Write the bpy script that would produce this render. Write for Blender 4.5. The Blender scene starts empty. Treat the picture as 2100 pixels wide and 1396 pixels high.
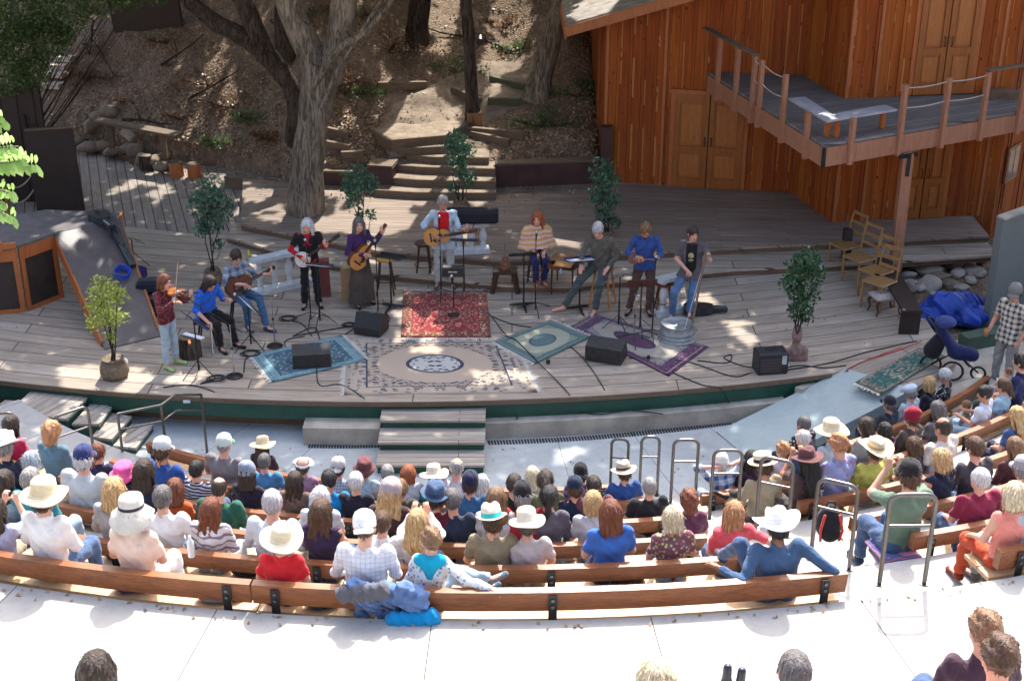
import bpy,math,random
import numpy as np
from mathutils import Vector,Matrix
sc=bpy.context.scene
R=math.radians
# --- camera
F_PX,PITCH,CAM_H=2900.0,R(25.0),10.2
cam_data=bpy.data.cameras.new("camera")
cam=bpy.data.objects.new("camera",cam_data)
sc.collection.objects.link(cam)
cam_data.sensor_width=36.0
cam_data.lens=36.0*F_PX/2100.0
cam_data.clip_end=600
cam_data.clip_start=0.1
cam.location=(0,0,CAM_H)
cam.rotation_euler=(R(90)-PITCH,0,0)
sc.camera=cam
# --- world, sun, exposure
SUN_EL,SUN_AZ=R(51),R(13)
world=bpy.data.worlds.new("World");sc.world=world;world.use_nodes=True
wn=world.node_tree;bg=wn.nodes["Background"]
sky=wn.nodes.new("ShaderNodeTexSky");sky.sky_type='NISHITA';sky.sun_disc=False
sky.dust_density=4.0;sky.ozone_density=.15;sky.air_density=.9;sky.sun_elevation=SUN_EL;sky.sun_rotation=SUN_AZ
wn.links.new(sky.outputs[0],bg.inputs[0]);bg.inputs[1].default_value=0.15
sl=bpy.data.lights.new("sun",'SUN');sl.energy=2.4;sl.angle=R(0.55);sl.color=(1,.95,.87)
sun=bpy.data.objects.new("sun",sl);sc.collection.objects.link(sun)
SD=Vector((math.sin(SUN_AZ)*math.cos(SUN_EL),math.cos(SUN_AZ)*math.cos(SUN_EL),math.sin(SUN_EL)))
sun.rotation_euler=SD.to_track_quat('Z','Y').to_euler()
sun.location=SD*60
sc.view_settings.view_transform='Standard';sc.view_settings.look='None'
sc.view_settings.exposure=1.9;sc.view_settings.gamma=1.0
try:
 sc.view_settings.use_curve_mapping=False
except Exception:
 pass
sc.render.engine='CYCLES'
sc.cycles.max_bounces=6;sc.cycles.diffuse_bounces=3;sc.cycles.glossy_bounces=2
sc.cycles.transparent_max_bounces=6;sc.cycles.transmission_bounces=3
sc.cycles.sample_clamp_indirect=6
# --- placing helpers
_c,_s=math.cos(PITCH),math.sin(PITCH)
def proj(X,Y,Z):
 zc=Y*_c+(CAM_H-Z)*_s;yc=(CAM_H-Z)*_c-Y*_s
 return 1050+F_PX*X/zc,698+F_PX*yc/zc,F_PX/zc
def gp(px,py,z=0.0):
 """world point at height z that the photograph shows at (px, py)"""
 a=PITCH+math.atan((py-698)/F_PX);Y=(CAM_H-z)/math.tan(a)
 return Vector(((px-1050)/F_PX*(Y*_c+(CAM_H-z)*_s),Y,z))
def at_y(px,py,Y):
 a=PITCH+math.atan((py-698)/F_PX);z=CAM_H-Y*math.tan(a)
 return Vector(((px-1050)/F_PX*(Y*_c+(CAM_H-z)*_s),Y,z))
 # --- scene helpers
col=sc.collection
def link(o,parent=None):
 col.objects.link(o)
 if parent is not None:o.parent=parent
 return o
def tag(o,label=None,cat=None,group=None,kind=None):
 if label:o["label"]=label
 if cat:o["category"]=cat
 if group:o["group"]=group
 if kind:o["kind"]=kind
 return o
def thing(name,label,cat,loc=(0,0,0),rz=0.0,group=None):
 o=bpy.data.objects.new(name,None);o.empty_display_size=.1
 col.objects.link(o);o.location=loc;o.rotation_euler=(0,0,rz)
 return tag(o,label,cat,group)
def copy_tree(o,parent=None):
 c=o.copy();col.objects.link(c)
 if parent is not None:c.parent=parent
 for ch in list(o.children):copy_tree(ch,c)
 return c
class MB:
 """collects boxes, bars, tubes, lathes into one mesh"""
 def __init__(s):s.v=[];s.f=[];s.m=[];s.sm=[]
 def add(s,vs,fs,mi=0,smooth=False):
  b=len(s.v);s.v.extend([tuple(v)for v in vs])
  for f in fs:s.f.append(tuple(i+b for i in f));s.m.append(mi);s.sm.append(smooth)
  return s
 def box(s,c,d,rz=0.0,mi=0,M=None,bev=0.0):
  hx,hy,hz=d[0]/2,d[1]/2,d[2]/2
  if bev:
   b=min(bev,hx*.9,hy*.9,hz*.9);vs=[];
   for z,q in((-hz,b),(-hz+b,0),(hz-b,0),(hz,b)):
    for x,y in((-hx+q,-hy+q+0),(hx-q,-hy+q),(hx-q,hy-q),(-hx+q,hy-q)):
     vs.append(Vector((x,y,z)))
   fs=[(3,2,1,0),(12,13,14,15)]
   for k in range(3):
    for i in range(4):
     j=(i+1)%4;fs.append((k*4+i,k*4+j,k*4+4+j,k*4+4+i))
  else:
   vs=[Vector((x*hx,y*hy,z*hz))for z in(-1,1)for x,y in((-1,-1),(1,-1),(1,1),(-1,1))]
   fs=[(3,2,1,0),(4,5,6,7),(0,1,5,4),(1,2,6,5),(2,3,7,6),(3,0,4,7)]
  Mx=M if M is not None else Matrix.Rotation(rz,4,'Z')
  c=Vector(c)
  return s.add([c+(Mx.to_3x3()@v)for v in vs],fs,mi)
 def bar(s,a,b,w,h,mi=0,up=(0,0,1)):
  a,b=Vector(a),Vector(b);d=b-a;L=d.length
  if L<1e-6:return s
  y=d/L;u=Vector(up)
  if abs(y.dot(u))>.99:u=Vector((1,0,0))
  x=y.cross(u).normalized();z=x.cross(y)
  M=Matrix((x,y,z)).transposed()
  vs=[(a+b)/2+M@Vector((p*w/2,q*L/2,r*h/2))for r in(-1,1)for p,q in((-1,-1),(1,-1),(1,1),(-1,1))]
  return s.add(vs,[(3,2,1,0),(4,5,6,7),(0,1,5,4),(1,2,6,5),(2,3,7,6),(3,0,4,7)],mi)
 def cyl(s,a,b,r1,r2=None,n=12,mi=0,caps=True,smooth=True):
  r2=r1 if r2 is None else r2
  a,b=Vector(a),Vector(b);d=(b-a).normalized()
  u=Vector((0,0,1))if abs(d.z)<.95 else Vector((1,0,0))
  x=d.cross(u).normalized();y=d.cross(x)
  vs=[]
  for p,r in((a,r1),(b,r2)):
   for i in range(n):
    t=2*math.pi*i/n;vs.append(p+x*math.cos(t)*r+y*math.sin(t)*r)
  s.add(vs,[(i,n+i,n+(i+1)%n,(i+1)%n)for i in range(n)],mi,smooth)
  if caps:
   s.add(vs[:n],[tuple(range(n))],mi);s.add(vs[n:],[tuple(reversed(range(n)))],mi)
  return s
 def tube(s,pts,r,n=8,mi=0,caps=True,closed=False):
  pts=[Vector(p)for p in pts];N=len(pts);rs=r if hasattr(r,'__len__')else[r]*N
  vs=[];px=None
  for i,p in enumerate(pts):
   if closed:d=pts[(i+1)%N]-pts[i-1]
   else:d=pts[min(i+1,N-1)]-pts[max(i-1,0)]
   d=d.normalized()if d.length>1e-9 else Vector((0,0,1))
   if px is None:
    u=Vector((0,0,1))if abs(d.z)<.9 else Vector((1,0,0));px=d.cross(u).normalized()
   px=(px-d*px.dot(d));px=px.normalized()if px.length>1e-6 else Vector((1,0,0))
   py=d.cross(px)
   for k in range(n):
    t=2*math.pi*k/n;vs.append(p+(px*math.cos(t)+py*math.sin(t))*rs[i])
  fs=[]
  M=N if closed else N-1
  for i in range(M):
   j=(i+1)%N
   for k in range(n):fs.append((i*n+k,i*n+(k+1)%n,j*n+(k+1)%n,j*n+k))
  s.add(vs,fs,mi,True)
  if caps and not closed:
   s.add(vs[:n],[tuple(reversed(range(n)))],mi);s.add(vs[-n:],[tuple(range(n))],mi)
  return s
 def lathe(s,prof,o=(0,0,0),n=24,mi=0,sx=1.0,sy=1.0,M=None,fn=None):
  vs=[];o=Vector(o)
  for r,z in prof:
   for i in range(n):
    t=2*math.pi*i/n;v=Vector((r*sx*math.cos(t),r*sy*math.sin(t),z))
    if fn:v=Vector(fn(v,t,r))
    if M is not None:v=M@v
    vs.append(o+v)
  fs=[(k*n+i,k*n+(i+1)%n,(k+1)*n+(i+1)%n,(k+1)*n+i)for k in range(len(prof)-1)for i in range(n)]
  return s.add(vs,fs,mi,True)
 def prism(s,poly,z0,z1,mi=0,M=None,mi_side=None):
  n=len(poly)
  ar=sum(poly[i][0]*poly[(i+1)%n][1]-poly[(i+1)%n][0]*poly[i][1]for i in range(n))
  if ar<0:poly=list(reversed(poly))
  vs=[Vector((p[0],p[1],z0))for p in poly]+[Vector((p[0],p[1],z1))for p in poly]
  if M is not None:vs=[M@v for v in vs]
  s.add(vs,[tuple(range(n,2*n)),tuple(reversed(range(n)))],mi)
  return s.add(vs,[(i,(i+1)%n,n+(i+1)%n,n+i)for i in range(n)],mi if mi_side is None else mi_side)
 def ell(s,c,r,n=12,m=8,mi=0,M=None):
  prof=[(math.sin(math.pi*k/m),-math.cos(math.pi*k/m))for k in range(m+1)]
  prof[0]=(1e-4,-1);prof[-1]=(1e-4,1);c=Vector(c)
  vs=[]
  for q,z in prof:
   for i in range(n):
    t=2*math.pi*i/n;v=Vector((q*r[0]*math.cos(t),q*r[1]*math.sin(t),z*r[2]))
    if M is not None:v=M.to_3x3()@v
    vs.append(c+v)
  fs=[(k*n+i,k*n+(i+1)%n,(k+1)*n+(i+1)%n,(k+1)*n+i)for k in range(m)for i in range(n)]
  return s.add(vs,fs,mi,True)
 def quad(s,a,b,c,d,mi=0):return s.add([a,b,c,d],[(0,1,2,3)],mi)
 def mesh(s,name,mats):
  me=bpy.data.meshes.new(name);me.from_pydata(s.v,[],s.f)
  for m in(mats if isinstance(mats,(list,tuple))else[mats]):me.materials.append(m)
  me.polygons.foreach_set("material_index",s.m);me.polygons.foreach_set("use_smooth",s.sm)
  me.update();return me
 def build(s,name,mats,parent=None,loc=None,rz=None):
  o=bpy.data.objects.new(name,s.mesh(name,mats));link(o,parent)
  if loc is not None:o.location=loc
  if rz is not None:o.rotation_euler=(0,0,rz)
  return o
def np_mesh(name,V,Fq,mats,mi=None,smooth=False):
 """fast mesh from numpy arrays; Fq is (n,3) or (n,4)"""
 me=bpy.data.meshes.new(name);n,k=Fq.shape
 me.vertices.add(len(V));me.vertices.foreach_set("co",V.astype(np.float32).ravel())
 me.loops.add(n*k);me.loops.foreach_set("vertex_index",Fq.astype(np.int32).ravel())
 me.polygons.add(n);me.polygons.foreach_set("loop_start",(np.arange(n)*k).astype(np.int32))
 try:me.polygons.foreach_set("loop_total",np.full(n,k,np.int32))
 except Exception:pass
 for m in(mats if isinstance(mats,(list,tuple))else[mats]):me.materials.append(m)
 if mi is not None:me.polygons.foreach_set("material_index",mi.astype(np.int32))
 me.polygons.foreach_set("use_smooth",np.full(n,smooth,bool))
 me.update(calc_edges=True);me.validate()
 return me
 # --- signed-distance modelling (bodies, clothes, hair, rocks)
class Sdf:
 def __init__(s,vox=.013):s.p=[];s.vox=vox
 def cone(s,a,b,r1,r2=None,k=.03,flat=None,cap=0,dr=0.0):
  s.p.append(('c',np.array(a,float),np.array(b,float),r1+dr,(r1 if r2 is None else r2)+dr,k,flat,cap));return s
 def ell(s,c,r,k=.02,M=None,sub=False):
  s.p.append(('s' if sub else 'e',np.array(c,float),np.array(r,float),None if M is None else np.array(M.to_3x3()),0,k,None,0));return s
 def cut(s,pt,n):
  s.p.append(('h',np.array(pt,float),np.array(n,float)/np.linalg.norm(n),0,0,0,None,0));return s
 def bounds(s):
  lo=np.full(3,9e9);hi=-lo
  for q in s.p:
   if q[0]=='c':
    r=max(q[3],q[4]);
    for e in(q[1],q[2]):lo=np.minimum(lo,e-r);hi=np.maximum(hi,e+r)
   elif q[0]=='e':
    r=q[2].max();lo=np.minimum(lo,q[1]-r);hi=np.maximum(hi,q[1]+r)
  return lo-.035,hi+.035
 def mesh(s,name,mats,disp=None,smooth_it=1,noise_seed=0):
  lo,hi=s.bounds();vx=s.vox
  n=np.ceil((hi-lo)/vx).astype(int)+2
  ax=[lo[i]+vx*np.arange(n[i])for i in range(3)]
  D=np.full(n,.25,np.float32)
  for q in s.p:
   kind,k=q[0],q[5]
   if kind=='h':
    d=((ax[0]-q[1][0])*q[2][0])[:,None,None]+((ax[1]-q[1][1])*q[2][1])[None,:,None]+((ax[2]-q[1][2])*q[2][2])[None,None,:]
    D=np.maximum(D,d.astype(np.float32));continue
   if kind=='c':
    r=max(q[3],q[4]);l=np.minimum(q[1],q[2])-r;h=np.maximum(q[1],q[2])+r
   else:r=q[2].max();l=q[1]-r;h=q[1]+r
   mg=.05+k;i0=np.maximum(((l-mg-lo)/vx).astype(int),0);i1=np.minimum(((h+mg-lo)/vx).astype(int)+2,n)
   X,Y,Z=np.meshgrid(ax[0][i0[0]:i1[0]],ax[1][i0[1]:i1[1]],ax[2][i0[2]:i1[2]],indexing='ij',sparse=True)
   if kind=='c':
    a,b,r1,r2,flat,cap=q[1],q[2],q[3],q[4],q[6],q[7]
    e=b-a;L2=max(e.dot(e),1e-9)
    P=(X-a[0],Y-a[1],Z-a[2])
    tt=(P[0]*e[0]+P[1]*e[1]+P[2]*e[2])/L2;t=np.clip(tt,0,1)
    Q=[P[0]-t*e[0],P[1]-t*e[1],P[2]-t*e[2]]
    rr=r1+(r2-r1)*t
    if flat is not None:
     ax_,fac=np.array(flat[0],float),flat[1]
     pr=Q[0]*ax_[0]+Q[1]*ax_[1]+Q[2]*ax_[2]
     g=1.0/fac-1.0
     d2=Q[0]**2+Q[1]**2+Q[2]**2+(g*g+2*g)*pr*pr
     d=(np.sqrt(d2)-rr)*(.5+.5*fac)
    else:d=np.sqrt(Q[0]**2+Q[1]**2+Q[2]**2)-rr
    L=math.sqrt(L2)
    if cap&1:d=np.maximum(d,(tt-1)*L)
    if cap&2:d=np.maximum(d,-tt*L)
   else:
    P=[X-q[1][0],Y-q[1][1],Z-q[1][2]]
    if q[3]is not None:
     M=q[3];P=[P[0]*M[0][i]+P[1]*M[1][i]+P[2]*M[2][i]for i in range(3)]
    rr=q[2];k0=np.sqrt((P[0]/rr[0])**2+(P[1]/rr[1])**2+(P[2]/rr[2])**2)
    k1=np.sqrt((P[0]/rr[0]**2)**2+(P[1]/rr[1]**2)**2+(P[2]/rr[2]**2)**2)+1e-9
    d=k0*(k0-1)/k1
   sub=D[i0[0]:i1[0],i0[1]:i1[1],i0[2]:i1[2]]
   if kind=='s':sub[...]=np.maximum(sub,-d)
   else:
    hh=np.maximum(k-np.abs(sub-d),0)/max(k,1e-6)
    sub[...]=np.minimum(sub,d)-hh*hh*k*.25
  if disp is not None:
   X,Y,Z=np.meshgrid(*ax,indexing='ij',sparse=True);D=D+disp(X,Y,Z).astype(np.float32)
  for a_ in range(3):
   sl_=[slice(None)]*3
   sl_[a_]=0;D[tuple(sl_)]=.1;sl_[a_]=-1;D[tuple(sl_)]=.1
  V,Fq=surface_nets(D,lo,vx)
  return np_mesh(name,V,Fq,mats,smooth=True)
def surface_nets(D,lo,vx):
 ins=D<0;n=D.shape
 cnt=np.zeros((n[0]-1,n[1]-1,n[2]-1),np.uint8)
 for a in(0,1):
  for b in(0,1):
   for c in(0,1):cnt+=ins[a:n[0]-1+a,b:n[1]-1+b,c:n[2]-1+c]
 act=(cnt>0)&(cnt<8)
 idx=-np.ones(act.shape,np.int64);ii=np.argwhere(act);idx[act]=np.arange(len(ii))
 acc=np.zeros((len(ii),3));w=np.zeros(len(ii))
 corners=[(a,b,c)for a in(0,1)for b in(0,1)for c in(0,1)]
 val={c:D[ii[:,0]+c[0],ii[:,1]+c[1],ii[:,2]+c[2]].astype(float)for c in corners}
 for c in corners:
  for ax in range(3):
   if c[ax]==0:
    d=list(c);d[ax]=1;d=tuple(d);v0,v1=val[c],val[d]
    m=(v0<0)!=(v1<0);t=np.where(m,v0/np.where(m,v0-v1,1),0)
    for j in range(3):acc[:,j]+=m*(c[j]+(t if j==ax else 0))
    w+=m
 V=lo+vx*(ii+acc/w[:,None])
 quads=[]
 for ax in range(3):
  sl0=[slice(0,n[0]),slice(0,n[1]),slice(0,n[2])];sl1=list(sl0)
  sl0[ax]=slice(0,n[ax]-1);sl1[ax]=slice(1,n[ax])
  e=ins[tuple(sl0)]!=ins[tuple(sl1)];s0=ins[tuple(sl0)]
  u,v=(ax+1)%3,(ax+2)%3
  P=np.argwhere(e);P=P[(P[:,u]>0)&(P[:,v]>0)&(P[:,u]<n[u]-1)&(P[:,v]<n[v]-1)]
  if not len(P):continue
  flip=s0[P[:,0],P[:,1],P[:,2]]
  q=[]
  for du,dv in((-1,-1),(0,-1),(0,0),(-1,0)):
   Q=P.copy();Q[:,u]+=du;Q[:,v]+=dv;q.append(idx[Q[:,0],Q[:,1],Q[:,2]])
  q=np.stack(q,1);q[~flip]=q[~flip][:,::-1];quads.append(q)
 return V,np.concatenate(quads)
 # --- materials
class NT:
 """tiny node-tree helper"""
 def __init__(s,name):
  s.m=bpy.data.materials.new(name);s.m.use_nodes=True;s.t=s.m.node_tree;s.n=s.t.nodes
  s.b=s.n["Principled BSDF"];s.tc=None
 def new(s,typ,**kw):
  nd=s.n.new(typ)
  for k,v in kw.items():
   if k.startswith('i_'):
    key=k[2:];key=int(key)if key.isdigit()else key.replace('_',' ')
    nd.inputs[key].default_value=v
   else:setattr(nd,k,v)
  return nd
 def l(s,a,b):s.t.links.new(a,b)
 def co(s,which='Object',scale=None,rot=None,loc=None):
  if s.tc is None:s.tc=s.new("ShaderNodeTexCoord")
  out=s.tc.outputs[which]
  if scale is None and rot is None and loc is None:return out
  mp=s.new("ShaderNodeMapping");s.l(out,mp.inputs[0])
  if scale is not None:mp.inputs['Scale'].default_value=scale if hasattr(scale,'__len__')else(scale,)*3
  if rot is not None:mp.inputs['Rotation'].default_value=rot
  if loc is not None:mp.inputs['Location'].default_value=loc
  return mp.outputs[0]
 def noise(s,vec,scale=5,detail=4,rough=.55,dist=0.0):
  nd=s.new("ShaderNodeTexNoise");nd.inputs['Scale'].default_value=scale;nd.inputs['Detail'].default_value=detail
  nd.inputs['Roughness'].default_value=rough;nd.inputs['Distortion'].default_value=dist;s.l(vec,nd.inputs['Vector']);return nd.outputs['Fac']
 def ramp(s,fac,stops,interp='LINEAR'):
  r=s.new("ShaderNodeValToRGB");cr=r.color_ramp;cr.interpolation=interp
  while len(cr.elements)<len(stops):cr.elements.new(.5)
  for e,(p,c)in zip(cr.elements,stops):e.position=p;e.color=(*c,1)if len(c)==3 else c
  s.l(fac,r.inputs[0]);return r.outputs[0]
 def mix(s,fac,a,b,mode='MIX'):
  m=s.new("ShaderNodeMix");m.data_type='RGBA';m.blend_type=mode
  for sock,v in((m.inputs[0],fac),(m.inputs[6],a),(m.inputs[7],b)):
   if hasattr(v,'is_linked')or isinstance(v,bpy.types.NodeSocket):s.l(v,sock)
   elif sock==m.inputs[0]:sock.default_value=v
   else:sock.default_value=(*v,1)if len(v)==3 else v
  return m.outputs[2]
 def math(s,op,a,b=None,c=None):
  m=s.new("ShaderNodeMath");m.operation=op
  for i,v in enumerate((a,b,c)):
   if v is None:continue
   if isinstance(v,bpy.types.NodeSocket):s.l(v,m.inputs[i])
   else:m.inputs[i].default_value=v
  return m.outputs[0]
 def bump(s,h,strength=.3,dist=.02,normal=None):
  b=s.new("ShaderNodeBump");b.inputs['Strength'].default_value=strength;b.inputs['Distance'].default_value=dist
  s.l(h,b.inputs['Height'])
  if normal is not None:s.l(normal,b.inputs['Normal'])
  s.l(b.outputs[0],s.b.inputs['Normal']);return b.outputs[0]
 def done(s,color=None,rough=.7,metal=0.0,spec=.5,**kw):
  if color is not None:
   if isinstance(color,bpy.types.NodeSocket):s.l(color,s.b.inputs['Base Color'])
   else:s.b.inputs['Base Color'].default_value=(*color,1)
  if isinstance(rough,bpy.types.NodeSocket):s.l(rough,s.b.inputs['Roughness'])
  else:s.b.inputs['Roughness'].default_value=rough
  s.b.inputs['Metallic'].default_value=metal;s.b.inputs['Specular IOR Level'].default_value=spec
  for k,v in kw.items():s.b.inputs[k.replace('_',' ')].default_value=v
  return s.m
def sh(c,f):return tuple(min(1,max(0,x*f))for x in c)
_cache={}
def cached(fn):
 def w(*a,**k):
  key=(fn.__name__,a,tuple(sorted(k.items())))
  if key not in _cache:_cache[key]=fn(*a,**k)
  return _cache[key]
 return w
def rnd_val(t):
 o=t.new("ShaderNodeObjectInfo");return o.outputs['Random']
@cached
def m_plain(c,rough=.6,metal=0.0,var=.12,scale=6.0,bump=.15,spec=.5,name='painted'):
 t=NT(name);v=t.co('Object');n=t.noise(v,scale,5)
 cc=t.ramp(n,[(.3,sh(c,1-var)),(.7,sh(c,1+var))])
 if bump:t.bump(t.noise(v,scale*6,3),bump,.01)
 return t.done(cc,rough,metal,spec)
@cached
def m_wood(c1,c2,scale=1.0,axis=2,rough=.65,name='wood',bump=.25):
 t=NT(name);sc_=[9*scale]*3;sc_[axis]=.9*scale
 v=t.co('Object',sc_);n1=t.noise(v,1.6,6,.6,.6);n2=t.noise(v,9,3)
 c=t.ramp(n1,[(.25,c1),(.5,tuple((a+b)/2 for a,b in zip(c1,c2))),(.75,c2)])
 c=t.mix(.35,c,t.ramp(n2,[(.3,sh(c1,.7)),(.7,sh(c2,1.1))]))
 t.bump(n2,bump,.01);return t.done(c,rough)
@cached
def m_fabric(c,c2=None,pat='plain',scale=1.0,name='cloth'):
 t=NT(name);v=t.co('Object')
 n=t.noise(v,7,4);base=t.ramp(n,[(.3,sh(c,.86)),(.7,sh(c,1.1))])
 c2=c2 or sh(c,.4)
 sep=t.new("ShaderNodeSeparateXYZ");t.l(v,sep.inputs[0])
 if pat in('plaid','check','fine'):
  f={'plaid':48,'check':85,'fine':150}[pat]*scale
  ws=[t.math('GREATER_THAN',t.math('SINE',t.math('MULTIPLY',sep.outputs[i],f)),.15 if pat!='fine' else .7)for i in(0,2)]
  a=t.math('ADD',ws[0],ws[1]);a=t.math('MULTIPLY',a,.5)
  base=t.mix(a,base,c2)
 elif pat=='stripe':
  base=t.mix(t.math('GREATER_THAN',t.math('SINE',t.math('MULTIPLY',sep.outputs[2],150*scale)),.0),base,c2)
 elif pat=='bands':
  w=t.noise(v,5,2);zz=t.math('ADD',sep.outputs[2],t.math('MULTIPLY',w,.05))
  base=t.mix(t.math('GREATER_THAN',t.math('SINE',t.math('MULTIPLY',zz,62*scale)),.1),base,c2)
 elif pat in('floral','speck'):
  vo=t.new("ShaderNodeTexVoronoi");vo.inputs['Scale'].default_value=(22 if pat=='floral' else 40)*scale;t.l(v,vo.inputs['Vector'])
  m=t.math('LESS_THAN',vo.outputs['Distance'],.34 if pat=='floral' else .25)
  hue=t.mix(.45,c2,vo.outputs['Color'])
  base=t.mix(m,base,hue)
 elif pat=='swirl':
  wv=t.new("ShaderNodeTexWave");wv.wave_type='RINGS';wv.inputs['Scale'].default_value=4*scale;wv.inputs['Distortion'].default_value=9
  t.l(v,wv.inputs['Vector']);base=t.mix(t.math('GREATER_THAN',wv.outputs['Fac'],.8),base,c2)
 wr=t.noise(v,9,3,.5,.8);fine=t.noise(v,220,2)
 t.bump(t.math('ADD',wr,t.math('MULTIPLY',fine,.06)),.8,.035)
 return t.done(base,.85,0,.25,Sheen_Weight=.15)
@cached
def m_skin(c):
 t=NT('skin');v=t.co('Object');n=t.noise(v,14,4)
 cc=t.ramp(n,[(.3,sh(c,.9)),(.7,tuple(min(1,x*y)for x,y in zip(c,(1.12,1.04,1.02))))])
 t.bump(t.noise(v,60,2),.08,.005)
 return t.done(cc,.52,0,.4,Subsurface_Weight=.08,Subsurface_Scale=.02)
@cached
def m_hair(c,c2=None,fine=1.0):
 t=NT('hair');v=t.co('Object',(70*fine,70*fine,7))
 c2=c2 or sh(c,1.9);n=t.noise(v,1.0,5,.65,.3);n2=t.noise(t.co('Object'),6,2)
 cc=t.ramp(n,[(.30,sh(c,.35)),(.48,c),(.68,c2)])
 cc=t.mix(t.math('MULTIPLY',n2,.4),cc,sh(c,.6))
 t.bump(n,.9,.02);return t.done(cc,.42,0,.5)
@cached
def m_straw(c,weave=1.0):
 t=NT('straw');v=t.co('Object')
 w=t.new("ShaderNodeTexWave");w.bands_direction='Z';w.inputs['Scale'].default_value=45*weave;w.inputs['Distortion'].default_value=1.5;t.l(v,w.inputs['Vector'])
 n=t.noise(v,25,4);f=t.math('MULTIPLY',t.math('ADD',w.outputs['Fac'],n),.5)
 cc=t.ramp(f,[(.25,sh(c,.68)),(.65,sh(c,1.08))]);t.bump(f,.5,.01);return t.done(cc,.8)
@cached
def m_metal(c=(.5,.5,.52),rough=.35,name='metal'):
 t=NT(name);v=t.co('Object');n=t.noise(v,9,5)
 cc=t.ramp(n,[(.3,sh(c,.75)),(.7,sh(c,1.1))]);t.bump(t.noise(v,40,3),.06,.01);return t.done(cc,rough,1.0)
M={}
M['black_metal']=m_plain((.022,.022,.024),.38,.3,.3,8,.05,name='black_metal')
M['black_plastic']=m_plain((.02,.021,.024),.55,0,.3,18,.3,name='black_plastic')
M['chrome']=m_metal((.62,.62,.64),.22,'chrome')
M['steel']=m_metal((.17,.165,.16),.36,'rail_steel')
M['galv']=m_metal((.40,.44,.45),.72,'galvanised')
M['dark_wood']=m_wood((.035,.017,.010),(.075,.035,.02),1.0,2,.6,'dark_wood')
M['near_black_wood']=m_wood((.016,.011,.010),(.034,.022,.018),1,2,.6,'brown_black_wood')
M['mid_wood']=m_wood((.16,.075,.028),(.34,.17,.065),1.3,2,.5,'mid_wood')
M['orange_wood']=m_wood((.30,.085,.022),(.48,.16,.045),1.0,2,.55,'red_stained_wood')
M['redwood_post']=m_wood((.25,.11,.06),(.43,.21,.125),1.0,2,.7,'post_redwood')
M['honey']=m_wood((.42,.19,.05),(.66,.34,.10),1.6,0,.32,'spruce_top')
M['mahog']=m_wood((.10,.03,.014),(.20,.065,.028),1.6,0,.3,'mahogany')
M['paper']=m_plain((.78,.80,.82),.7,0,.03,20,0,name='paper')
M['white_paint']=m_plain((.72,.74,.76),.5,0,.08,10,.1,name='white_paint')
M['blue_tarp']=m_plain((.010,.05,.32),.5,0,.35,5,.5,name='blue_tarp')
M['cream_plaster']=m_plain((.55,.60,.62),.6,0,.14,7,.3,name='pale_plaster')
M['rubber']=m_plain((.018,.018,.018),.8,0,.2,20,.1,name='rubber')
def mat_deck(name,along='U',roww=.30,length=3.2,c1=(.27,.235,.20),c2=(.42,.375,.33),gap=(.035,.028,.024),src='UV',gapw=.016):
 """weathered boards; the UV map runs along the boards in metres"""
 t=NT(name);v=t.co(src)
 if along=='V':
  mp=t.new("ShaderNodeMapping");mp.inputs['Rotation'].default_value=(0,0,R(90));t.l(v,mp.inputs[0]);v=mp.outputs[0]
 br=t.new("ShaderNodeTexBrick");br.offset=.37;br.inputs['Scale'].default_value=1
 br.inputs['Brick Width'].default_value=length;br.inputs['Row Height'].default_value=roww
 br.inputs['Mortar Size'].default_value=gapw;br.inputs['Mortar Smooth'].default_value=.25;br.inputs['Bias'].default_value=0
 br.inputs['Color1'].default_value=(0,0,0,1);br.inputs['Color2'].default_value=(1,1,1,1);br.inputs['Mortar'].default_value=(.5,.5,.5,1)
 t.l(v,br.inputs['Vector'])
 mp=t.new("ShaderNodeMapping");mp.inputs['Scale'].default_value=(.7,9,1);t.l(v,mp.inputs[0])
 g=t.noise(mp.outputs[0],1.6,8,.68,.4);big=t.noise(v,.55,4,.6);mid=t.noise(v,3.2,5,.7)
 wood=t.ramp(g,[(.28,sh(c1,.62)),(.45,c1),(.62,c2),(.8,sh(c2,1.15))])
 wood=t.mix(.32,wood,t.ramp(br.outputs['Color'],[(.0,sh(c1,.72)),(.5,c1),(1,sh(c2,1.1))]))
 wood=t.mix(t.math('MULTIPLY',t.ramp(big,[(.35,(0,0,0)),(.7,(1,1,1))]),.35),wood,sh(c1,.62))
 wood=t.mix(t.math('MULTIPLY',t.ramp(mid,[(.52,(0,0,0)),(.75,(1,1,1))]),.35),wood,(.30,.19,.125))
 cc=t.mix(br.outputs['Fac'],wood,gap)
 h=t.math('SUBTRACT',t.math('MULTIPLY',g,.35),br.outputs['Fac'])
 t.bump(h,.55,.02)
 return t.done(cc,.8,0,.3)
def mat_concrete(name,c=(.50,.53,.53),var=.1,scale=1.0,joint=None):
 t=NT(name);v=t.co('Object');n=t.noise(v,.7*scale,6,.6);n2=t.noise(v,9*scale,5,.7);sp=t.noise(v,90,2)
 cc=t.ramp(n,[(.3,sh(c,1-var)),(.7,sh(c,1+var))])
 cc=t.mix(t.math('MULTIPLY',t.ramp(n2,[(.45,(0,0,0)),(.8,(1,1,1))]),.35),cc,sh(c,.72))
 t.bump(t.math('ADD',n2,t.math('MULTIPLY',sp,.4)),.22,.012);return t.done(cc,.82,0,.3)
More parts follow.
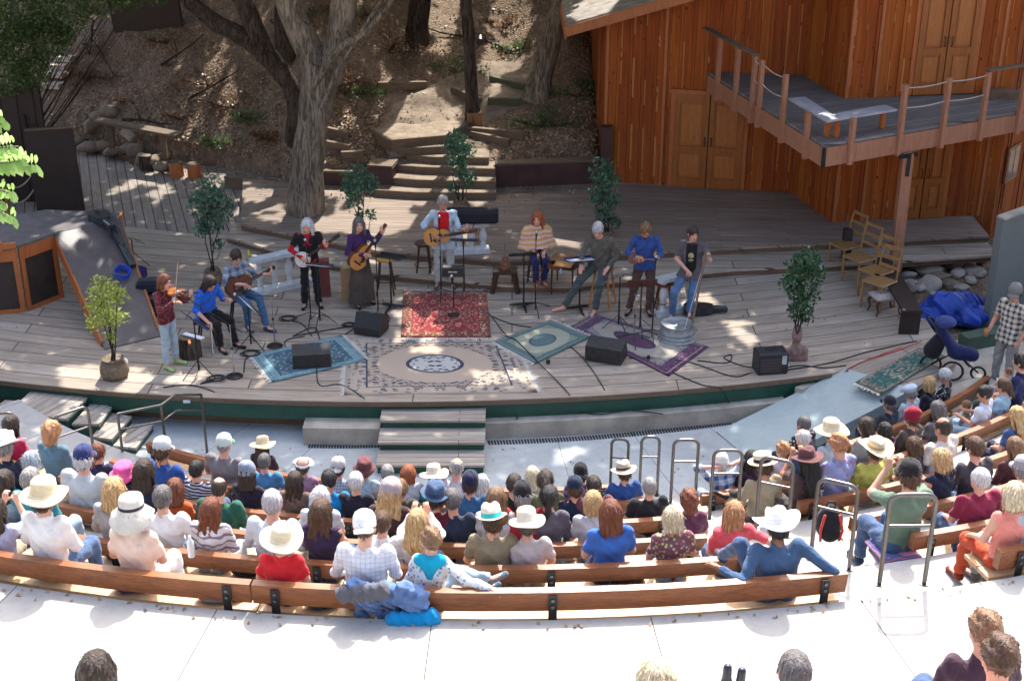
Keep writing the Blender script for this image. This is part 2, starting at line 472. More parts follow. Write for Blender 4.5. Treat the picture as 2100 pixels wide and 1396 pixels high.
def mat_barn(name):
 """board-and-batten redwood: UV = metres along and up the wall"""
 t=NT(name);v=t.co('UV');sep=t.new("ShaderNodeSeparateXYZ");t.l(v,sep.inputs[0])
 bw=.26
 u=t.math('DIVIDE',sep.outputs[0],bw);cell=t.math('FLOOR',u)
 wn_=t.new("ShaderNodeTexWhiteNoise");wn_.noise_dimensions='1D';t.l(cell,wn_.inputs['W'])
 wn2=t.new("ShaderNodeTexWhiteNoise");wn2.noise_dimensions='1D';t.l(t.math('ADD',cell,31.7),wn2.inputs['W'])
 comb=t.new("ShaderNodeCombineXYZ");t.l(t.math('ADD',t.math('MULTIPLY',sep.outputs[0],9),t.math('MULTIPLY',wn_.outputs['Value'],50)),comb.inputs[0]);t.l(t.math('MULTIPLY',sep.outputs[1],.55),comb.inputs[1])
 g=t.noise(comb.outputs[0],1.0,6,.62,.5)
 base=t.ramp(wn_.outputs['Value'],[(0,(.17,.036,.010)),(.3,(.255,.060,.012)),(.6,(.33,.088,.016)),(.85,(.39,.125,.024)),(1,(.45,.17,.042))])
 cc=t.mix(.55,base,t.ramp(g,[(.25,(.09,.018,.006)),(.42,(.22,.050,.011)),(.6,(.35,.098,.019)),(.8,(.48,.17,.042))]))
 fr=t.math('FRACT',u);edge=t.math('LESS_THAN',fr,t.math('MULTIPLY',wn2.outputs['Value'],.20))
 wob=t.noise(v,1.4,3)
 edge=t.math('MULTIPLY',edge,t.math('GREATER_THAN',wob,.50))
 cc=t.mix(t.math('MULTIPLY',edge,.55),cc,(.56,.26,.085))
 vo=t.new("ShaderNodeTexVoronoi");vo.inputs['Scale'].default_value=2.8;mp=t.new("ShaderNodeMapping");mp.inputs['Scale'].default_value=(1.5,1,1);t.l(v,mp.inputs[0]);t.l(mp.outputs[0],vo.inputs['Vector'])
 kn=t.ramp(vo.outputs['Distance'],[(.06,(1,1,1)),(.11,(0,0,0))])
 cc=t.mix(t.math('MULTIPLY',kn,.75),cc,(.055,.014,.007))
 dk=t.noise(v,.35,3);cc=t.mix(t.math('MULTIPLY',t.ramp(dk,[(.5,(0,0,0)),(.75,(1,1,1))]),.35),cc,(.09,.022,.009))
 gapm=t.math('LESS_THAN',fr,.035);cc=t.mix(t.math('MULTIPLY',gapm,.85),cc,(.02,.008,.005))
 t.bump(t.math('SUBTRACT',t.math('MULTIPLY',g,.4),gapm),.45,.015)
 return t.done(cc,.72,0,.2)
def mat_bark(name,c1,c2,scale=1.0):
 t=NT(name);v=t.co('Object',(1,1,.28));n=t.noise(v,9*scale,8,.65,1.2)
 v2=t.co('Object',(1,1,.13));fu=t.noise(v2,15*scale,4,.55,1.6);v3=t.co('Object',(1,1,.3));f2=t.noise(v3,34*scale,3,.6,.8)
 f=t.ramp(fu,[(.36,(0,0,0)),(.52,(1,1,1))]);big=t.noise(t.co('Object'),1.3,4)
 cc=t.ramp(n,[(.3,c1),(.7,c2)]);cc=t.mix(f,sh(c1,.45),cc);cc=t.mix(t.math('MULTIPLY',f2,.5),cc,sh(c1,.55));cc=t.mix(t.math('MULTIPLY',t.ramp(big,[(.45,(0,0,0)),(.7,(1,1,1))]),.4),cc,sh(c2,1.2))
 t.bump(t.math('ADD',f,t.math('MULTIPLY',n,.5)),.8,.05);return t.done(cc,.88,0,.2)
def mat_leaf(name,c1,c2,c3,trans=.35,rough=.45):
 """leaf colours differ from leaf to leaf by mesh island"""
 t=NT(name);g=t.new("ShaderNodeNewGeometry")
 cc=t.ramp(g.outputs['Random Per Island'],[(0,c1),(.5,c2),(1,c3)])
 n=t.noise(t.co('Object'),.9,3);cc=t.mix(t.math('MULTIPLY',n,.5),cc,c1)
 t.done(cc,rough,0,.4)
 tr=t.new("ShaderNodeBsdfTranslucent");t.l(t.mix(.5,cc,c3),tr.inputs[0]);mx=t.new("ShaderNodeMixShader");mx.inputs[0].default_value=trans
 out=t.n["Material Output"];t.l(t.b.outputs[0],mx.inputs[1]);t.l(tr.outputs[0],mx.inputs[2]);t.l(mx.outputs[0],out.inputs[0])
 return t.m
def mat_ground():
 t=NT('leaf_strewn_earth');v=t.co('Object');n=t.noise(v,.5,6,.6);n2=t.noise(v,4,6,.7)
 vo=t.new("ShaderNodeTexVoronoi");vo.inputs['Scale'].default_value=17;t.l(t.co('Object',(1,1,.6),(.3,.5,.2)),vo.inputs['Vector'])
 vo2=t.new("ShaderNodeTexVoronoi");vo2.inputs['Scale'].default_value=28;t.l(v,vo2.inputs['Vector'])
 soil=t.ramp(n,[(.3,(.11,.078,.055)),(.5,(.20,.15,.11)),(.7,(.31,.25,.19))])
 soil=t.mix(.5,soil,t.ramp(n2,[(.3,(.07,.045,.03)),(.7,(.27,.20,.145))]))
 leafc=t.ramp(vo.outputs['Color'],[(.1,(.06,.03,.018)),(.45,(.20,.115,.06)),(.75,(.36,.25,.16)),(1,(.48,.37,.26))])
 m=t.math('MULTIPLY',t.math('LESS_THAN',vo.outputs['Distance'],.42),t.ramp(n2,[(.40,(0,0,0)),(.55,(1,1,1))]))
 cc=t.mix(m,soil,leafc)
 cc=t.mix(t.math('MULTIPLY',t.math('LESS_THAN',vo2.outputs['Distance'],.22),.6),cc,(.36,.27,.19))
 h=t.math('ADD',t.math('MULTIPLY',vo.outputs['Distance'],-1.0),n2);t.bump(h,.6,.05);return t.done(cc,.9,0,.2)
def mat_rock(name,c1,c2):
 t=NT(name);v=t.co('Object');n=t.noise(v,4,8,.65);n2=t.noise(v,22,4)
 cc=t.ramp(n,[(.3,c1),(.7,c2)]);t.bump(t.math('ADD',n,t.math('MULTIPLY',n2,.3)),.6,.04);return t.done(cc,.88,0,.2)
M['deck']=mat_deck('stage_boards',roww=.36,length=4.2,c1=(.35,.285,.22),c2=(.52,.445,.36),gap=(.09,.075,.062),gapw=.011)
M['deck_left']=mat_deck('side_boards',roww=.20,length=5,c1=(.25,.215,.18),c2=(.37,.32,.275),gap=(.07,.06,.05),gapw=.012,src='UV')
M['deck_upper']=mat_deck('upper_boards',roww=.15,length=3.6,c1=(.24,.185,.145),c2=(.36,.29,.235),gap=(.13,.10,.08),gapw=.006)
M['balcony_boards']=mat_deck('balcony_boards',roww=.14,length=4,c1=(.17,.16,.155),c2=(.28,.265,.255),gap=(.07,.065,.06),gapw=.006)
M['step_boards']=mat_deck('step_boards',roww=.14,length=2.2,c1=(.34,.295,.245),c2=(.50,.445,.38),gap=(.10,.085,.07),gapw=.006)
M['concrete']=mat_concrete('terrace_concrete',(.60,.61,.60),.06)
M['forecourt']=mat_concrete('forecourt_concrete',(.40,.455,.465),.1)
M['old_concrete']=mat_concrete('old_concrete',(.37,.335,.275),.34,3.0)
M['grey_wall']=mat_concrete('grey_render',(.15,.168,.162),.12,.8)
M['ramp_board']=mat_concrete('ramp_board',(.36,.42,.41),.12,1.3)
M['green_paint']=m_plain((.012,.070,.046),.5,0,.25,3,.2,name='green_paint')
M['barn']=mat_barn('redwood_board')
M['door_wood']=m_wood((.22,.062,.012),(.37,.135,.028),1.0,2,.45,'door_wood')
M['batten']=m_wood((.28,.088,.028),(.44,.17,.06),1.0,2,.55,'batten_wood')
M['bench_wood']=m_wood((.11,.036,.015),(.34,.125,.045),1.1,0,.36,'varnished_bench')
M['bench_seat']=m_wood((.40,.24,.11),(.60,.40,.22),1.1,0,.5,'bench_seat')
M['bark']=mat_bark('oak_bark',(.17,.148,.115),(.33,.29,.23))
M['bark_dark']=mat_bark('dark_bark',(.055,.042,.034),(.13,.105,.085))
M['leaf']=mat_leaf('oak_leaves',(.035,.06,.022),(.06,.10,.032),(.13,.18,.06))
M['leaf_dark']=mat_leaf('dark_leaves',(.045,.085,.03),(.085,.15,.05),(.22,.32,.11))
M['leaf_blue']=mat_leaf('bluish_leaves',(.03,.09,.055),(.055,.155,.095),(.16,.31,.19),.3,.4)
M['leaf_green']=mat_leaf('deep_green_leaves',(.014,.05,.026),(.03,.10,.045),(.10,.22,.09),.25,.3)
M['leaf_bright']=mat_leaf('yellow_green_leaves',(.14,.22,.035),(.34,.42,.08),(.60,.64,.20),.45)
M['leaf_near']=mat_leaf('sunlit_compound_leaves',(.16,.32,.07),(.28,.48,.13),(.45,.65,.25),.5)
M['dry_leaf']=mat_leaf('dry_leaves',(.16,.085,.04),(.33,.21,.12),(.55,.42,.29),.1)
M['rust_leaf']=mat_leaf('rusty_leaves',(.10,.045,.02),(.19,.09,.04),(.34,.19,.09),.2)
M['panel_wood']=m_wood((.28,.088,.018),(.46,.18,.045),1.0,2,.45,'panel_wood')
M['ground']=mat_ground()
M['path']=mat_rock('packed_path',(.17,.13,.095),(.33,.265,.20))
M['rock']=mat_rock('boulder',(.15,.115,.085),(.30,.245,.185))
M['rock_pale']=mat_rock('pale_rock',(.33,.28,.23),(.55,.49,.42))
M['sleeper']=m_wood((.09,.06,.038),(.20,.14,.09),1.0,0,.8,'weathered_timber')
M['maroon_paint']=m_plain((.052,.022,.02),.6,0,.3,3,.35,name='maroon_paint')
M['burlap']=m_plain((.20,.15,.10),.95,0,.35,25,.9,name='burlap')
M['shingle']=m_plain((.30,.27,.24),.9,0,.35,5,.8,name='shingle')
# --- amphitheatre plan
C0=Vector((-.2,27.0,0))
RHO=[10.4,11.8,13.17,14.5,15.8,17.03,20.2]
FLR=[-.6,0.0,.6,1.2,1.8,2.4,3.6]
def polar(r,a,z=0.0):return Vector((C0.x+r*math.sin(a),C0.y-r*math.cos(a),z))
def ang_at(px,r,z):
 lo,hi=-1.45,1.45
 for _ in range(40):
  m=(lo+hi)/2;p=polar(r,m,z)
  if proj(*p)[0]<px:lo=m
  else:hi=m
 return(lo+hi)/2
def vnoise(X,Y,seed=0):
 """smooth lattice noise in numpy, about -1..1"""
 def h(i,j):
  n=np.sin(i*127.1+j*311.7+seed*74.7)*43758.5453;return(n-np.floor(n))*2-1
 i,j=np.floor(X),np.floor(Y);u,v=X-i,Y-j;u=u*u*(3-2*u);v=v*v*(3-2*v)
 return(h(i,j)*(1-u)+h(i+1,j)*u)*(1-v)+(h(i,j+1)*(1-u)+h(i+1,j+1)*u)*v
def sstep(a,b,x):t=np.clip((x-a)/(b-a),0,1);return t*t*(3-2*t)
def hill(X,Y):
 X=np.asarray(X,float);Y=np.asarray(Y,float)
 Y0=np.interp(X,[-12,-9.3,-5.2,-4.6,1.9,2.9],[33.2,32.6,30.5,29.25,29.45,36.0])
 z0=np.interp(X,[-12,-9,-5.6,-4.6,2.2],[.45,.5,.45,.72,.72])
 sl=np.interp(X,[-12,-5,-3.2,-2.4,0,1.2,3],[.55,.56,.50,.30,.30,.42,.5])
 d=np.maximum(Y-Y0,0)
 z=z0+np.minimum(d,16)*sl+np.maximum(d-16,0)*.25
 n=vnoise(X*.9,Y*.9,1)*.16+vnoise(X*2.3,Y*2.3,2)*.07+vnoise(X*6,Y*6,3)*.022
 z=z+n*sstep(.1,1.5,d)
 low=np.where(X>6.4,-.28,-.95)
 m=sstep(-.12,.0,Y-Y0)
 z=low*(1-m)+z*m
 r=np.hypot(X-C0.x,Y-C0.y);side=sstep(19.5,22,r)*(Y<27)
 z=np.where(side>0,np.maximum(z,-.9+side*(3.2+.45*(r-20))),z)
 return z
xs=np.unique(np.round(np.concatenate([np.arange(-120,-16,6),np.arange(-16,14,.22),np.arange(14,121,6)]),3))
ys=np.unique(np.round(np.concatenate([np.arange(-60,18,4),np.arange(18,28.6,.6),np.arange(28.6,44,.16),np.arange(44,140,5)]),3))
XX,YY=np.meshgrid(xs,ys,indexing='ij');ZZ=hill(XX,YY)
V=np.stack([XX,YY,ZZ],-1).reshape(-1,3);ny=len(ys)
a_=(np.arange(len(xs)-1)[:,None]*ny+np.arange(ny-1)[None,:]).ravel()
Fq=np.stack([a_,a_+ny,a_+ny+1,a_+1],1)
g_o=link(bpy.data.objects.new("ground",np_mesh("ground",V,Fq,M['ground'],smooth=True)));tag(g_o,kind='structure')
def hz(x,y):return float(hill(x,y))
def on_hill(px,py):
 """hillside point seen at (px, py)"""
 a=PITCH+math.atan((py-698)/F_PX)
 for i in range(400):
  Y=29.2+i*.04;z=CAM_H-Y*math.tan(a);X=(px-1050)/F_PX*(Y*_c+(CAM_H-z)*_s)
  if hz(X,Y)>=z:return Vector((X,Y,hz(X,Y)))
 return Vector((X,Y,hz(X,Y)))
 # --- stage and decks
def yfront(x):x=np.asarray(x,float);return 46.0-np.sqrt(26.4**2-(np.clip(x,-13,9)+2.0)**2)
def grid_sheet(name,x0,x1,nx,yf,yb,nyy,z,mat,uvf,thick=.05,skirt=None):
 X=np.linspace(x0,x1,nx);V=[];F=[];UV=[]
 for i,x in enumerate(X):
  a,b=float(yf(x)),float(yb(x))
  for j in range(nyy):V.append((x,a+(b-a)*j/(nyy-1),z))
 for i in range(nx-1):
  for j in range(nyy-1):q=i*nyy+j;F.append((q,q+nyy,q+nyy+1,q+1))
 n0=len(V)
 for i,x in enumerate(X):V.append((x,float(yf(x)),z-thick))
 for i in range(nx-1):F.append((n0+i,n0+i+1,(i+1)*nyy,i*nyy))
 me=bpy.data.meshes.new(name);me.from_pydata(V,[],F);me.materials.append(mat)
 uv=me.uv_layers.new(name='UVMap')
 for l in me.loops:
  v=me.vertices[l.vertex_index].co;uv.data[l.index].uv=uvf(v.x,v.y)
 me.update();return link(bpy.data.objects.new(name,me))
def stage_yf(x):return float(yfront(x))if x<5.2 else max(float(yfront(5.2))+(x-5.2)*.62,0)
o=grid_sheet("stage_floor",-14,7.3,90,stage_yf,lambda x:33.5,14,0.0,M['deck'],lambda x,y:(x,y-float(yfront(x))*1.0),.055)
tag(o,kind='structure')
def poly_sheet(name,pts,z,thick,mat,rot=0.0,mat_side=None,z0=None):
 """flat polygon slab, UV map in metres turned by rot"""
 mb=MB();mb.prism([(p[0],p[1])for p in pts],z-thick if z0 is None else z0,z,0,mi_side=1 if mat_side else 0)
 me=mb.mesh(name,[mat]+([mat_side]if mat_side else[]));uv=me.uv_layers.new(name='UVMap');c,s=math.cos(rot),math.sin(rot)
 for l in me.loops:
  v=me.vertices[l.vertex_index].co;uv.data[l.index].uv=(c*v.x+s*v.y,-s*v.x+c*v.y+v.z*.3)
 return me
def struct_obj(name,me):o=link(bpy.data.objects.new(name,me));return tag(o,kind='structure')
struct_obj("side_deck",poly_sheet("side_deck",[(-12,33.2),(-9.3,32.5),(-5.0,30.3),(-5.2,26.9),(-6.4,27.0),(-7.7,27.35),(-12,28.4)],.006,.05,M['deck_left'],R(90+17)))
U=[(-5.45,26.75),(-2.6,25.3),(-.23,24.8),(4.6,25.5),(9.4,26.1)]
Mid=[(-5.7,26.45),(-4.4,25.55),(-2.6,24.55),(-.1,23.95),(1.0,23.9),(4.2,24.72),(6.9,25.05),(9.4,25.45)]
struct_obj("middle_step",poly_sheet("middle_step",Mid+[(9.4,28),(-5.6,28)],.15,.05,M['deck'],0,None,z0=.105))
struct_obj("middle_step_riser",poly_sheet("middle_step_riser",[(x,y+.04)for x,y in Mid]+[(9.38,27),(-5.55,27)],.10,.09,M['sleeper'],0))
struct_obj("upper_deck",poly_sheet("upper_deck",U+[(9.4,30.5),(2.4,30.5),(2.1,29.5),(-.4,29.3),(-4.6,29.4),(-5.9,29.6)],.30,.05,M['deck_upper'],R(-4),None,z0=.253))
struct_obj("upper_deck_riser",poly_sheet("upper_deck_riser",[(x,y+.04)for x,y in U]+[(9.38,27.5),(-5.5,27.6)],.25,.10,M['sleeper'],0))
def arc_wall(name,x0,x1,off,z0,z1,mat,th=.04,n=70,parent=None):
 mb=MB();X=np.linspace(x0,x1,n)
 p=[(x,stage_yf(x)+off)for x in X]
 for i in range(n-1):
  a,b=p[i],p[i+1]
  mb.add([(a[0],a[1],z0),(b[0],b[1],z0),(b[0],b[1],z1),(a[0],a[1],z1),(a[0],a[1]+th,z0),(b[0],b[1]+th,z0),(b[0],b[1]+th,z1),(a[0],a[1]+th,z1)],[(0,1,2,3),(5,4,7,6),(3,2,6,7),(0,4,5,1)])
 return mb.build(name,mat,parent)
tag(arc_wall("stage_edge_board",-14,5.2,-.012,-.075,-.003,M['sleeper'],.03),kind='structure')
tag(arc_wall("stage_fascia",-14,5.15,.03,-.34,-.056,M['green_paint']),kind='structure')
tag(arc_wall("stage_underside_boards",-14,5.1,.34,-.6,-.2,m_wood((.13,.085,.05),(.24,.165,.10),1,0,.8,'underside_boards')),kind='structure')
mb=MB();mb.bar((5.25,20.72,-.2),(7.3,21.98,-.2),.05,.35);tag(mb.build("stage_side_fascia",M['sleeper']),kind='structure')
def mat_joint(name,c,step,off,w,rr=None,base_mat=None,var=.06):
 t=NT(name);v=t.co('Object');n=t.noise(v,.6,6,.6);n2=t.noise(v,7,6,.72);sp=t.noise(v,80,2)
 cc=t.ramp(n,[(.3,sh(c,1-var)),(.7,sh(c,1+var))]);cc=t.mix(t.math('MULTIPLY',t.ramp(n2,[(.45,(0,0,0)),(.75,(1,1,1))]),.5),cc,sh(c,.62))
 st_=t.noise(v,2.3,3,.5);cc=t.mix(t.math('MULTIPLY',t.ramp(st_,[(.62,(0,0,0)),(.68,(1,1,1))]),.22),cc,sh(c,.6))
 sp_=t.new("ShaderNodeSeparateXYZ");t.l(v,sp_.inputs[0])
 a=t.math('ARCTAN2',sp_.outputs[0],t.math('MULTIPLY',sp_.outputs[1],-1));r=t.new("ShaderNodeVectorMath");r.operation='LENGTH';t.l(v,r.inputs[0])
 f=t.math('FRACT',t.math('ADD',t.math('DIVIDE',a,step),off));m=t.math('LESS_THAN',t.math('MULTIPLY',f,t.math('MULTIPLY',r.outputs['Value'],step)),w)
 cc=t.mix(m,cc,(.06,.06,.055));t.bump(t.math('SUBTRACT',t.math('MULTIPLY',n2,.3),m),.3,.012)
 return t.done(cc,.82,0,.3)
MJ=mat_joint('terrace_slabs',(.37,.362,.345),.109,.26,.009)
MF=mat_joint('forecourt_slabs',(.40,.425,.42),.16,.25,.008,var=.14)
def ring(mb,r0,r1,z,a0,a1,zb,n=96,mi=0):
 A=np.linspace(a0,a1,n)
 for i in range(n-1):
  q=[(r*math.sin(a),-r*math.cos(a))for r in(r0,r1)for a in(A[i],A[i+1])]
  mb.add([(*q[0],z),(*q[1],z),(*q[3],z),(*q[2],z),(*q[0],zb),(*q[1],zb)],[(0,3,2,1),(0,1,5,4)],mi)
 return mb
mb=MB();ring(mb,5.2,RHO[0]+.085,-.6,-1.5,1.5,-.9)
o=mb.build("forecourt",MF);o.location=C0;tag(o,kind='structure')
for f in(o.data.polygons):pass
mb=MB()
edges=[RHO[k]+.085 for k in range(6)]
for k in range(1,6):ring(mb,edges[k-1],edges[k],FLR[k],{1:-.80,2:-.86}.get(k,-1.35),1.35,FLR[k-1]-.05)
ring(mb,edges[5],19.75,2.965,-1.35,1.35,2.35);ring(mb,19.75,21.3,3.6,-1.3,1.3,2.9);ring(mb,21.3,22.8,4.2,-1.3,1.3,3.5);ring(mb,22.8,24.3,4.8,-1.3,1.3,4.1)
aisle=[ang_at(px,RHO[k]-.3,FLR[k]+.3)for k,px in((0,1250),(1,1370),(2,1500),(3,1600),(4,1720),(5,1850))]
for k in range(5):
 a=aisle[k+1];r0=edges[k];w=.55/r0
 ring(mb,r0-.42,r0-.001,FLR[k]+.3,a-w-.012,a+w-.012,FLR[k],6)
 for sgn in(-1,1):
  b=a-.012+sgn*w;q=[(r*math.sin(b),-r*math.cos(b))for r in(r0-.42,r0)]
  mb.add([(*q[0],FLR[k]),(*q[1],FLR[k]),(*q[1],FLR[k]+.3),(*q[0],FLR[k]+.3)],[(0,1,2,3)])
o=mb.build("terraces",MJ);o.location=C0;tag(o,kind='structure')
mb=MB();Mg=m_plain((.02,.018,.016),.6,0,.2,9,.1,name='drain_iron')
def drain(p0,p1,sag,n):
 a,b=gp(*p0,-.6),gp(*p1,-.6);d=b-a;nn=Vector((-d.y,d.x,0)).normalized()
 for i in range(n):
  t=(i+.15)/n;t2=(i+.75)/n
  f=lambda t:a+d*t+nn*(-sag*4*t*(1-t))
  p,q=f(t),f(t2);mb.box(((p+q)/2).xy.to_3d()+Vector((0,0,-.594)),((q-p).length,.13,.01),math.atan2(d.y,d.x))
drain((632,914),(785,913),.02,26);tag(mb.build("drain_channel",Mg),"short slotted black drain channel left of the front stage steps","drain")
mb=MB();drain((1000,908),(1500,866),.12,84);tag(mb.build("drain_channel",Mg),"long slotted black drain channel curving right of the front stage steps","drain")
def blk(name,pts,z0,z1,label,group=None,mat=None):
 mb=MB();mb.prism(pts,z0,z1);o=mb.build(name,mat or M['old_concrete']);tag(o,label,"block",group);return o
def arcpoly(x0,x1,o0,o1,n=8):
 X=np.linspace(x0,x1,n);return[(x,float(yfront(x))+o0)for x in X]+[(x,float(yfront(x))+o1)for x in X[::-1]]
blk("concrete_footing",arcpoly(-3.25,-2.05,-.32,.25,3),-.6,-.30,"short weathered concrete footing left of the front stage steps")
blk("concrete_footing",arcpoly(-.42,4.4,-.16,.25),-.6,-.32,"long weathered concrete ledge below stage edge right of front steps")
blk("concrete_ledge",[gp(1630,800,-.2).xy,gp(1735,762,-.2).xy,gp(1740,800,-.6).xy,gp(1640,850,-.6).xy],-.6,-.14,"short pale stone ledge between the stage edge and grey ramp",mat=M['old_concrete'])
st=thing("stage_steps","four tread dark green wooden steps at the centre of the stage front","steps",gp(892,950,-.6))
sx0,sx1=-2.02,-.43;yb=19.85
for i,(z,y0,y1)in enumerate([(-.14,19.28,19.80),(-.29,18.85,19.32),(-.44,18.42,18.9)]):
 mb=MB();mb.box(((sx0+sx1)/2,(y0+y1)/2-.02,z-.02),(sx1-sx0+.04,y1-y0,.04));me=mb.mesh("tread",M['step_boards'])
 uv=me.uv_layers.new(name='UVMap')
 for l in me.loops:v=me.vertices[l.vertex_index].co;uv.data[l.index].uv=(v.x,v.y+v.z)
 o=link(bpy.data.objects.new("tread",me),st);o.location=-st.location
 zb=-.6 if i==2 else z-.19
 mb=MB();mb.box(((sx0+sx1)/2,y0+.03,(z-.041+zb)/2),(sx1-sx0,.03,z-.041-zb));o=mb.build("riser",M['green_paint'],st);o.location=-st.location
for x in(sx0+.02,sx1-.02):mb=MB();mb.prism([(18.47,-.6),(18.47,-.485),(18.9,-.485),(18.9,-.335),(19.32,-.335),(19.32,-.185),(19.7,-.185),(19.7,-.6)],-.02,.02,0,Matrix(((0,0,1,x),(1,0,0,0),(0,1,0,0),(0,0,0,1))));o=mb.build("side_panel",M['green_paint'],st);o.location=-st.location
def pxpoly(pts,z):return[tuple(gp(x,y,z).xy)for x,y in pts]
ls=thing("block_steps","green sided wooden block steps below the left stage edge","steps",gp(200,900,-.6))
for i,(pts,z)in enumerate([([(14,846),(62,803),(182,811),(138,859)],-.15),([(147,869),(190,822),(229,834),(204,869)],-.27),([(188,895),(228,846),(270,853),(229,900)],-.38),([(232,913),(270,868),(314,871),(279,918)],-.49),([(-40,856),(10,820),(50,822),(14,850)],-.27)]):
 P=pxpoly(pts,z);me=poly_sheet("tread",P,z,.04,M['step_boards'],R(62))
 o=link(bpy.data.objects.new("tread",me),ls);o.location=-ls.location
 cx=sum(p[0]for p in P)/len(P);cy=sum(p[1]for p in P)/len(P)
 mb=MB();mb.prism([(cx+(p[0]-cx)*.97,cy+(p[1]-cy)*.97)for p in P],-.6,z-.041);o=mb.build("box_base",M['green_paint'],ls);o.location=-ls.location
rl=[gp(1735,757,.0),gp(1872,800,.0)];rh=[gp(1470,887,-.6),gp(1560,962,-.6)]
rp=thing("ramp","pale grey plywood ramp rising from the forecourt to the stage's right side","ramp",rh[0])
mb=MB();up=Vector((0,0,.02))
vs=[rh[0]+up,rh[1]+up,rl[1]+up,rl[0]+up];dn=Vector((0,0,.05))
mb.add(vs+[v-dn for v in vs],[(0,1,2,3),(7,6,5,4),(0,4,5,1),(1,5,6,2),(2,6,7,3),(3,7,4,0)]);o=mb.build("deck_board",M['ramp_board'],rp);o.location=-rp.location
mb=MB();mb.bar(rh[1]+Vector((-.0,.03,-.02)),rl[1]+Vector((0,.03,-.11)),.04,.16)
for t in(.35,.6,.97):p=rh[1].lerp(rl[1],t);mb.box((p.x,p.y+.05,(p.z-.12-.6)/2),(.09,.09,max(.05,p.z-.12+.6)))
o=mb.build("support_beam",M['ramp_board'],rp);o.location=-rp.location
tp=[gp(1735,757,0.0),gp(1872,800,0.0),gp(1960,745,0.0),gp(1890,705,0.0)]
struct_obj("ramp_landing",poly_sheet("ramp_landing",[p.xy for p in tp],.018,.1,mat_deck('landing_boards',roww=1.2,length=1.3,c1=(.30,.25,.20),c2=(.40,.35,.29),gapw=.01),R(30)))
# --- benches
def bench(k,a0,a1,label,step=.13,ends=True):
 r=RHO[k];f=FLR[k];base=polar(r-.2,(a0+a1)/2,f)
 t=thing("bench",label,"bench",base,0,"curved timber benches of the amphitheatre")
 n=max(4,int((a1-a0)*r/.35));A=np.linspace(a0,a1,n)
 def strip(name,r0,r1,z0,z1,mat,lean=0.0,e=0.0):
  V=[];F=[]
  for a in A:
   for rr,zz in((r0,z0),(r1,z0),(r1+lean,z1),(r0+lean,z1)):
    p=polar(rr,a,f+zz)-base;V.append(p)
  for i in range(n-1):
   for j in range(4):F.append((i*4+j,i*4+(j+1)%4,i*4+4+(j+1)%4,i*4+4+j))
  F+=[(3,2,1,0),(n*4-4,n*4-3,n*4-2,n*4-1)]
  mb=MB();mb.add(V,F);me=mb.mesh(name,mat)
  o=link(bpy.data.objects.new(name,me),t);return o
 hb=.20 if k==5 else .165
 strip("backrest",r-.085,r,.80-hb,.80,M['bench_wood'],.02)
 strip("seat",r-.50,r-.30,.41,.45,M['bench_seat']);strip("seat",r-.285,r-.10,.41,.45,M['bench_seat'])
 na=max(2,int(round((a1-a0)/step))+1)
 for i in range(na):
  a=a0+.012+(a1-a0-.024)*i/(na-1);ca,sa=math.cos(a),math.sin(a)
  def P(rr,z):return polar(rr,a,f+z)-base
  mb=MB();tn=(ca,sa,0)
  mb.bar(P(r+.028,.48),P(r+.045,.79),.07,.012,0,tn)if False else None
  d=Vector((sa,-ca,0));tv=Vector((ca,sa,0))
  mb.bar(P(r+.012,.40),P(r+.034,.775),.075,.010,0,d)
  mb.bar(P(r-.05,.38),P(r+.012,.40),.075,.012,0,(0,0,1));mb.bar(P(r-.5,.38),P(r-.05,.38),.07,.05,0,(0,0,1))
  mb.box(P(r-.36,.19),(.07,.07,.38),a);
  for zz in(.70,.745-.11):mb.cyl(P(r+.022,zz+.03),P(r+.046,zz+.03),.016,n=8,mi=1)
  mb.build("bracket",[M['black_metal'],M['steel']],t)
 return t
def bend(k,px):return ang_at(px,RHO[k],FLR[k]+.8)
bench(5,bend(5,-160),bend(5,512),"nearest long bench, left stretch ending at the four bolt plate",.155)
bench(5,bend(5,516),bend(5,1738),"nearest long bench, stretch where the man in the cowboy hat sits",.155)
bench(4,bend(4,-160),bend(4,690),"second bench from the walkway, left stretch with the water bottle",.155)
bench(4,bend(4,694),bend(4,1560),"second bench from the walkway, stretch behind the woman in the blue tee",.155)
bench(3,bend(3,-100),bend(3,1450),"third bench from the walkway, left of the handrail aisle",.155)
bench(2,bend(2,120),bend(2,1385),"fourth bench from the walkway, left of the handrail aisle",.155)
bench(1,bend(1,225),bend(1,1335),"second bench from the stage, left of the handrail aisle",.155)
bench(0,bend(0,300),bend(0,1255),"front bench nearest the stage, left of the handrail aisle",.155)
bench(2,bend(2,-140),bend(2,60),"short bench end at the left edge beyond the left rail",.155)
bench(5,bend(5,2052),bend(5,2260),"nearest bench right of the aisle, carrying the woman in orange red trousers",.155)
bench(4,bend(4,1875),bend(4,2200),"bench right of the aisle under the person in the sage green tee",.155)
bench(3,bend(3,1749),bend(3,2180),"bench right of the aisle with the black and red backpack",.155)
bench(2,bend(2,1640),bend(2,2170),"bench right of the aisle behind the man in the yellow green shirt",.155)
bench(1,bend(1,1440),bend(1,2160),"bench right of the aisle under the man with hands behind his head",.155)
bench(0,bend(0,1560),bend(0,2030),"front bench right of the aisle beside the grey ramp",.155)
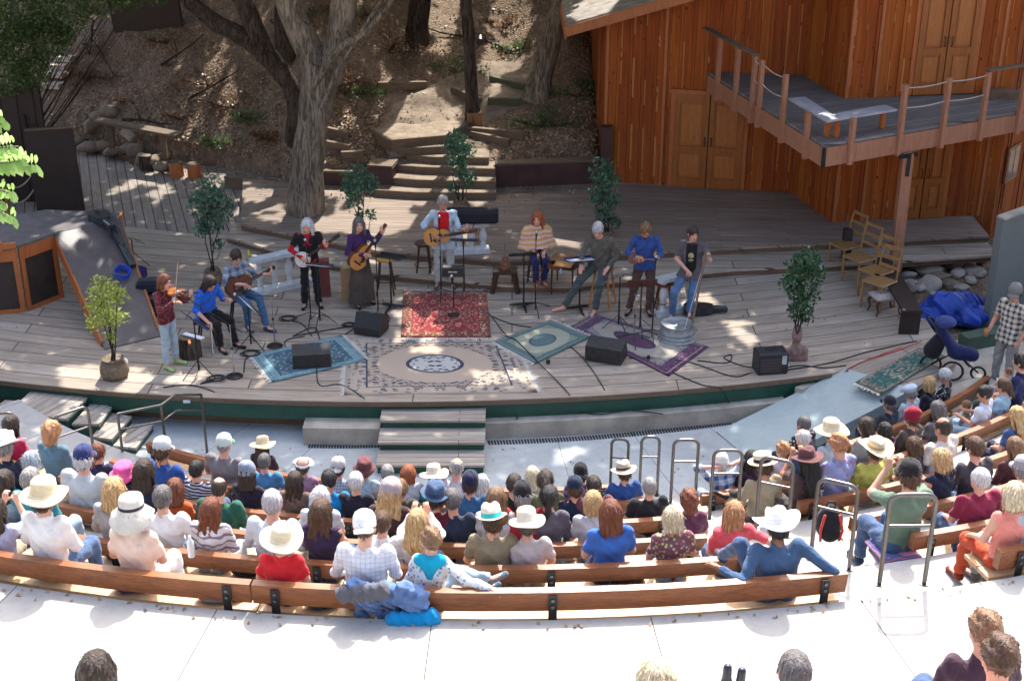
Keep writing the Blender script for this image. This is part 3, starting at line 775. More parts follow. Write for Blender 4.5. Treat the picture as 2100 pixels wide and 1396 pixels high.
# --- handrails
def rail(pts_px,z,label,h=.92,w=None,mid=.55):
 """steel loop; two foot points given by pixel on level z"""
 a,b=[gp(x,y,z)for x,y in pts_px];t=thing("handrail",label,"handrail",a,0,"steel handrail loops beside the seating")
 d=b-a;r=.0205;hh=Vector((0,0,h));c=.09;dn=d.normalized()
 pts=[Vector((0,0,0)),Vector((0,0,h-c))]
 for q in range(1,6):th=q/6*math.pi/2;pts.append(Vector((0,0,h-c))+Vector((0,0,c*math.sin(th)))+dn*c*(1-math.cos(th)))
 pts.append(hh+dn*c);pts.append(hh+d-dn*c)
 for q in range(1,6):th=q/6*math.pi/2;pts.append(d+Vector((0,0,h-c))-dn*c*(1-math.sin(th))+Vector((0,0,c*math.cos(th))))
 pts+=[d+Vector((0,0,h-c)),d]
 MB().tube(pts,r,10).build("loop",M['steel'],t)
 MB().cyl(Vector((0,0,h*.66)),d+Vector((0,0,h*.66)),.014,n=8).build("crossbar",M['steel'],t)
 for p in(Vector((0,0,0)),d):MB().cyl(p,p+Vector((0,0,.012)),.045,n=14).build("foot_plate",M['steel'],t)
 return t
rail([(1803,1198),(1895,1197)],2.965,"nearest and tallest steel loop, standing on the white walkway")
rail([(1662,1146),(1741,1166)],2.4,"steel loop on the terrace behind the coral tee, with the backpack seen through it")
rail([(1549,1086),(1614,1100)],1.8,"steel loop in front of the white cowboy hat, right one of the middle pair")
rail([(1455,1062),(1512,1062)],1.2,"steel loop just left of the long black haired person's bench")
rail([(1375,1030),(1425,1030)],.6,"steel loop left of the man with hands behind his head")
rail([(1311,1015),(1347,1015)],.0,"steel loop beside the grey haired man in black")
rail([(1251,1010),(1285,1012)],-.3,"steel loop behind the panama hat, nearest the stage",h=.88)
rail([(125,978),(196,952)],.3,"steel loop over the curly blonde head at left")
def rail2():
 t=thing("handrail","long bent handrail stretching left of the man in the green cap","handrail",gp(256,962,-.3),0,"steel handrail loops beside the seating")
 P=[gp(256,962,-.3),gp(345,955,-.4),gp(425,930,-.6)];o_=t.location.copy();tops=[p+Vector((0,0,z-p.z))for p,z in zip(P,(.62,.62,.42))]
 mid=P[1].lerp(P[2],.35);mt=Vector((mid.x,mid.y,.66))
 for hh,r in((0,.021),(.26,.015)):
  MB().tube([p-o_-Vector((0,0,hh))for p in(tops[0],tops[1],mt+Vector((0,0,.0)),tops[2])],r,8).build("top_bar" if hh==0 else "crossbar",M['steel'],t)
 for p,q in zip(P,tops):MB().cyl(p-o_,q-o_,.021,n=8).build("post",M['steel'],t)
rail2()
rail([(-30,972),(48,966)],.3,"steel loop cut by the left edge of the picture")
# --- helpers for walls
def ray(px,py):
 a,v=(px-1050)/F_PX,(py-698)/F_PX
 return Vector((a,_c-v*_s,-_s-v*_c))
def on_plane(px,py,P,N):
 d=ray(px,py);o=Vector((0,0,CAM_H));return o+d*((Vector(P)-o).dot(Vector(N))/d.dot(Vector(N)))
class Wall:
 def __init__(s,a,b):s.a=Vector((*a,0));s.b=Vector((*b,0));s.u=(s.b-s.a).normalized();s.n=Vector((s.u.y,-s.u.x,0));s.L=(s.b-s.a).length
 def uz(s,px,py):p=on_plane(px,py,s.a,s.n);return(p-s.a).dot(s.u),p.z
 def P(s,u,z,off=0.0):return s.a+s.u*u+s.n*off+Vector((0,0,z))
 def mat(s):return Matrix((s.u,-s.n,Vector((0,0,1)))).transposed()
 def box(s,mb,u0,u1,z0,z1,o0,o1,mi=0):
  q=[s.P(u,z,o)for z in(z0,z1)for u,o in((u0,o1),(u1,o1),(u1,o0),(u0,o0))]
  mb.add(q,[(3,2,1,0),(4,5,6,7),(0,1,5,4),(1,2,6,5),(2,3,7,6),(3,0,4,7)],mi)
rng=random.Random(7)
# --- the barn
barn=thing("barn","redwood board barn with double doors and a balcony behind the stage","building",(5.98,28.7,.3))
BO=barn.location.copy()
def bpart(mb,name,mats,parent=barn):
 o=mb.build(name,mats,parent);
 if parent is barn:o.location=-BO
 return o
corners=[(1.78,38.0),(1.95,29.45),(5.98,28.7),(6.44,26.9),(9.85,27.35),(13.2,31.5)]
walls=[Wall(corners[i],corners[i+1])for i in range(5)]
def roof_z(x):return 3.78+.33*(min(x,10.5)-1.12)-.33*max(0,x-10.5)
for w in walls:
 V,F,UV=[],[],[];u=0
 while u<w.L-.001:
  bw=.26;u1=min(w.L,u+bw);th=rng.choice([0,0,.014,.022]);g=.004
  def zt(uu):return roof_z(w.P(uu,0).x)-.02
  b=len(V)
  for uu in(u+g,u1-g):
   V.append(w.P(uu,-.3,th));UV.append((uu,-.3));V.append(w.P(uu,zt(uu),th));UV.append((uu,zt(uu)))
   V.append(w.P(uu,-.3,-.06));UV.append((uu,-.3));V.append(w.P(uu,zt(uu),-.06));UV.append((uu,zt(uu)))
  F+=[(b,b+4,b+5,b+1),(b+2,b,b+1,b+3),(b+4,b+6,b+7,b+5),(b+6,b+2,b+3,b+7)]
  u=u1
 me=bpy.data.meshes.new("wall");me.from_pydata(V,[],F);me.materials.append(M['barn']);uv=me.uv_layers.new(name='UVMap')
 for l in me.loops:uv.data[l.index].uv=(UV[l.vertex_index][0]+w.a.x*3.3,UV[l.vertex_index][1])
 me.update();o=link(bpy.data.objects.new("wall",me),barn);o.location=-BO
for w,us in((walls[1],(.06,1.28)),(walls[2],()),(walls[3],(.05,.62,3.1)),(walls[4],(.4,))):
 for u in us:mb=MB();w.box(mb,u-.03,u+.03,.3,roof_z(w.P(u,0).x)-.05,.023,.045);bpart(mb,"batten",M['batten'])
rp_=[(1.12,28.95),(5.6,28.15),(6.0,26.35),(10.3,26.8),(14.2,31.3),(14.2,39),(1.0,39)]
def roof_mesh(off0,off1,poly):
 n=len(poly);V=[Vector((p[0],p[1],roof_z(p[0])+off0))for p in poly]+[Vector((p[0],p[1],roof_z(p[0])+off1))for p in poly]
 return V,[tuple(range(n,2*n)),tuple(reversed(range(n)))]+[(i,(i+1)%n,n+(i+1)%n,n+i)for i in range(n)]
poly=[(1.12,28.95),(5.6,28.15),(6.0,26.35),(10.3,26.8),(10.5,27.05),(10.5,39),(1.0,39)]
mb=MB();mb.add(*roof_mesh(0,.05,poly));mb.add(*roof_mesh(0,.05,[(10.5,27.05),(14.2,31.3),(14.2,39),(10.5,39)]));roof=bpart(mb,"roof",M['shingle'])
mb=MB();P_=[Vector((x,y,roof_z(x)))for x,y in((1.10,28.93),(5.58,28.13),(5.98,26.33),(10.3,26.78))]
for a,b in zip(P_[:-1],P_[1:]):mb.bar(a+Vector((0,-.02,-.09)),b+Vector((0,-.02,-.09)),.035,.20)
bpart(mb,"fascia_board",M['batten'])
mb=MB();mb.bar(Vector((1.10,28.93,roof_z(1.1)-.12)),Vector((1.0,39,roof_z(1.0)-.12)),.035,.26);mb.add(*roof_mesh(-.03,-.005,[(1.15,29.0),(1.93,28.85),(1.8,38.5),(1.05,38.5)]));bpart(mb,"eave_board",M['orange_wood'])
def ddoor(w,pxs,py0,py1,label,zfix=None,seam=None):
 (u0,zb),(u1,_)=w.uz(pxs[0],py1),w.uz(pxs[1],py1);zt=w.uz((pxs[0]+pxs[1])/2,py0)[1]
 if zfix is not None:zb=zfix
 um=(u0+u1)/2
 for s_,(a,b)in enumerate(((u0,um-.012),(um+.012,u1))):
  mb=MB();W=b-a;fr=.105
  w.box(mb,a,b,zb,zt,.024,.050)
  for z0,z1 in((zb,zb+.2),(zb+(zt-zb)*.38,zb+(zt-zb)*.38+.13),(zt-.14,zt)):w.box(mb,a,b,z0,z1,.050,.082)
  w.box(mb,a,a+fr,zb,zt,.050,.0835);w.box(mb,b-fr,b,zb,zt,.050,.0835)
  pb=MB()
  for z0,z1 in((zb+.25,zb+(zt-zb)*.38-.05),(zb+(zt-zb)*.38+.18,zt-.22)):w.box(pb,a+fr+.04,b-fr-.04,z0,z1,.0505,.064)
  n=6
  for i in range(n):
   q0,q1=a+fr+(W-2*fr)*i/n,a+fr+(W-2*fr)*(i+1)/n;tm=(i+.5)/n*2-1;w.box(mb,q0,q1,zt-.14-.07*abs(tm)**2,zt-.141,.050,.071)
  d=bpart(mb,"door",M['door_wood']);pb.build("door_panels",M["panel_wood"],d)
  hb=MB();hu=(um-.07)if s_==0 else(um+.07);w.box(hb,hu-.035,hu+.035,zb+(zt-zb)*.40,zb+(zt-zb)*.62,.074,.082)
  c=w.P(hu,zb+(zt-zb)*.46,.09);hb.tube([c,c+w.n*.05,c+w.n*.05+Vector((0,0,.18)),c+Vector((0,0,.18))],.012,6);h=hb.build("handle",M['dark_wood'],d)
 mb=MB();w.box(mb,u0-.09,u0-.004,zb,zt+.07,.024,.06);w.box(mb,u1+.004,u1+.09,zb,zt+.07,.024,.06);w.box(mb,u0-.12,u1+.12,zt+.004,zt+.09,.024,.10);bpart(mb,"door_frame",M['orange_wood'])
 mb=MB();w.box(mb,um-.011,um+.011,zb,zt,.024,.03);w.box(mb,u0,u1,zb-.03,zb,.024,.05);bpart(mb,"threshold",M['black_plastic'])
ddoor(walls[1],(1377,1517),193,381,"lower",.31)
ddoor(walls[3],(1868,1985),-25,190,"upper",2.88)
ddoor(walls[3],(1838,1926),262,442,"lower",.31)
w=walls[4];u0,z1=w.uz(2070,268);u1,z0=w.uz(2125,330)
mb=MB();w.box(mb,u0,u0+.65,z0,z0+.75,.03,.07);win=bpart(mb,"window",M['mid_wood'])
mb=MB();w.box(mb,u0+.06,u0+.30,z0+.06,z0+.69,.071,.076);w.box(mb,u0+.35,u0+.59,z0+.06,z0+.69,.071,.076)
NTg=NT('window_glass');gm=NTg.done((.10,.12,.13),.08,0,.8);mb.build("pane",gm,win)
ZB=2.85;cl=gp(1453,148,ZB);cc_=gp(1691,297,ZB);cr=gp(2100,226,ZB);cr2=cc_+(cr-cc_)*1.7
me=poly_sheet("balcony_floor",[cl.xy,cc_.xy,cr2.xy,(13.0,31.3),(9.85,27.30),(6.45,26.85),(5.96,28.66)],ZB,.05,M['balcony_boards'],R(25));o=link(bpy.data.objects.new("balcony_floor",me),barn);o.location=-BO
mb=MB();dz=Vector((0,0,-.23));mb.bar(cl+dz,cc_+dz,.05,.34);bpart(mb,"balcony_beam",M['redwood_post'])
mb=MB();mb.bar(cc_+dz+Vector((.02,0,0)),cr2+dz,.05,.34);bpart(mb,"balcony_beam",M['redwood_post'])
mb=MB();mb.box(cc_+Vector((-.0,-.02,-.23)),(.06,.05,.345),R(25));bpart(mb,"corner_plate",M['black_metal'])
mb=MB()
for t in np.linspace(.08,.95,9):p=cc_.lerp(cr2,t);q=Vector((p.x-.6*.0,27.2,0));mb.bar((p.x,p.y+.05,ZB-.16),(p.x-.2,max(p.y+.1,27.0),ZB-.16),.05,.2)
for t in np.linspace(.15,.95,6):p=cl.lerp(cc_,t);mb.bar((p.x+.05,p.y,ZB-.16),(min(6.4,p.x+2.2),p.y+.5,ZB-.16),.05,.2)
bpart(mb,"joists",M['sleeper'])
def edge_pt(px,left):
 a,b=(cl,cc_)if left else(cc_,cr2);lo,hi=0.0,1.0
 for _ in range(30):
  m=(lo+hi)/2
  if proj(*a.lerp(b,m))[0]<px:lo=m
  else:hi=m
 return a.lerp(b,lo)
outL=Vector((-(cc_-cl).y,(cc_-cl).x,0)).normalized();outL=-outL if outL.y>0 else outL
outR=Vector((-(cr-cc_).y,(cr-cc_).x,0)).normalized();outR=-outR if outR.y>0 else outR
tops={}
for px,left,h in((1478,1,.92),(1515,1,.90),(1549,1,.88),(1563,1,.88),(1611,1,.86),(1661,1,.42),(1741,0,.42),(1841,0,.88),(1929,0,.88),(2009,0,.88),(2086,0,.88),(2180,0,.88)):
 p=edge_pt(px,left)+(outL if left else outR)*.065;mb=MB();ang=math.atan2(*(((cc_-cl)if left else(cr-cc_)).yx))
 mb.box(p+Vector((0,0,(h-.42)/2)),(.085,.085,h+.42),ang);bpart(mb,"railing_post",M['redwood_post']);tops[px]=p+Vector((0,0,h))
mb=MB();
def plank(a,b,w_,t_,name,mat):
 mb=MB();mb.bar(a,b,w_,t_);return bpart(mb,name,mat)
plank(tops[1478]+Vector((-.28,.35,.06)),tops[1549]+Vector((0,0,.03)),.14,.035,"hand_rail",M['sleeper'])
plank(tops[2009]+Vector((-.02,0,.03)),tops[2180]+Vector((0,0,.03)),.14,.035,"hand_rail",M['sleeper'])
def rope(a,b,sag,r=.012,mat=None,parent=barn,name="rope"):
 pts=[a.lerp(b,t)-Vector((0,0,sag*4*t*(1-t)))for t in np.linspace(0,1,9)];mb=MB();mb.tube(pts,r,6)
 return bpart(mb,name,mat or m_plain((.42,.38,.33),.9,0,.2,30,.2,name='rope'),parent)
for a,b in((1549,1563),(1563,1611),(1841,1929),(1929,2009)):
 for dz_,sg in((.06,.05 if a<1700 else .03),(.42,.06 if a<1700 else .03)):
  rope(tops[a]-Vector((0,0,dz_)),tops[b]-Vector((0,0,dz_)),sg)
s0,s1,s2=edge_pt(1613,1),cc_,edge_pt(1835,0)
iL,iR=-outL,-outR;Mt=m_plain((.34,.35,.38),.5,0,.25,4,.2,name='worn_grey_plank');zz=Vector((0,0,.43))
mb=MB();i0,i2=s0+iL*.34,s2+iR*.34;den=(cc_-cl).normalized();corner_in=cc_+(iL+iR)*.36
vs=[s0+zz,s1+zz,corner_in+zz,i0+zz];
def slab(vs,t=.035):
 n=len(vs);mb.add(vs+[v-Vector((0,0,t))for v in vs],[tuple(range(n)),tuple(reversed(range(n,2*n)))]+[(i,n+i,n+(i+1)%n,(i+1)%n)for i in range(n)])
slab(vs);slab([s1+zz,s2+zz,i2+zz,corner_in+zz]);bpart(mb,"corner_seat",Mt)
for p in(i0.lerp(corner_in,.15),i0.lerp(corner_in,.9),corner_in.lerp(i2,.12),i2+iR*0):mb=MB();mb.box(p+Vector((0,0,.2))-(iL+iR)*.04,(.08,.08,.385),R(25));bpart(mb,"seat_leg",M['orange_wood'])
mb=MB();mb.bar((7.22,24.72,-.3),(7.18,24.70,ZB-.41),.19,.19,up=(0,1,0));bpart(mb,"balcony_column",M['redwood_post'])
mb=MB();mb.box((7.17,24.585,ZB-.43),(.42,.015,.08),R(25));mb.box((7.19,24.60,ZB-.62),(.07,.02,.42),0);bpart(mb,"steel_bracket",M['black_metal'])
mb=MB();p=gp(2055,202,ZB);mb.prism([(p.x-.35,p.y+.1),(p.x+.1,p.y-.12),(p.x+.45,p.y),(p.x+.2,p.y+.35),(p.x-.25,p.y+.3)],ZB,ZB+.12);bpart(mb,"corner_step",M['sleeper'])
mb=MB();mb.bar((6.4,25.25,.15),(6.4,25.3,.75),.16,.16,up=(0,1,0));tag(mb.build("stub_post",M['near_black_wood']),"short dark post behind the yellow chairs","post")
# --- retaining walls and hillside stairs
def wall_seg(name,a,b,z0,z1,th,label,mat,cap=None,group=None):
 t=thing(name,label,"retaining wall",(a[0],a[1],z0),0,group);a,b=Vector((*a,0)),Vector((*b,0));o_=t.location
 mb=MB();mb.bar(a+Vector((0,0,(z0+z1)/2))-o_,b+Vector((0,0,(z0+z1)/2))-o_,th,z1-z0);mb.build("wall_face",mat,t)
 if cap:mb=MB();mb.bar(a+Vector((0,.06,z1+.022))-o_,b+Vector((0,.06,z1+.022))-o_,th+cap,.042);mb.build("cap_plank",M['sleeper'],t)
 return t
wall_seg("retaining_wall",(-.36,29.05),(2.08,29.38),.3,.80,.1,"maroon painted timber retaining wall between the hillside stairs and barn",M['maroon_paint'],.16)
wall_seg("retaining_wall",(-3.05,29.05),(-2.5,28.95),.3,.82,.45,"short maroon block of wall at the left foot of the hillside stairs",M['maroon_paint'],.05)
wall_seg("retaining_wall",(-4.5,29.22),(-3.06,29.12),.3,.60,.1,"low maroon wall right of the big oak trunk",M['maroon_paint'],.14)
wall_seg("kerb",(-6.35,29.9),(-4.55,29.3),.0,.22,.1,"low timber kerb behind the left potted tree",M['sleeper'],.06)
mb=MB();mb.bar((2.02,29.18,.8),(2.02,29.18,1.62),.24,.2,up=(0,1,0));tag(mb.build("timber_block",M['maroon_paint']),"upright dark maroon timber block at the barn's left corner","post")
hs=thing("hillside_stairs","broad timber edged stairs climbing the hillside behind the stage","stairs",gp(895,408,.3))
for i,(l,r,y0,z,yb)in enumerate([((770,388),(1017,394),0,.45,29.6),((777,361),(1017,371),0,.60,29.8),((791,335),(1016,345),0,.75,30.0),((835,316),(1003,322),0,.90,30.2),((813,300),(960,296),0,1.05,30.4)]):
 a,b=gp(*l,z),gp(*r,z);mid=a.lerp(b,.35)+Vector((0,-.10,0))
 me=poly_sheet("tread",[a.xy,mid.xy,b.xy,(b.x,yb),(a.x,yb)],z,.05,M['path'],0);o=link(bpy.data.objects.new("tread",me),hs);o.location=-hs.location
 mb=MB();dzv=Vector((0,0,-.085))
 for p,q in((a,mid),(mid,b)):mb.bar(p+dzv+Vector((0,-.02,.01)),q+dzv+Vector((0,-.02,.01)),.05,.15)
 o=mb.build("riser",M['sleeper'],hs);o.location=-hs.location
a,b,c,d=gp(758,263,1.22),gp(801,286,1.22),gp(927,275,1.22),gp(985,240,1.22)
me=poly_sheet("landing",[a.xy,b.xy,c.xy,d.xy,(d.x,32.2),(a.x+.4,32.2)],1.22,.6,M['path']);o=link(bpy.data.objects.new("landing",me),hs);o.location=-hs.location
mb=MB()
for p,q in((a,b),(b,c),(c,d)):mb.bar(p+Vector((0,-.02,-.13)),q+Vector((0,-.02,-.13)),.06,.26)
o=mb.build("landing_riser",M['sleeper'],hs);o.location=-hs.location
mossy=m_wood((.05,.06,.03),(.12,.12,.07),1,0,.85,'mossy_timber')
for i,(p,q,m_)in enumerate([((964,281),(1045,300),0),((942,271),(1074,283),0),((1000,214),(1068,215),1),((1006,167),(1077,186),1),((927,190),(984,216),0),((774,182),(874,180),0),((668,274),(715,285),0),((662,300),(718,312),0),((700,325),(745,322),0)]):
 a,b=on_hill(*p),on_hill(*q);mb=MB();mb.bar(a+Vector((0,0,.05)),b+Vector((0,0,.05)),.11,.18)
 tag(mb.build("timber_step",mossy if m_ else M['sleeper']),["timber step edging right of the slim trunk's base, lower one","long timber step edging crossing behind the middle tree","mossy green timber edging on the upper path","mossy green timber edging by the leaning trunk","timber edging just left of the slim trunk","lone timber edging high on the path above the landing","timber edging on the bank right of the oak, highest","timber edging on the bank right of the oak, middle","timber edging on the bank right of the oak, lowest"][i],"step","timber step edgings set into the hillside")
V,F=[],[];ry=[264,240,215,190,165,145,128];rl_=[772,785,800,850,900,945,985];rr_=[985,1035,1072,1092,1105,1112,1120];nn_=16
for y in np.linspace(264,128,26):
 for q in range(nn_+1):p=on_hill(np.interp(-y,[-a for a in ry],rl_)*(1-q/nn_)+np.interp(-y,[-a for a in ry],rr_)*q/nn_+9*math.sin(y*.31+q)*(q in(0,nn_)),y);V.append((p.x,p.y,p.z+.022*(0<q<nn_)-.02*(q in(0,nn_))))
for i in range(25):
 for q in range(nn_):a=i*(nn_+1)+q;F.append((a,a+1,a+nn_+2,a+nn_+1))
me=bpy.data.meshes.new("path");me.from_pydata(V,[],F);me.materials.append(M['path']);me.polygons.foreach_set("use_smooth",[True]*len(F));struct_obj("path",me)
for i,(x,y)in enumerate([(133,124),(120,141),(115,158),(109,181)]):
 a=on_hill(x,y);mb=MB();mb.box(a+Vector((0,0,.04)),(.5,.3,.12),R(-15));tag(mb.build("stone_step",M['rock_pale']),"pale stone step, number %s from the top of the small flight at upper left"%["one","two","three","four"][i],"step","stone steps at upper left")
 # --- rocks
def rock_mb(mb,c,r,seed,mi=0,flat=.75,ang=False):
 if ang:
  rg=random.Random(seed);pl=[Vector((rg.gauss(0,1),rg.gauss(0,1),rg.gauss(0,1))).normalized()for _ in range(11)];pd=[rg.uniform(.55,.95)for _ in pl];n,m=14,9;V=[]
  for k in range(m+1):
   for i in range(n):
    th,t=math.pi*k/m,2*math.pi*i/n;v=Vector((math.sin(th)*math.cos(t),math.sin(th)*math.sin(t),-math.cos(th)));d=min([q/v.dot(p_)for p_,q in zip(pl,pd)if v.dot(p_)>.05]+[1.15]);V.append(Vector(c)+Vector((v.x*d*r*1.2,v.y*d*r,v.z*d*r*flat)))
  return mb.add(V,[(k*n+i,k*n+(i+1)%n,(k+1)*n+(i+1)%n,(k+1)*n+i)for k in range(m)for i in range(n)],mi,False)
 rg=random.Random(seed);n,m=12,8;V=[];c=Vector(c)
 ph=[rg.uniform(0,9)for _ in range(6)];Mx=Matrix.Rotation(rg.uniform(0,6),3,'Z')@Matrix.Rotation(rg.uniform(-.4,.4),3,'X')
 for k in range(m+1):
  th=math.pi*k/m
  for i in range(n):
   t=2*math.pi*i/n;v=Vector((math.sin(th)*math.cos(t),math.sin(th)*math.sin(t),-math.cos(th)))
   f=1+.13*math.sin(v.x*2.3+ph[0])+.12*math.sin(v.y*2.9+ph[1])+.10*math.sin(v.z*3.1+ph[2])+.06*math.sin(v.x*5+v.y*4+ph[3])
   if rg.random()<.0:f*=.9
   q=Vector((v.x*r*1.15*f,v.y*r*.9*f,v.z*r*flat*f));V.append(c+Mx@q)
 F=[(k*n+i,k*n+(i+1)%n,(k+1)*n+(i+1)%n,(k+1)*n+i)for k in range(m)for i in range(n)]
 return mb.add(V,F,mi,True)
def rock(c,r,seed,label,mat='rock',group=None,flat=.75,name="boulder"):
 mb=MB();rock_mb(mb,(0,0,0),r,seed,0,flat,name=='stone');o=mb.build(name,M[mat]);o.location=c;return tag(o,label,"rock",group)
rr=[(170,283,.17),(187,292,.20),(205,290,.15),(221,290,.19),(240,300,.20),(262,297,.19),(283,302,.24),(303,316,.2),(322,318,.18),(335,330,.16),(345,308,.13),(205,238,.2),(222,232,.26),(192,255,.22)]
lab=["leftmost","second from left","third from left","fourth from left","fifth from left","sixth from left","largest, under the seat plank's middle","just left of the dark stump","just right of the dark stump","lowest at the right end","small one at the far right end","left one above the plank seat","big one above the plank seat","one under the plank seat's left end"]
for i,(x,y,r)in enumerate(rr):
 p=gp(x,y,.2)if i<11 else on_hill(x,y);rock(p+Vector((0,-.32 if i<11 else 0,-.03)),r,40+i,"rounded brown boulder of the dry stone bank, "+lab[i],'rock',"boulders of the bank behind the left deck")
mb=MB();mb.box((0,0,0),(.34,.2,.12),0,bev=.02);o=mb.build("stone_block",M['rock_pale']);o.location=gp(262,276,.5);o.rotation_euler=(.5,.5,-.5);tag(o,"pale squared stone block tilted on the boulders","rock")
a,b=gp(172,302,.06),gp(352,346,.06);mb=MB();mb.bar(a,b,.12,.12);tag(mb.build("edging_log",M['sleeper']),"long timber edging at the foot of the boulders","edging")
t=thing("plank_seat","weathered plank seat on two posts above the boulders","bench",gp(280,300,0));a,b=gp(196,246,.95),gp(368,277,.88);o_=t.location
mb=MB();mb.bar(a-o_,b-o_,.32,.06);mb.build("seat",M['sleeper'],t)
for p in(a.lerp(b,.17),a.lerp(b,.8)):MB().bar(p-o_-Vector((0,0,.03)),p-o_-Vector((0,0,.6)),.15,.12).build("leg",M['sleeper'],t)
def stump(p,r,h,label,mat_side,mat_top,ribbed=True,name="stump"):
 t=thing(name,label,"stump",p)
 rg=random.Random(int(p.x*100));ph=[rg.uniform(0,6)for _ in range(3)]
 fn=lambda v,th,rr:v*(1+.03*math.sin(9*th+ph[0])+.02*math.sin(17*th+ph[1]))if rr>.01 else v
 mb=MB();mb.lathe([(r*1.04,0),(r,h*.5),(r*.98,h-.012),(r*.95,h)],n=40,fn=lambda v,th,rr:Vector((v.x*(1+.035*math.sin(9*th+ph[0])),v.y*(1+.035*math.sin(13*th+ph[1])),v.z)));mb.build("bark",mat_side,t)
 MB().cyl((0,0,h-.02),(0,0,h+.003),r*.94,n=24).build("cut_top",mat_top,t);return t
stump(gp(300,348,0),.15,.34,"dark stump at the foot of the boulders",M['bark_dark'],M['rock'])
stump(gp(363,362,0),.155,.33,"orange stump seat, left of the pair behind the left deck",M['orange_wood'],M['sleeper'])
stump(gp(399,363,0),.145,.32,"orange stump seat, right of the pair behind the left deck",M['orange_wood'],M['sleeper'])
ORD=['at its left corner','front left of the largest group','upper left of centre','middle of the heap','big one upper right of centre','upper right near the grey wall','small one nearest the grey wall','right of centre','large one front of centre','small one at lower left','small one by the lower left one','close under the grey wall','small one high in the middle','small one high right of the middle','low right of centre','low in the middle','small one against the dark bench','small one left of the middle','small one on the heap middle','tiny one under the wall','tiny one low by the wall','tiny one at upper left','tiny one by the bench end','tiny one lowest left of middle','tiny one lowest right of middle','tiny one left of the lower middle']
for i in range(26):
 x,y=[(1850,518),(1878,540),(1905,552),(1925,565),(1955,535),(1985,530),(2005,528),(1960,555),(1900,578),(1860,590),(1885,585),(1995,548),(1915,532),(1938,528),(1975,585),(1950,578),(1840,540),(1865,560),(1930,545),(2010,556),(1990,570),(1880,520),(1846,575),(1915,600),(1945,598),(1870,575)][i]
 r=[.16,.18,.22,.2,.24,.22,.14,.14,.22,.13,.12,.2,.12,.12,.13,.15,.14,.12,.12,.1,.12,.11,.1,.09,.08,.1][i]
 rock(gp(x,y+4,-.2),r,90+i,"pale rubble stone in the stage side pit, %s"%ORD[i],'rock_pale' if i%3 else 'rock',"stones in the rubble pit beside the stage",.7,"stone")
 # --- dark panels at the left
t=thing("dark_hut","dark brown boarded hut cut by the left edge of the picture","building",(-11.5,28.9,0))
mb=MB();mb.bar((-2.5,.1,1.28),(1.62,.1,1.28),.12,2.56);
for i in range(12):mb.bar((-2.4+i*.35,.03,1.27),(-2.37+i*.35,.03,1.27),.03,2.5)
mb.build("wall",M['near_black_wood'],t)
mb=MB();mb.tube([(-2.5,.0,2.42),(-.9,0,2.55),(.3,0,2.68),(1.5,.1,2.85)],[.035,.04,.04,.03],8);mb.build("roof_pole",M['sleeper'],t)
mb=MB();mb.box((1.25,-.02,1.0),(.06,.04,1.9));mb.build("post",M['black_metal'],t)
t=thing("panel_door","tall dark brown panel door standing at the left end of the deck","panel",(-9.55,28.35,0))
mb=MB();mb.bar((-.5,-.1,.9),(.46,.06,.92),.07,1.8);mb.build("panel_board",M['near_black_wood'],t)
mb=MB();mb.bar((-.5,-.1,1.81),(.46,.06,1.83),.09,.03);mb.build("top_edge",M['sleeper'],t)
t=thing("rope_railing","post with two drooping ropes in front of the dark hut","railing",gp(22,462,0));Mr=m_plain((.42,.38,.33),.9,0,.2,30,.2,name='rope');o_=t.location
mb=MB();mb.cyl((0,0,0),(0,0,.95),.045,n=10);mb.build("post",M['mid_wood'],t)
q=gp(85,425,0)-o_
for z,sg in((.86,.2),(.55,.22)):
 mb=MB();a,b=Vector((0,0,z)),q+Vector((0,0,z+.02));mb.tube([a.lerp(b,s)-Vector((0,0,sg*4*s*(1-s)))for s in np.linspace(0,1,12)],.016,6);mb.build("rope",Mr,t)
mb=MB();mb.cyl(q,q+Vector((0,0,.92)),.03,n=8);mb.build("post",M['black_metal'],t)
a,b=on_hill(255,62),on_hill(372,55);t=thing("dark_fence","near black board fence high on the hill at upper left","fence",a)
mb=MB();mb.bar(Vector((-.3,0,.55)),b-a+Vector((0,0,.55)),.08,1.3);mb.build("boards",M['near_black_wood'],t)
t=thing("grey_wall","flat grey rendered wall rising at the right edge behind the standing man","wall",(8.4,22.9,-.3))
mb=MB();mb.bar((0,0,.95),(3.6,2.6,1.05),.14,2.35);mb.build("wall_face",M['grey_wall'],t)
mb=MB();mb.bar((0,0,2.14),(3.6,2.6,2.24),.18,.04);mb.build("cap",M['old_concrete'],t)
p=gp(2000,830,-.3);t=thing("concrete_stub","round topped concrete block beside the standing man","block",p)
mb=MB();n=14;prof=[(-.62,-.5),(-.62,.05)]+[(-.62*math.cos(math.pi*i/n),.05+.36*math.sin(math.pi*i/n))for i in range(1,n)]+[(.62,.05),(.62,-.5)]
mb.prism(prof,-.14,.14,0,Matrix.Rotation(R(18),4,'Z')@Matrix(((1,0,0,0),(0,0,1,0),(0,1,0,0),(0,0,0,1))));mb.build("block_body",M['old_concrete'],t)
struct_obj("side_platform",poly_sheet("side_platform",[gp(1885,790,-.12).xy,(7.2,22.0),(8.6,22.4),(12.5,24),(12.5,19.5),gp(1960,850,-.12).xy],-.12,.5,M['old_concrete']))
t=thing("green_planter","low green kerb block under the blue tarpaulin","block",gp(1985,715,-.12));mb=MB();mb.bar((-.1,0,.12),(1.6,.7,.12),.25,.25);mb.build("block_body",m_plain((.05,.085,.06),.7,0,.25,4,.2,name='dull_green'),t)
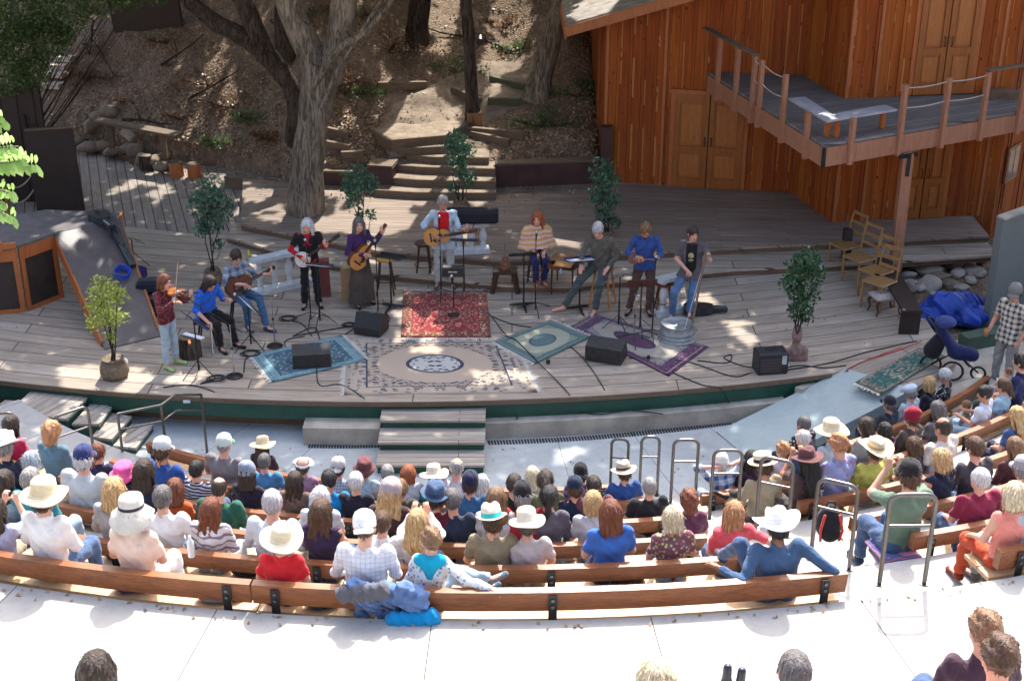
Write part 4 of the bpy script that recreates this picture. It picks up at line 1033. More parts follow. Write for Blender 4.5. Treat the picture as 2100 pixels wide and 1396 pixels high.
# --- trees
def leaf_arrays(P,size,seed,asp=.5,up=.35,curl=.0):
 """one diamond-shaped leaf per point"""
 g=np.random.default_rng(seed);n=len(P)
 A=g.normal(size=(n,3));A/=np.linalg.norm(A,axis=1)[:,None]
 Nn=g.normal(size=(n,3));Nn[:,2]+=up*3;Bv=np.cross(Nn,A);Bv/=np.linalg.norm(Bv,axis=1)[:,None]+1e-9
 s=(size*g.uniform(.6,1.3,n))[:,None]
 V=np.stack([P-A*s*.5,P+Bv*s*asp*.5-A*s*.05,P+A*s*.5,P-Bv*s*asp*.5-A*s*.05],1).reshape(-1,3)
 return V,np.arange(4*n).reshape(n,4)
def leaves_obj(name,P,size,mat,seed,parent=None,asp=.5,origin=None,up=.35):
 V,F=leaf_arrays(P,size,seed,asp,up);
 if origin is not None:V=V-np.array(origin)[None]
 return link(bpy.data.objects.new(name,np_mesh(name,V,F,mat)),parent)
def bark_tube(mb,pts,rs,seed=0,n=22,rough=.07,mi=0):
 pts=[Vector(p)for p in pts];P2,R2=[],[]
 N=len(pts)
 for i in range(N-1):
  p0,p1,p2,p3=pts[max(i-1,0)],pts[i],pts[i+1],pts[min(i+2,N-1)];m=7
  for k in range(m+(i==N-2)):
   t=k/m;P2.append(.5*((2*p1)+(p2-p0)*t+(2*p0-5*p1+4*p2-p3)*t*t+(3*p1-p0-3*p2+p3)*t**3));R2.append(rs[i]+(rs[i+1]-rs[i])*t)
 b=len(mb.v);mb.tube(P2,R2,n,mi,caps=True);rg=random.Random(seed);ph=[rg.uniform(0,6.3)for _ in range(4)]
 for j in range(len(P2)):
  c=P2[j]
  for k in range(n):
   th=2*math.pi*k/n;f=1+rough*(math.sin(5*th+ph[0]+j*.16)*.6+math.sin(9*th+ph[1]-j*.23)*.5+.5*math.sin(j*.7+ph[2]+2*th))
   v=Vector(mb.v[b+j*n+k]);mb.v[b+j*n+k]=tuple(c+(v-c)*f)
 return mb
def Lp(pts):return[at_y(x,y,Y)for x,y,Y in pts]
trees=[]
def tree(name,label,base,limbs,crown,mat='bark',group=None,rough=.07):
 t=thing(name,label,"tree",base,0,group);mb=MB()
 for i,(pts,rs)in enumerate(limbs):bark_tube(mb,[p-t.location for p in pts],rs,i+int(base[0]*7),rough=rough)
 mb.build("trunk",M[mat],t);trees.append((t,Vector(crown)));return t
B0=gp(626,432,.3)
oak=tree("oak_tree","massive grey barked oak forking above the stage left of the stairs",B0,[([B0+Vector((0,0,-.1))]+Lp([(628,405,27.45),(632,340,27.5),(641,260,27.5),(652,190,27.5),(664,130,27.5)]),[.43,.37,.325,.31,.34,.36]),(Lp([(656,160,27.5),(632,100,27.5),(603,40,27.5),(575,-30,27.5)])+[Vector((-5.6,27.6,7.0)),Vector((-6.3,27.3,9.0)),Vector((-7,26.5,10.6))],[.30,.27,.25,.24,.2,.14,.06]),(Lp([(668,160,27.5),(692,95,27.5),(703,30,27.4),(706,-40,27.4)])+[Vector((-3.2,27.0,7.2)),Vector((-2.4,26.0,9.2)),Vector((-1.5,25,10.8))],[.30,.27,.25,.24,.2,.14,.06]),(Lp([(640,185,27.2),(672,130,27.0),(705,92,26.9),(745,68,26.9),(800,5,26.9),(830,-60,27)]),[.05,.07,.075,.06,.05,.04]),(Lp([(655,230,27.15),(690,150,27.0),(745,60,26.9),(795,-20,26.9)]),[.03,.04,.04,.03]),([Vector((-5.6,27.6,7.0)),Vector((-7.6,25.5,9.0)),Vector((-9.6,24,10))],[.16,.11,.04]),([Vector((-3.2,27.0,7.2)),Vector((-1.0,28.5,9.3)),Vector((1.5,29,10.5))],[.15,.1,.04])],(-4,25.5,9))
B1=on_hill(603,290)
tree("leaning_oak","second oak trunk sweeping up to the left behind the big oak",B1,[([B1]+Lp([(606,240,29.6),(600,190,29.6),(578,150,29.6),(545,112,29.6)]),[.20,.18,.18,.2,.22]),(Lp([(560,128,29.6),(525,95,29.6),(480,66,29.6),(440,45,29.6),(400,12,29.6),(365,-20,29.6)])+[Vector((-9,29,7.5))],[.21,.20,.185,.17,.15,.13,.08]),(Lp([(545,118,29.6),(522,60,29.6),(498,0,29.7),(475,-60,29.8)])+[Vector((-6.3,30,8.5))],[.22,.2,.19,.18,.1])],(-9,30,8.5),'bark_dark')  # dark bark colour stands in for the shadow this trunk lies in
for nm,lb,px,py,tp,rs,cr,mt in(("dark_oak","very dark trunk behind the fork of the big oak",592,112,[(592,60,0),(590,0,0),(585,-60,0)],[.36,.31,.30,.28],(-5,34,9.5),'bark_dark'),("dark_oak","dark trunk high on the hill above the landing",852,92,[(856,50,0),(862,0,0),(868,-60,0)],[.32,.26,.25,.24],(-2,34,9.5),'bark_dark'),("slim_tree","slim straight reddish trunk with a squared base beside the stairs",972,262,[(968,200,0),(964,120,0),(960,50,0),(957,-40,0)],[.2,.15,.13,.13,.125],(-.6,32,9.5),'bark_dark'),("leaning_tree","grey trunk leaning left beside the barn roof",1098,200,[(1112,150,0),(1130,90,0),(1146,30,0),(1158,-40,0)],[.34,.24,.22,.21,.2],(1.8,33,9.5),'bark')):
 b=on_hill(px,py);pts=[b-Vector((0,0,.1))]+[at_y(x,y,b.y)for x,y,_ in tp]+[Vector((cr[0],cr[1],8.3))]
 tt=tree(nm,lb,b,[(pts,rs+[.12])],cr,mt)
 if nm=="slim_tree":MB().box((0,0,.12),(.34,.34,.5),.2).build("timber_base",M['mid_wood'],tt)
t=tt
for nm,lb,b,cr in(("shade_tree","tall tree behind the barn, its trunk hidden",Vector((8.2,39.6,0)),(7,35,11)),("shade_tree","tall tree standing beyond the left edge of the deck",Vector((-14.5,27.5,0)),(-12,25,9.5)),("shade_tree","tall tree standing beyond the right end of the stage",Vector((14.5,26,0)),(12,25,10))):
 b.z=hz(b.x,b.y)-.1;tree(nm,lb,b,[([b,b+Vector((.1,0,3)),b+Vector((0,-.2,6)),Vector(cr)],[.4,.32,.28,.1]),([b+Vector((0,-.2,6)),Vector(cr)+Vector((2,-2,1))],[.2,.05])],cr)
 # --- sun flecks seen in the photograph decide where the canopy has its gaps
gaps=[]
for pts,z,kind in(([(470,392),(560,385),(640,440),(560,455),(480,430)],.3,.55),([(690,395),(780,405),(860,425),(880,460),(790,485),(640,478),(560,455),(670,440)],.3,.9),([(880,455),(1010,460),(1000,500),(900,500)],.3,.5),([(750,235),(940,228),(940,280),(795,290)],1.2,1.0),([(780,300),(1016,300),(1016,345),(790,345)],.8,.8),([(775,350),(1016,352),(1016,400),(770,395)],.5,.75),([(1080,480),(1195,490),(1190,512),(1075,505)],.3,.7),([(225,780),(262,742),(318,748),(290,785)],0,.95),([(335,790),(385,745),(415,755),(380,800)],0,.85),([(520,790),(540,700),(560,740),(555,790)],0,.6),([(950,795),(975,750),(1060,752),(1085,790)],0,.9),([(1500,692),(1500,660),(1535,655),(1537,690)],0,1),([(1395,640),(1400,600),(1470,605),(1465,640)],0,.7),([(1300,640),(1310,610),(1360,612),(1350,640)],0,.4),([(1350,676),(1352,640),(1405,640),(1405,680)],.4,.6),([(120,838),(130,812),(165,815),(155,840)],-.15,.9),([(185,898),(215,850),(245,870),(228,900)],-.35,.9),([(520,600),(590,560),(640,560),(600,620)],0,.45),([(660,525),(760,520),(800,545),(680,550)],.1,.5),([(440,560),(480,530),(580,500),(520,560)],0,.35),([(1130,930),(1200,910),(1180,955),(1110,960)],-.6,.5),([(1000,975),(1040,925),(1090,940),(1050,975)],-.6,.5),([(330,990),(350,920),(395,930),(380,990)],-.6,.7),([(280,345),(330,330),(350,370),(300,380)],0,.5),([(640,300),(720,285),(745,330),(660,340)],.9,.5),([(430,60),(520,100),(500,150),(380,110)],2.3,.5),([(300,150),(420,170),(380,220),(290,200)],1.8,.35),([(0,40),(90,30),(110,60),(20,70)],3,.3),([(890,0),(950,0),(930,60),(880,60)],2.6,.8),([(1000,10),(1100,0),(1080,90),(1000,110)],2.4,.6),([(1180,0),(1340,0),(1250,40),(1175,40)],4,.95),([(1620,200),(1700,200),(1720,270),(1640,270)],3.3,.34),([(1560,200),(1600,190),(1600,240),(1570,240)],3.3,.5),([(100,470),(150,440),(165,480),(110,490)],1.25,.6),([(130,450),(170,430),(150,460),(120,460)],1.25,.5),([(310,790),(310,700),(380,600),(400,700)],0,.3),([(280,640),(280,560),(370,560),(370,640)],1.3,.8),([(170,640),(170,560),(260,560),(260,640)],1.2,.9),([(850,480),(850,400),(950,400),(950,480)],1.7,.6)):
 W=[gp(x,y,z)for x,y in pts];S=[p-SD*(p.z/SD.z)for p in W]
 gaps.append((np.array([(p.x,p.y)for p in S]),kind))
def in_poly(P,poly):
 x,y=P[:,0],P[:,1];c=np.zeros(len(P),bool);n=len(poly);j=n-1
 for i in range(n):
  xi,yi,xj,yj=*poly[i],*poly[j];m=((yi>y)!=(yj>y))&(x<(xj-xi)*(y-yi)/(yj-yi+1e-12)+xi);c^=m;j=i
 return c
g=np.random.default_rng(11);N=190000
Q=np.stack([g.uniform(-15,14,N),g.uniform(15.2,44,N)],1);Zl=g.uniform(6.6,12.5,N)
Zl=Zl+.9*vnoise(Q[:,0]*.5,Q[:,1]*.5,21)
PL=np.stack([Q[:,0]+SD.x/SD.z*Zl,Q[:,1]+SD.y/SD.z*Zl,Zl],1)
Qw=Q+.16*np.stack([vnoise(Q[:,0]*2.6,Q[:,1]*2.6,5),vnoise(Q[:,0]*2.6,Q[:,1]*2.6,6)],1)+.05*np.stack([vnoise(Q[:,0]*9,Q[:,1]*9,7),vnoise(Q[:,0]*9,Q[:,1]*9,8)],1)
keep=np.ones(N,bool);nz=vnoise(Q[:,0]*3.1,Q[:,1]*2.1,31)*.6+vnoise(Q[:,0]*7,Q[:,1]*5,32)*.4
keep&=nz<np.where(Q[:,1]>29.0,.48,.62)
for poly_,st_ in gaps:
 inside=in_poly(Qw,poly_);keep&=~(inside&(nz<-1+2*st_ if False else(nz>.80-1.9*st_)))
edge=17.25+.6*vnoise(Q[:,0]*.6,Q[:,1]*0+3,40)+.5*vnoise(Q[:,0]*2.2,Q[:,1]*2.2,41)+np.where(Q[:,0]>4,.6,0)
keep&=Q[:,1]>edge
zc_=PL[:,1]*_c+(CAM_H-PL[:,2])*_s;py_=698+F_PX*((CAM_H-PL[:,2])*_c-PL[:,1]*_s)/np.maximum(zc_,.1)
keep&=(py_<-35)&~((PL[:,0]>1)&(PL[:,2]<np.interp(PL[:,0],[1,10.5,14],[4.4,7.6,6.5])))
PL=PL[keep];print("canopy leaves",len(PL))
cen=np.array([c for _,c in trees]);own=np.argmin(((PL[:,None,:2]-cen[None,:,:2])**2).sum(-1),1)
for i,(t,c)in enumerate(trees):
 P=PL[own==i]
 if len(P):leaves_obj("crown",P,.30,M['leaf']if i%2==0 else M['leaf_dark'],50+i,t,.62,t.location,.8)
 # --- hillside shrubs and the dense foliage at upper left
def clump(name,label,pts,n,size,mat,cat="shrub",group=None,seed=0,twigs=True,base=None):
 """pts: (centre, radius) blobs in world space"""
 base=base or pts[0][0]-Vector((0,0,pts[0][1]));t=thing(name,label,cat,base,0,group);g=np.random.default_rng(seed);tot=sum(r**2 for _,r in pts);A=[]
 mb=MB();rg=random.Random(seed)
 for c,r in pts:
  k=int(n*r*r/tot);d=g.normal(size=(k,3));d/=np.linalg.norm(d,axis=1)[:,None];rad=r*g.uniform(.35,1.0,k)**.6
  sub=g.normal(size=(max(3,k//60),3));sub/=np.linalg.norm(sub,axis=1)[:,None];w=(d@sub.T).max(1);rad=rad*(.72+.36*w)
  A.append(np.array(c)[None]+d*rad[:,None]*np.array([1,1,.85]))
  for _ in range(4):mb.tube([Vector((0,0,0)),(Vector(c)-base)*.5+Vector((rg.uniform(-.1,.1),0,0)),Vector(c)-base+Vector((rg.uniform(-1,1),rg.uniform(-1,1),rg.uniform(-.3,.8)))*r*.7],[.03*r+.006,.02*r+.005,.004],5)
 mb.build("stem",M['bark_dark'],t);leaves_obj("foliage",np.concatenate(A),size,M[mat],seed,t,.5,base);return t
bl=[]
for(x,y,r,Y)in((20,30,.75,29.2),(75,20,.7,29.4),(130,25,.6,29.6),(35,95,.7,29.0),(95,85,.55,29.2),(10,150,.6,28.8),(60,150,.45,28.9),(-30,60,.8,29),(200,-5,.5,29.7),(260,-20,.5,29.8),(320,-28,.45,29.8),(130,70,.3,29.2)):bl.append((at_y(x,y,Y),r))
clump("evergreen_oak","dense dark green crown filling the upper left corner",bl,15000,.085,'leaf_dark',"tree",None,3,base=Vector((-12.2,30.6,hz(-12.2,30.6))))
sh_=[((165,165),.42,'rust_leaf',"rusty orange shrub below the dark crown at upper left"),((480,225),.5,'rust_leaf',"rusty shrub left of the oak trunk, halfway up"),((520,250),.35,'leaf_dark',"green shrub left of the oak trunk, lowest"),((430,180),.45,'dry_leaf',"dry brown brush in the middle of the left bank"),((690,180),.45,'rust_leaf',"rusty shrub right of the oak fork"),((735,195),.35,'leaf_dark',"green shrub above the left of the landing"),((600,60),.3,'leaf',"green sprig caught in the oak's fork"),((1110,262),.48,'leaf_dark',"green shrub on the mound left of the barn"),((1185,200),.5,'leaf_dark',"dark shrub against the barn's left corner"),((800,110),.5,'dry_leaf',"dry brush below the dark trunk high on the hill"),((930,150),.45,'leaf_dark',"dull green brush left of the slim trunk"),((1040,60),.4,'rust_leaf',"rusty brush right of the slim trunk near the top"),((340,90),.4,'dry_leaf',"dry brush under the dark fence"),((560,290),.3,'rust_leaf',"low rusty brush at the oak's left foot"),((270,215),.45,'dry_leaf',"dry brush above the boulders"),((700,40),.45,'leaf',"green brush behind the oak's right limb"),((455,300),.3,'leaf_dark',"small green plant low on the left bank"),((380,250),.35,'dry_leaf',"dry twiggy brush right of the plank seat"),((1060,110),.35,'leaf_dark',"small dark brush between the slim and leaning trunks")]
for i,((x,y),r,m_,lb)in enumerate(sh_):
 p=on_hill(x,y);clump("shrub",lb,[(p+Vector((0,0,r*.2)),r*.75),(p+Vector((r*.9,.1,r*.1)),r*.6),(p+Vector((-r*.9,.1,r*.15)),r*.55),(p+Vector((r*.3,.4,r*.35)),r*.6),(p+Vector((-r*1.5,.2,.1)),r*.4),(p+Vector((r*1.6,.0,.05)),r*.4)],1000 if m_!='dry_leaf' else 600,.062,m_,"shrub","shrubs on the hillside",60+i,base=p)
g=np.random.default_rng(5);n=26000;X=g.uniform(-12,2.2,n);Y=29.3+g.exponential(2.2,n);m_=(Y<40)&(vnoise(X*1.1,Y*1.1,9)>g.uniform(-.9,.7,n))&~((X>-2.8)&(X<.2)&(Y<33.5)&(g.uniform(size=n)<.8))
X,Y=X[m_],Y[m_];Z=hill(X,Y);ok=Z>.3;P=np.stack([X,Y,Z+.02],1)[ok];o=leaves_obj("leaf_litter",P,.085,M['dry_leaf'],8,None,.6,None,1.4);tag(o,"dry fallen leaves strewn over the hillside earth","leaf litter",None,"stuff")
for i,(p,q,h)in enumerate([((170,95),(235,165),.3),((190,60),(185,120),.5),((330,140),(400,95),.12),((385,210),(470,165),.1),((1050,110),(905,75),.12),((250,250),(330,262),.1)]):
 a,b=on_hill(*p),on_hill(*q);mb=MB();mb.tube([a+Vector((0,0,.05)),a.lerp(b,.4)+Vector((.1,0,h)),b+Vector((0,0,.08)),b+(b-a)*.3+Vector((0,0,h))],[.035,.03,.02,.01],6)
 mb.tube([a.lerp(b,.4)+Vector((.1,0,h)),a.lerp(b,.6)+Vector((-.2,0,h+.4))],[.018,.006],5);tag(mb.build("fallen_branch",M['bark_dark']),"dark fallen branch, "+["in front of the rusty shrub at upper left","curving up beside the rusty shrub at upper left","in the middle of the left bank","lying just left of the oak limbs","between the dark trunk and slim trunk","above the boulders right of centre"][i],"branch","fallen branches on the hillside")
g=np.random.default_rng(6);n=700;X=g.uniform(-9.4,2.2,n);Y=np.interp(X,[-9.3,-5.2,-4.6,2.2],[32.1,29.9,29.0,29.1])-g.exponential(.5,n);Z=np.where(X<-5.6,.02,.315);m_=~((X>-2.95)&(X<-.3));o=leaves_obj("deck_leaves",np.stack([X,Y,Z],1)[m_],.07,M['dry_leaf'],9,None,.6,None,2.5);tag(o,"dry leaves gathered along the back edge of the decks","leaf litter",None,"stuff")
# --- near branch with compound leaves at the left edge
t=thing("near_tree","sunlit tree branch with pale green compound leaves at the left edge","tree",Vector((-6.4,8.6,3.0)))
mb=MB();o_=t.location;bark_tube(mb,[Vector((0,0,-.6)),Vector((0,.05,1.5)),Vector((.1,.1,3.3)),Vector((.4,.2,4.6)),Vector((.9,.3,5.6))],[.17,.15,.12,.09,.05])
tw=[]
for(x0,y0,x1,y1)in((-90,300,12,250),(-90,330,38,300),(-90,345,80,345),(-80,380,32,400),(-80,400,35,455),(-90,280,-5,240),(-85,360,55,330),(-90,410,12,420)):tw.append((at_y(x0,y0,8.9),at_y(x1,y1,8.6)))
hub=Vector((.55,.25,4.9))
for a,b in tw:mb.tube([hub,a-o_,a.lerp(b,.5)-o_+Vector((0,0,.03)),b-o_],[.02,.012,.008,.004],6)
mb.build("trunk",M['bark'],t)
V,F=[],[];rg=random.Random(4)
for a,b in tw:
 d=(b-a).normalized();L=(b-a).length;k=int(L/.034)
 for i in range(k):
  for s_ in(-1,1):
   if rg.random()<.05:continue
   p=a+d*(i+.5)*.034-o_+Vector((0,0,.03));sd=Vector((-d.z*.3*s_,-.35+rg.uniform(-.2,.2),0))+Vector((d.z,rg.uniform(-.2,.2),-d.x))*s_;sd=(sd+d*.55).normalized();ln=.095*rg.uniform(.75,1.15);w=sd.cross(Vector((rg.uniform(-.3,.3),-1,.6))).normalized()*.017
   q0=len(V);V+=[p,p+sd*ln*.35+w*.85,p+sd*ln*.75+w,p+sd*ln,p+sd*ln*.75-w,p+sd*ln*.35-w*.85];F.append(tuple(range(q0,q0+6)))
me=bpy.data.meshes.new("foliage");me.from_pydata(V,[],F);me.materials.append(M['leaf_near']);link(bpy.data.objects.new("foliage",me),t)
crown=[(Vector((-6.6,8.5,9.2)),1.3),(Vector((-7.3,9.3,8.2)),1.0),(Vector((-7.4,8.0,9.6)),1.0)]
g=np.random.default_rng(3);A=[]
for c,r in crown:d=g.normal(size=(2500,3));d/=np.linalg.norm(d,axis=1)[:,None];A.append(np.array(c)[None]+d*(r*g.uniform(.3,1,2500)**.6)[:,None])
leaves_obj("crown",np.concatenate(A),.1,M['leaf_near'],4,t,.4,o_)
# --- people
def va(*a):return np.array(a,float)
HS=1.10
def head_prims(S,H,Mh,g=1.0):
 def T(x,y,z):return H+np.array(Mh@Vector((x,y,z)))*HS
 S.ell(T(0,-.012,.022),(.080*g,.101,.110),.02,Mh);S.ell(T(0,.022,-.045),(.062*g,.070,.081),.035,Mh);S.ell(T(0,.045,-.085),(.037,.038,.028),.03,Mh)
 S.cone(T(0,.082,.005),T(0,.102,-.030),.010,.014,.012);S.ell(T(0,.080,-.062),(.026,.016,.010),.012,Mh);S.ell(T(0,.080,.028),(.045,.018,.010),.02,Mh)
 for s in(-1,1):S.ell(T(s*.076*g,-.008,-.012),(.013,.024,.035),.008,Mh)
def hand(S,W,d,nrm,side,curl=.5,k=1.0):
 """palm, four bent fingers of different lengths and a thumb leaving the side of the palm"""
 d=np.array(Vector(d).normalized());n=Vector(nrm);n=n-Vector(d)*n.dot(Vector(d));n=np.array(n.normalized()if n.length>1e-4 else Vector((0,0,1)));x=np.cross(d,n)*side
 Mx=Matrix((Vector(x),Vector(d),Vector(n))).transposed()
 S.ell(W+d*.048*k,(.040*k,.052*k,.018*k),.02,Mx)
 for i,(off,ln)in enumerate(((-.028,.070),(-.010,.080),(.009,.074),(.027,.058))):
  b=W+(d*.082+x*off)*k;a1=.25+curl*.9;a2=a1+curl*1.3
  m=b+(d*math.cos(a1)-n*math.sin(a1))*ln*.52*k;e=m+(d*math.cos(a2)-n*math.sin(a2))*ln*.48*k
  S.cone(b,m,.0098*k,.009*k,.004);S.cone(m,e,.009*k,.0078*k,.004)
 b=W+(d*.022-x*.034)*k;m=b+(d*.62-x*.62-n*.35)*.036*k;e=m+(d*.85-x*.15-n*(.3+curl*.4))*.032*k
 S.cone(b,m,.012*k,.0105*k,.01);S.cone(m,e,.0105*k,.009*k,.004)
def body_parts(J,vox=.013,girth=1.0,sleeve='long',legs='trousers',name='person',cloth_seed=1,feet='shoes',hem=None,coarse=True):
 """J: joints P pelvis, C chest, N neck base, H head centre, S/E/W/h/K/A/T pairs (left -x, right +x), Mh head rotation, f forward"""
 g=girth;f=J.get('f',va(0,1,0));P,C,N,H=J['P'],J['C'],J['N'],J['H'];sx=np.cross(f,va(0,0,1));Wd=J.get('w',1.0)
 Wst=P*.5+C*.5
 def torso(S,dr,shirt=False):
  for s in(-1,1):
   S.cone(P+sx*s*.065*Wd,Wst+sx*s*.052*Wd,.103*g,.093*g,.05,(f,.82),0,dr);S.cone(Wst+sx*s*.052*Wd,C+sx*s*.075*Wd,.093*g,.098*(.5+.5*g),.05,(f,.80),0,dr)
   sh_=J['S'][(s+1)//2];S.cone(C+sx*s*.05,sh_*.93+N*.07,.088,.058,.05,(f,.85),0,dr)
  S.cone(C,N,.08,.058,.05,None,0,dr)
 B=Sdf(vox);torso(B,-.004)
 B.cone(N,H+np.array(J['Mh']@Vector((0,-.02,-.05))),.056,.052,.03);head_prims(B,H,J['Mh'])
 for i in(0,1):
  s=i*2-1;S_,E_,W_=J['S'][i],J['E'][i],J['W'][i]
  B.cone(S_,E_,.048*(.6+.4*g),.040,.03);B.cone(E_,W_,.040,.027,.02)
  hd=J.get('hd',[None,None])[i];hn=J.get('hn',[None,None])[i]
  hand(B,W_,hd if hd is not None else(W_-E_),hn if hn is not None else(0,0,1),s,J.get('curl',.45))
  h_,K_,A_,T_=J['h'][i],J['K'][i],J['A'][i],J['T'][i]
  B.cone(h_,K_,.082*g,.056,.04);B.cone(K_,A_,.056,.036,.03);B.cone(A_-va(0,0,.03),T_,.036,.026,.02)
 out={'body':B.mesh(name,M['rubber'])}
 rg=random.Random(cloth_seed);p1,p2=rg.uniform(0,6),rg.uniform(0,6)
 wr=lambda X,Y,Z:0.0055*np.sin(X*34+Z*23+2.5*np.sin(Y*19+p1))+0.0038*np.sin(Z*52+X*27+p2+2*np.sin(X*15))
 S=Sdf(vox);torso(S,.011);up=(N-P)
 if not hem:S.cut(P-up/np.linalg.norm(up)*.075,-up)
 for i in(0,1):
  S_,E_,W_=J['S'][i],J['E'][i],J['W'][i]
  if sleeve=='long':S.cone(S_,E_,.056*(.6+.4*g),.050,.035);S.cone(E_,E_+(W_-E_)*.95,.050,.040,.02,None,1)
  elif sleeve=='short':S.cone(S_,S_+(E_-S_)*.80,.058*(.6+.4*g),.060,.035,None,1)
  elif sleeve=='rolled':S.cone(S_,E_,.056*(.6+.4*g),.052,.035);S.cone(E_,E_+(W_-E_)*.25,.052,.048,.02,None,1)
  elif sleeve=='none':pass
  h_,K_=J['h'][i],J['K'][i]
  if hem:S.cone(h_,h_+(K_-h_)*hem,.10*g,.112*g,.05,None,1)
 S.ell(N+up*.16,(.085,.085,.085),0,None,True)
 out['shirt']=S.mesh('shirt',M['rubber'],wr)
 if legs in('trousers','shorts','flare','capri'):
  Tn=Sdf(vox)
  for s in(-1,1):Tn.cone(P+sx*s*.065*Wd,P+sx*s*.062*Wd+(C-P)*.15,.103*g,.098*g,.05,(f,.82),0,.006)
  Tn.cut(P+(C-P)*.30,up)
  for i in(0,1):
   h_,K_,A_=J['h'][i],J['K'][i],J['A'][i]
   if legs=='shorts':Tn.cone(h_,h_+(K_-h_)*.85,.088*g,.080,.04,None,1,.008)
   else:
    q=.62 if legs=='capri' else .97
    Tn.cone(h_,K_,.084*g,.062,.04,None,0,.010);Tn.cone(K_,K_+(A_-K_)*q,.062,.062 if legs=='flare' else .050,.03,None,1,.008)
  out['trousers']=Tn.mesh('trousers',M['rubber'],wr)
 elif legs=='skirt':
  Tn=Sdf(vox);K2=(J['K'][0]+J['K'][1])/2;A2=(J['A'][0]+J['A'][1])/2
  for i in(0,1):Tn.cone(J['h'][i],J['K'][i],.105,.125,.08);Tn.cone(J['K'][i],J['A'][i]-va(0,0,.0),.125,.15,.08,None,1)
  Tn.cone(P,P+(C-P)*.25,.12,.115,.05,(f,.82));Tn.cone(K2,A2,.12,.15,.06,None,1);Tn.cut(P+(C-P)*.30,up)
  out['skirt']=Tn.mesh('skirt',M['rubber'],lambda X,Y,Z:.010*np.sin(np.arctan2(Y-K2[1],X-K2[0])*13+Z*2)*np.clip(1.1-Z,0,1))
 if feet=='shoes':
  for i in(0,1):
   Fs=Sdf(vox);A_,T_=J['A'][i],J['T'][i];d=(T_-A_);d2=d/np.linalg.norm(d)
   Fs.cone(A_-va(0,0,.015),A_-va(0,0,.05)-d2*.015,.042,.040,.03);Fs.cone(A_-va(0,0,.048)-d2*.02,T_+d2*.01,.040,.036,.03,(va(0,0,1),.8));out['shoe%d'%i]=Fs.mesh('shoe',M['rubber'])
 return out
@cached
def seated(pose,build,yaw,sleeve,legs,pitch=-6):
 g,w,sh={'f':(.93,.92,.165),'m':(1.05,1.05,.195),'b':(1.28,1.25,.215),'c':(.80,.80,.135)}[build]
 P,C,N,H=va(0,0,.54),va(0,-.03,.90),va(0,-.025,1.085),va(0,.01,1.255)
 S=[va(-sh,-.02,1.035),va(sh,-.02,1.035)];E=[va(-sh-.07,.02,.79),va(sh+.07,.02,.79)];W=[va(-.11,.22,.675),va(.09,.24,.68)]
 K=[va(-.12,.43,.52),va(.13,.44,.52)];A=[va(-.12,.46,.10),va(.14,.50,.10)];hn=[va(0,0,1),va(0,0,1)];hd=[None,None];curl=.4
 if pose=='thighs':W=[va(-.15,.31,.64),va(.16,.32,.64)];curl=.15
 elif pose=='folded':W=[va(.07,.17,.83),va(-.07,.20,.80)];E=[va(-sh-.06,.03,.80),va(sh+.06,.03,.80)]
 elif pose=='armR':E[1]=va(sh+.22,-.17,.94);W[1]=va(sh+.46,-.24,.90);hn[1]=va(0,0,1);curl=.6
 elif pose=='camera':E=[va(-sh-.05,.20,.99),va(sh+.05,.20,.99)];W=[va(-.075,.27,1.20),va(.075,.27,1.20)];hd=[va(.2,.1,1),va(-.2,.1,1)];hn=[va(0,-1,0),va(0,-1,0)];curl=.8
 elif pose=='lean':
  C,N,H=va(0,.10,.85),va(0,.20,1.0),va(0,.30,1.15);S=[va(-sh,.17,.97),va(sh,.17,.97)];E=[va(-.22,.33,.70),va(.22,.33,.70)];W=[va(-.05,.50,.72),va(.05,.50,.72)]
 elif pose=='behind':E=[va(-sh-.19,.04,1.22),va(sh+.19,.04,1.22)];W=[va(-.10,-.09,1.25),va(.10,-.09,1.25)];hd=[va(1,-.1,.1),va(-1,-.1,.1)];hn=[va(0,-1,0)]*2
 elif pose=='paper':W=[va(-.13,.30,.80),va(.13,.30,.80)];hd=[va(0,1,.3)]*2;curl=.6
 elif pose=='cross':K[1]=va(.20,.40,.60);A[1]=va(-.14,.50,.60);W=[va(-.10,.2,.70),va(.12,.26,.70)]
 elif pose=='lounge':
  E=[va(-sh-.16,-.22,.84),va(sh+.27,-.24,.84)];W=[va(-sh-.36,-.03,.90),va(sh+.36,-.03,.72)];K[0]=va(-.26,.26,.93);A[0]=va(-.34,.56,.62);C=va(0,-.05,.89)
 T=[a+va(0,.17,-.07)for a in A]
 if pose=='cross':T[1]=A[1]+va(-.13,.08,.02)
 if build=='c':K=[va(.22,.28,.72),va(.12,.42,.60)];A=[va(.55,.34,.62),va(.48,.40,.45)];T=[a+va(.15,.06,.02)for a in A]
 ya=R(yaw);Mh=Matrix.Rotation(ya,3,'Z')@Matrix.Rotation(R(pitch),3,'X')@Matrix.Rotation(R(pitch*.5+3),3,'Y')
 J=dict(P=P,C=C,N=N,H=H,S=S,E=E,W=W,h=[va(-.085*w,.0,.53),va(.085*w,.0,.53)],K=K,A=A,T=T,Mh=Mh,hn=hn,hd=hd,curl=curl,w=w)
 return body_parts(J,.0145,g,sleeve,legs,'person',sum(map(ord,pose+build))%97),H,Mh
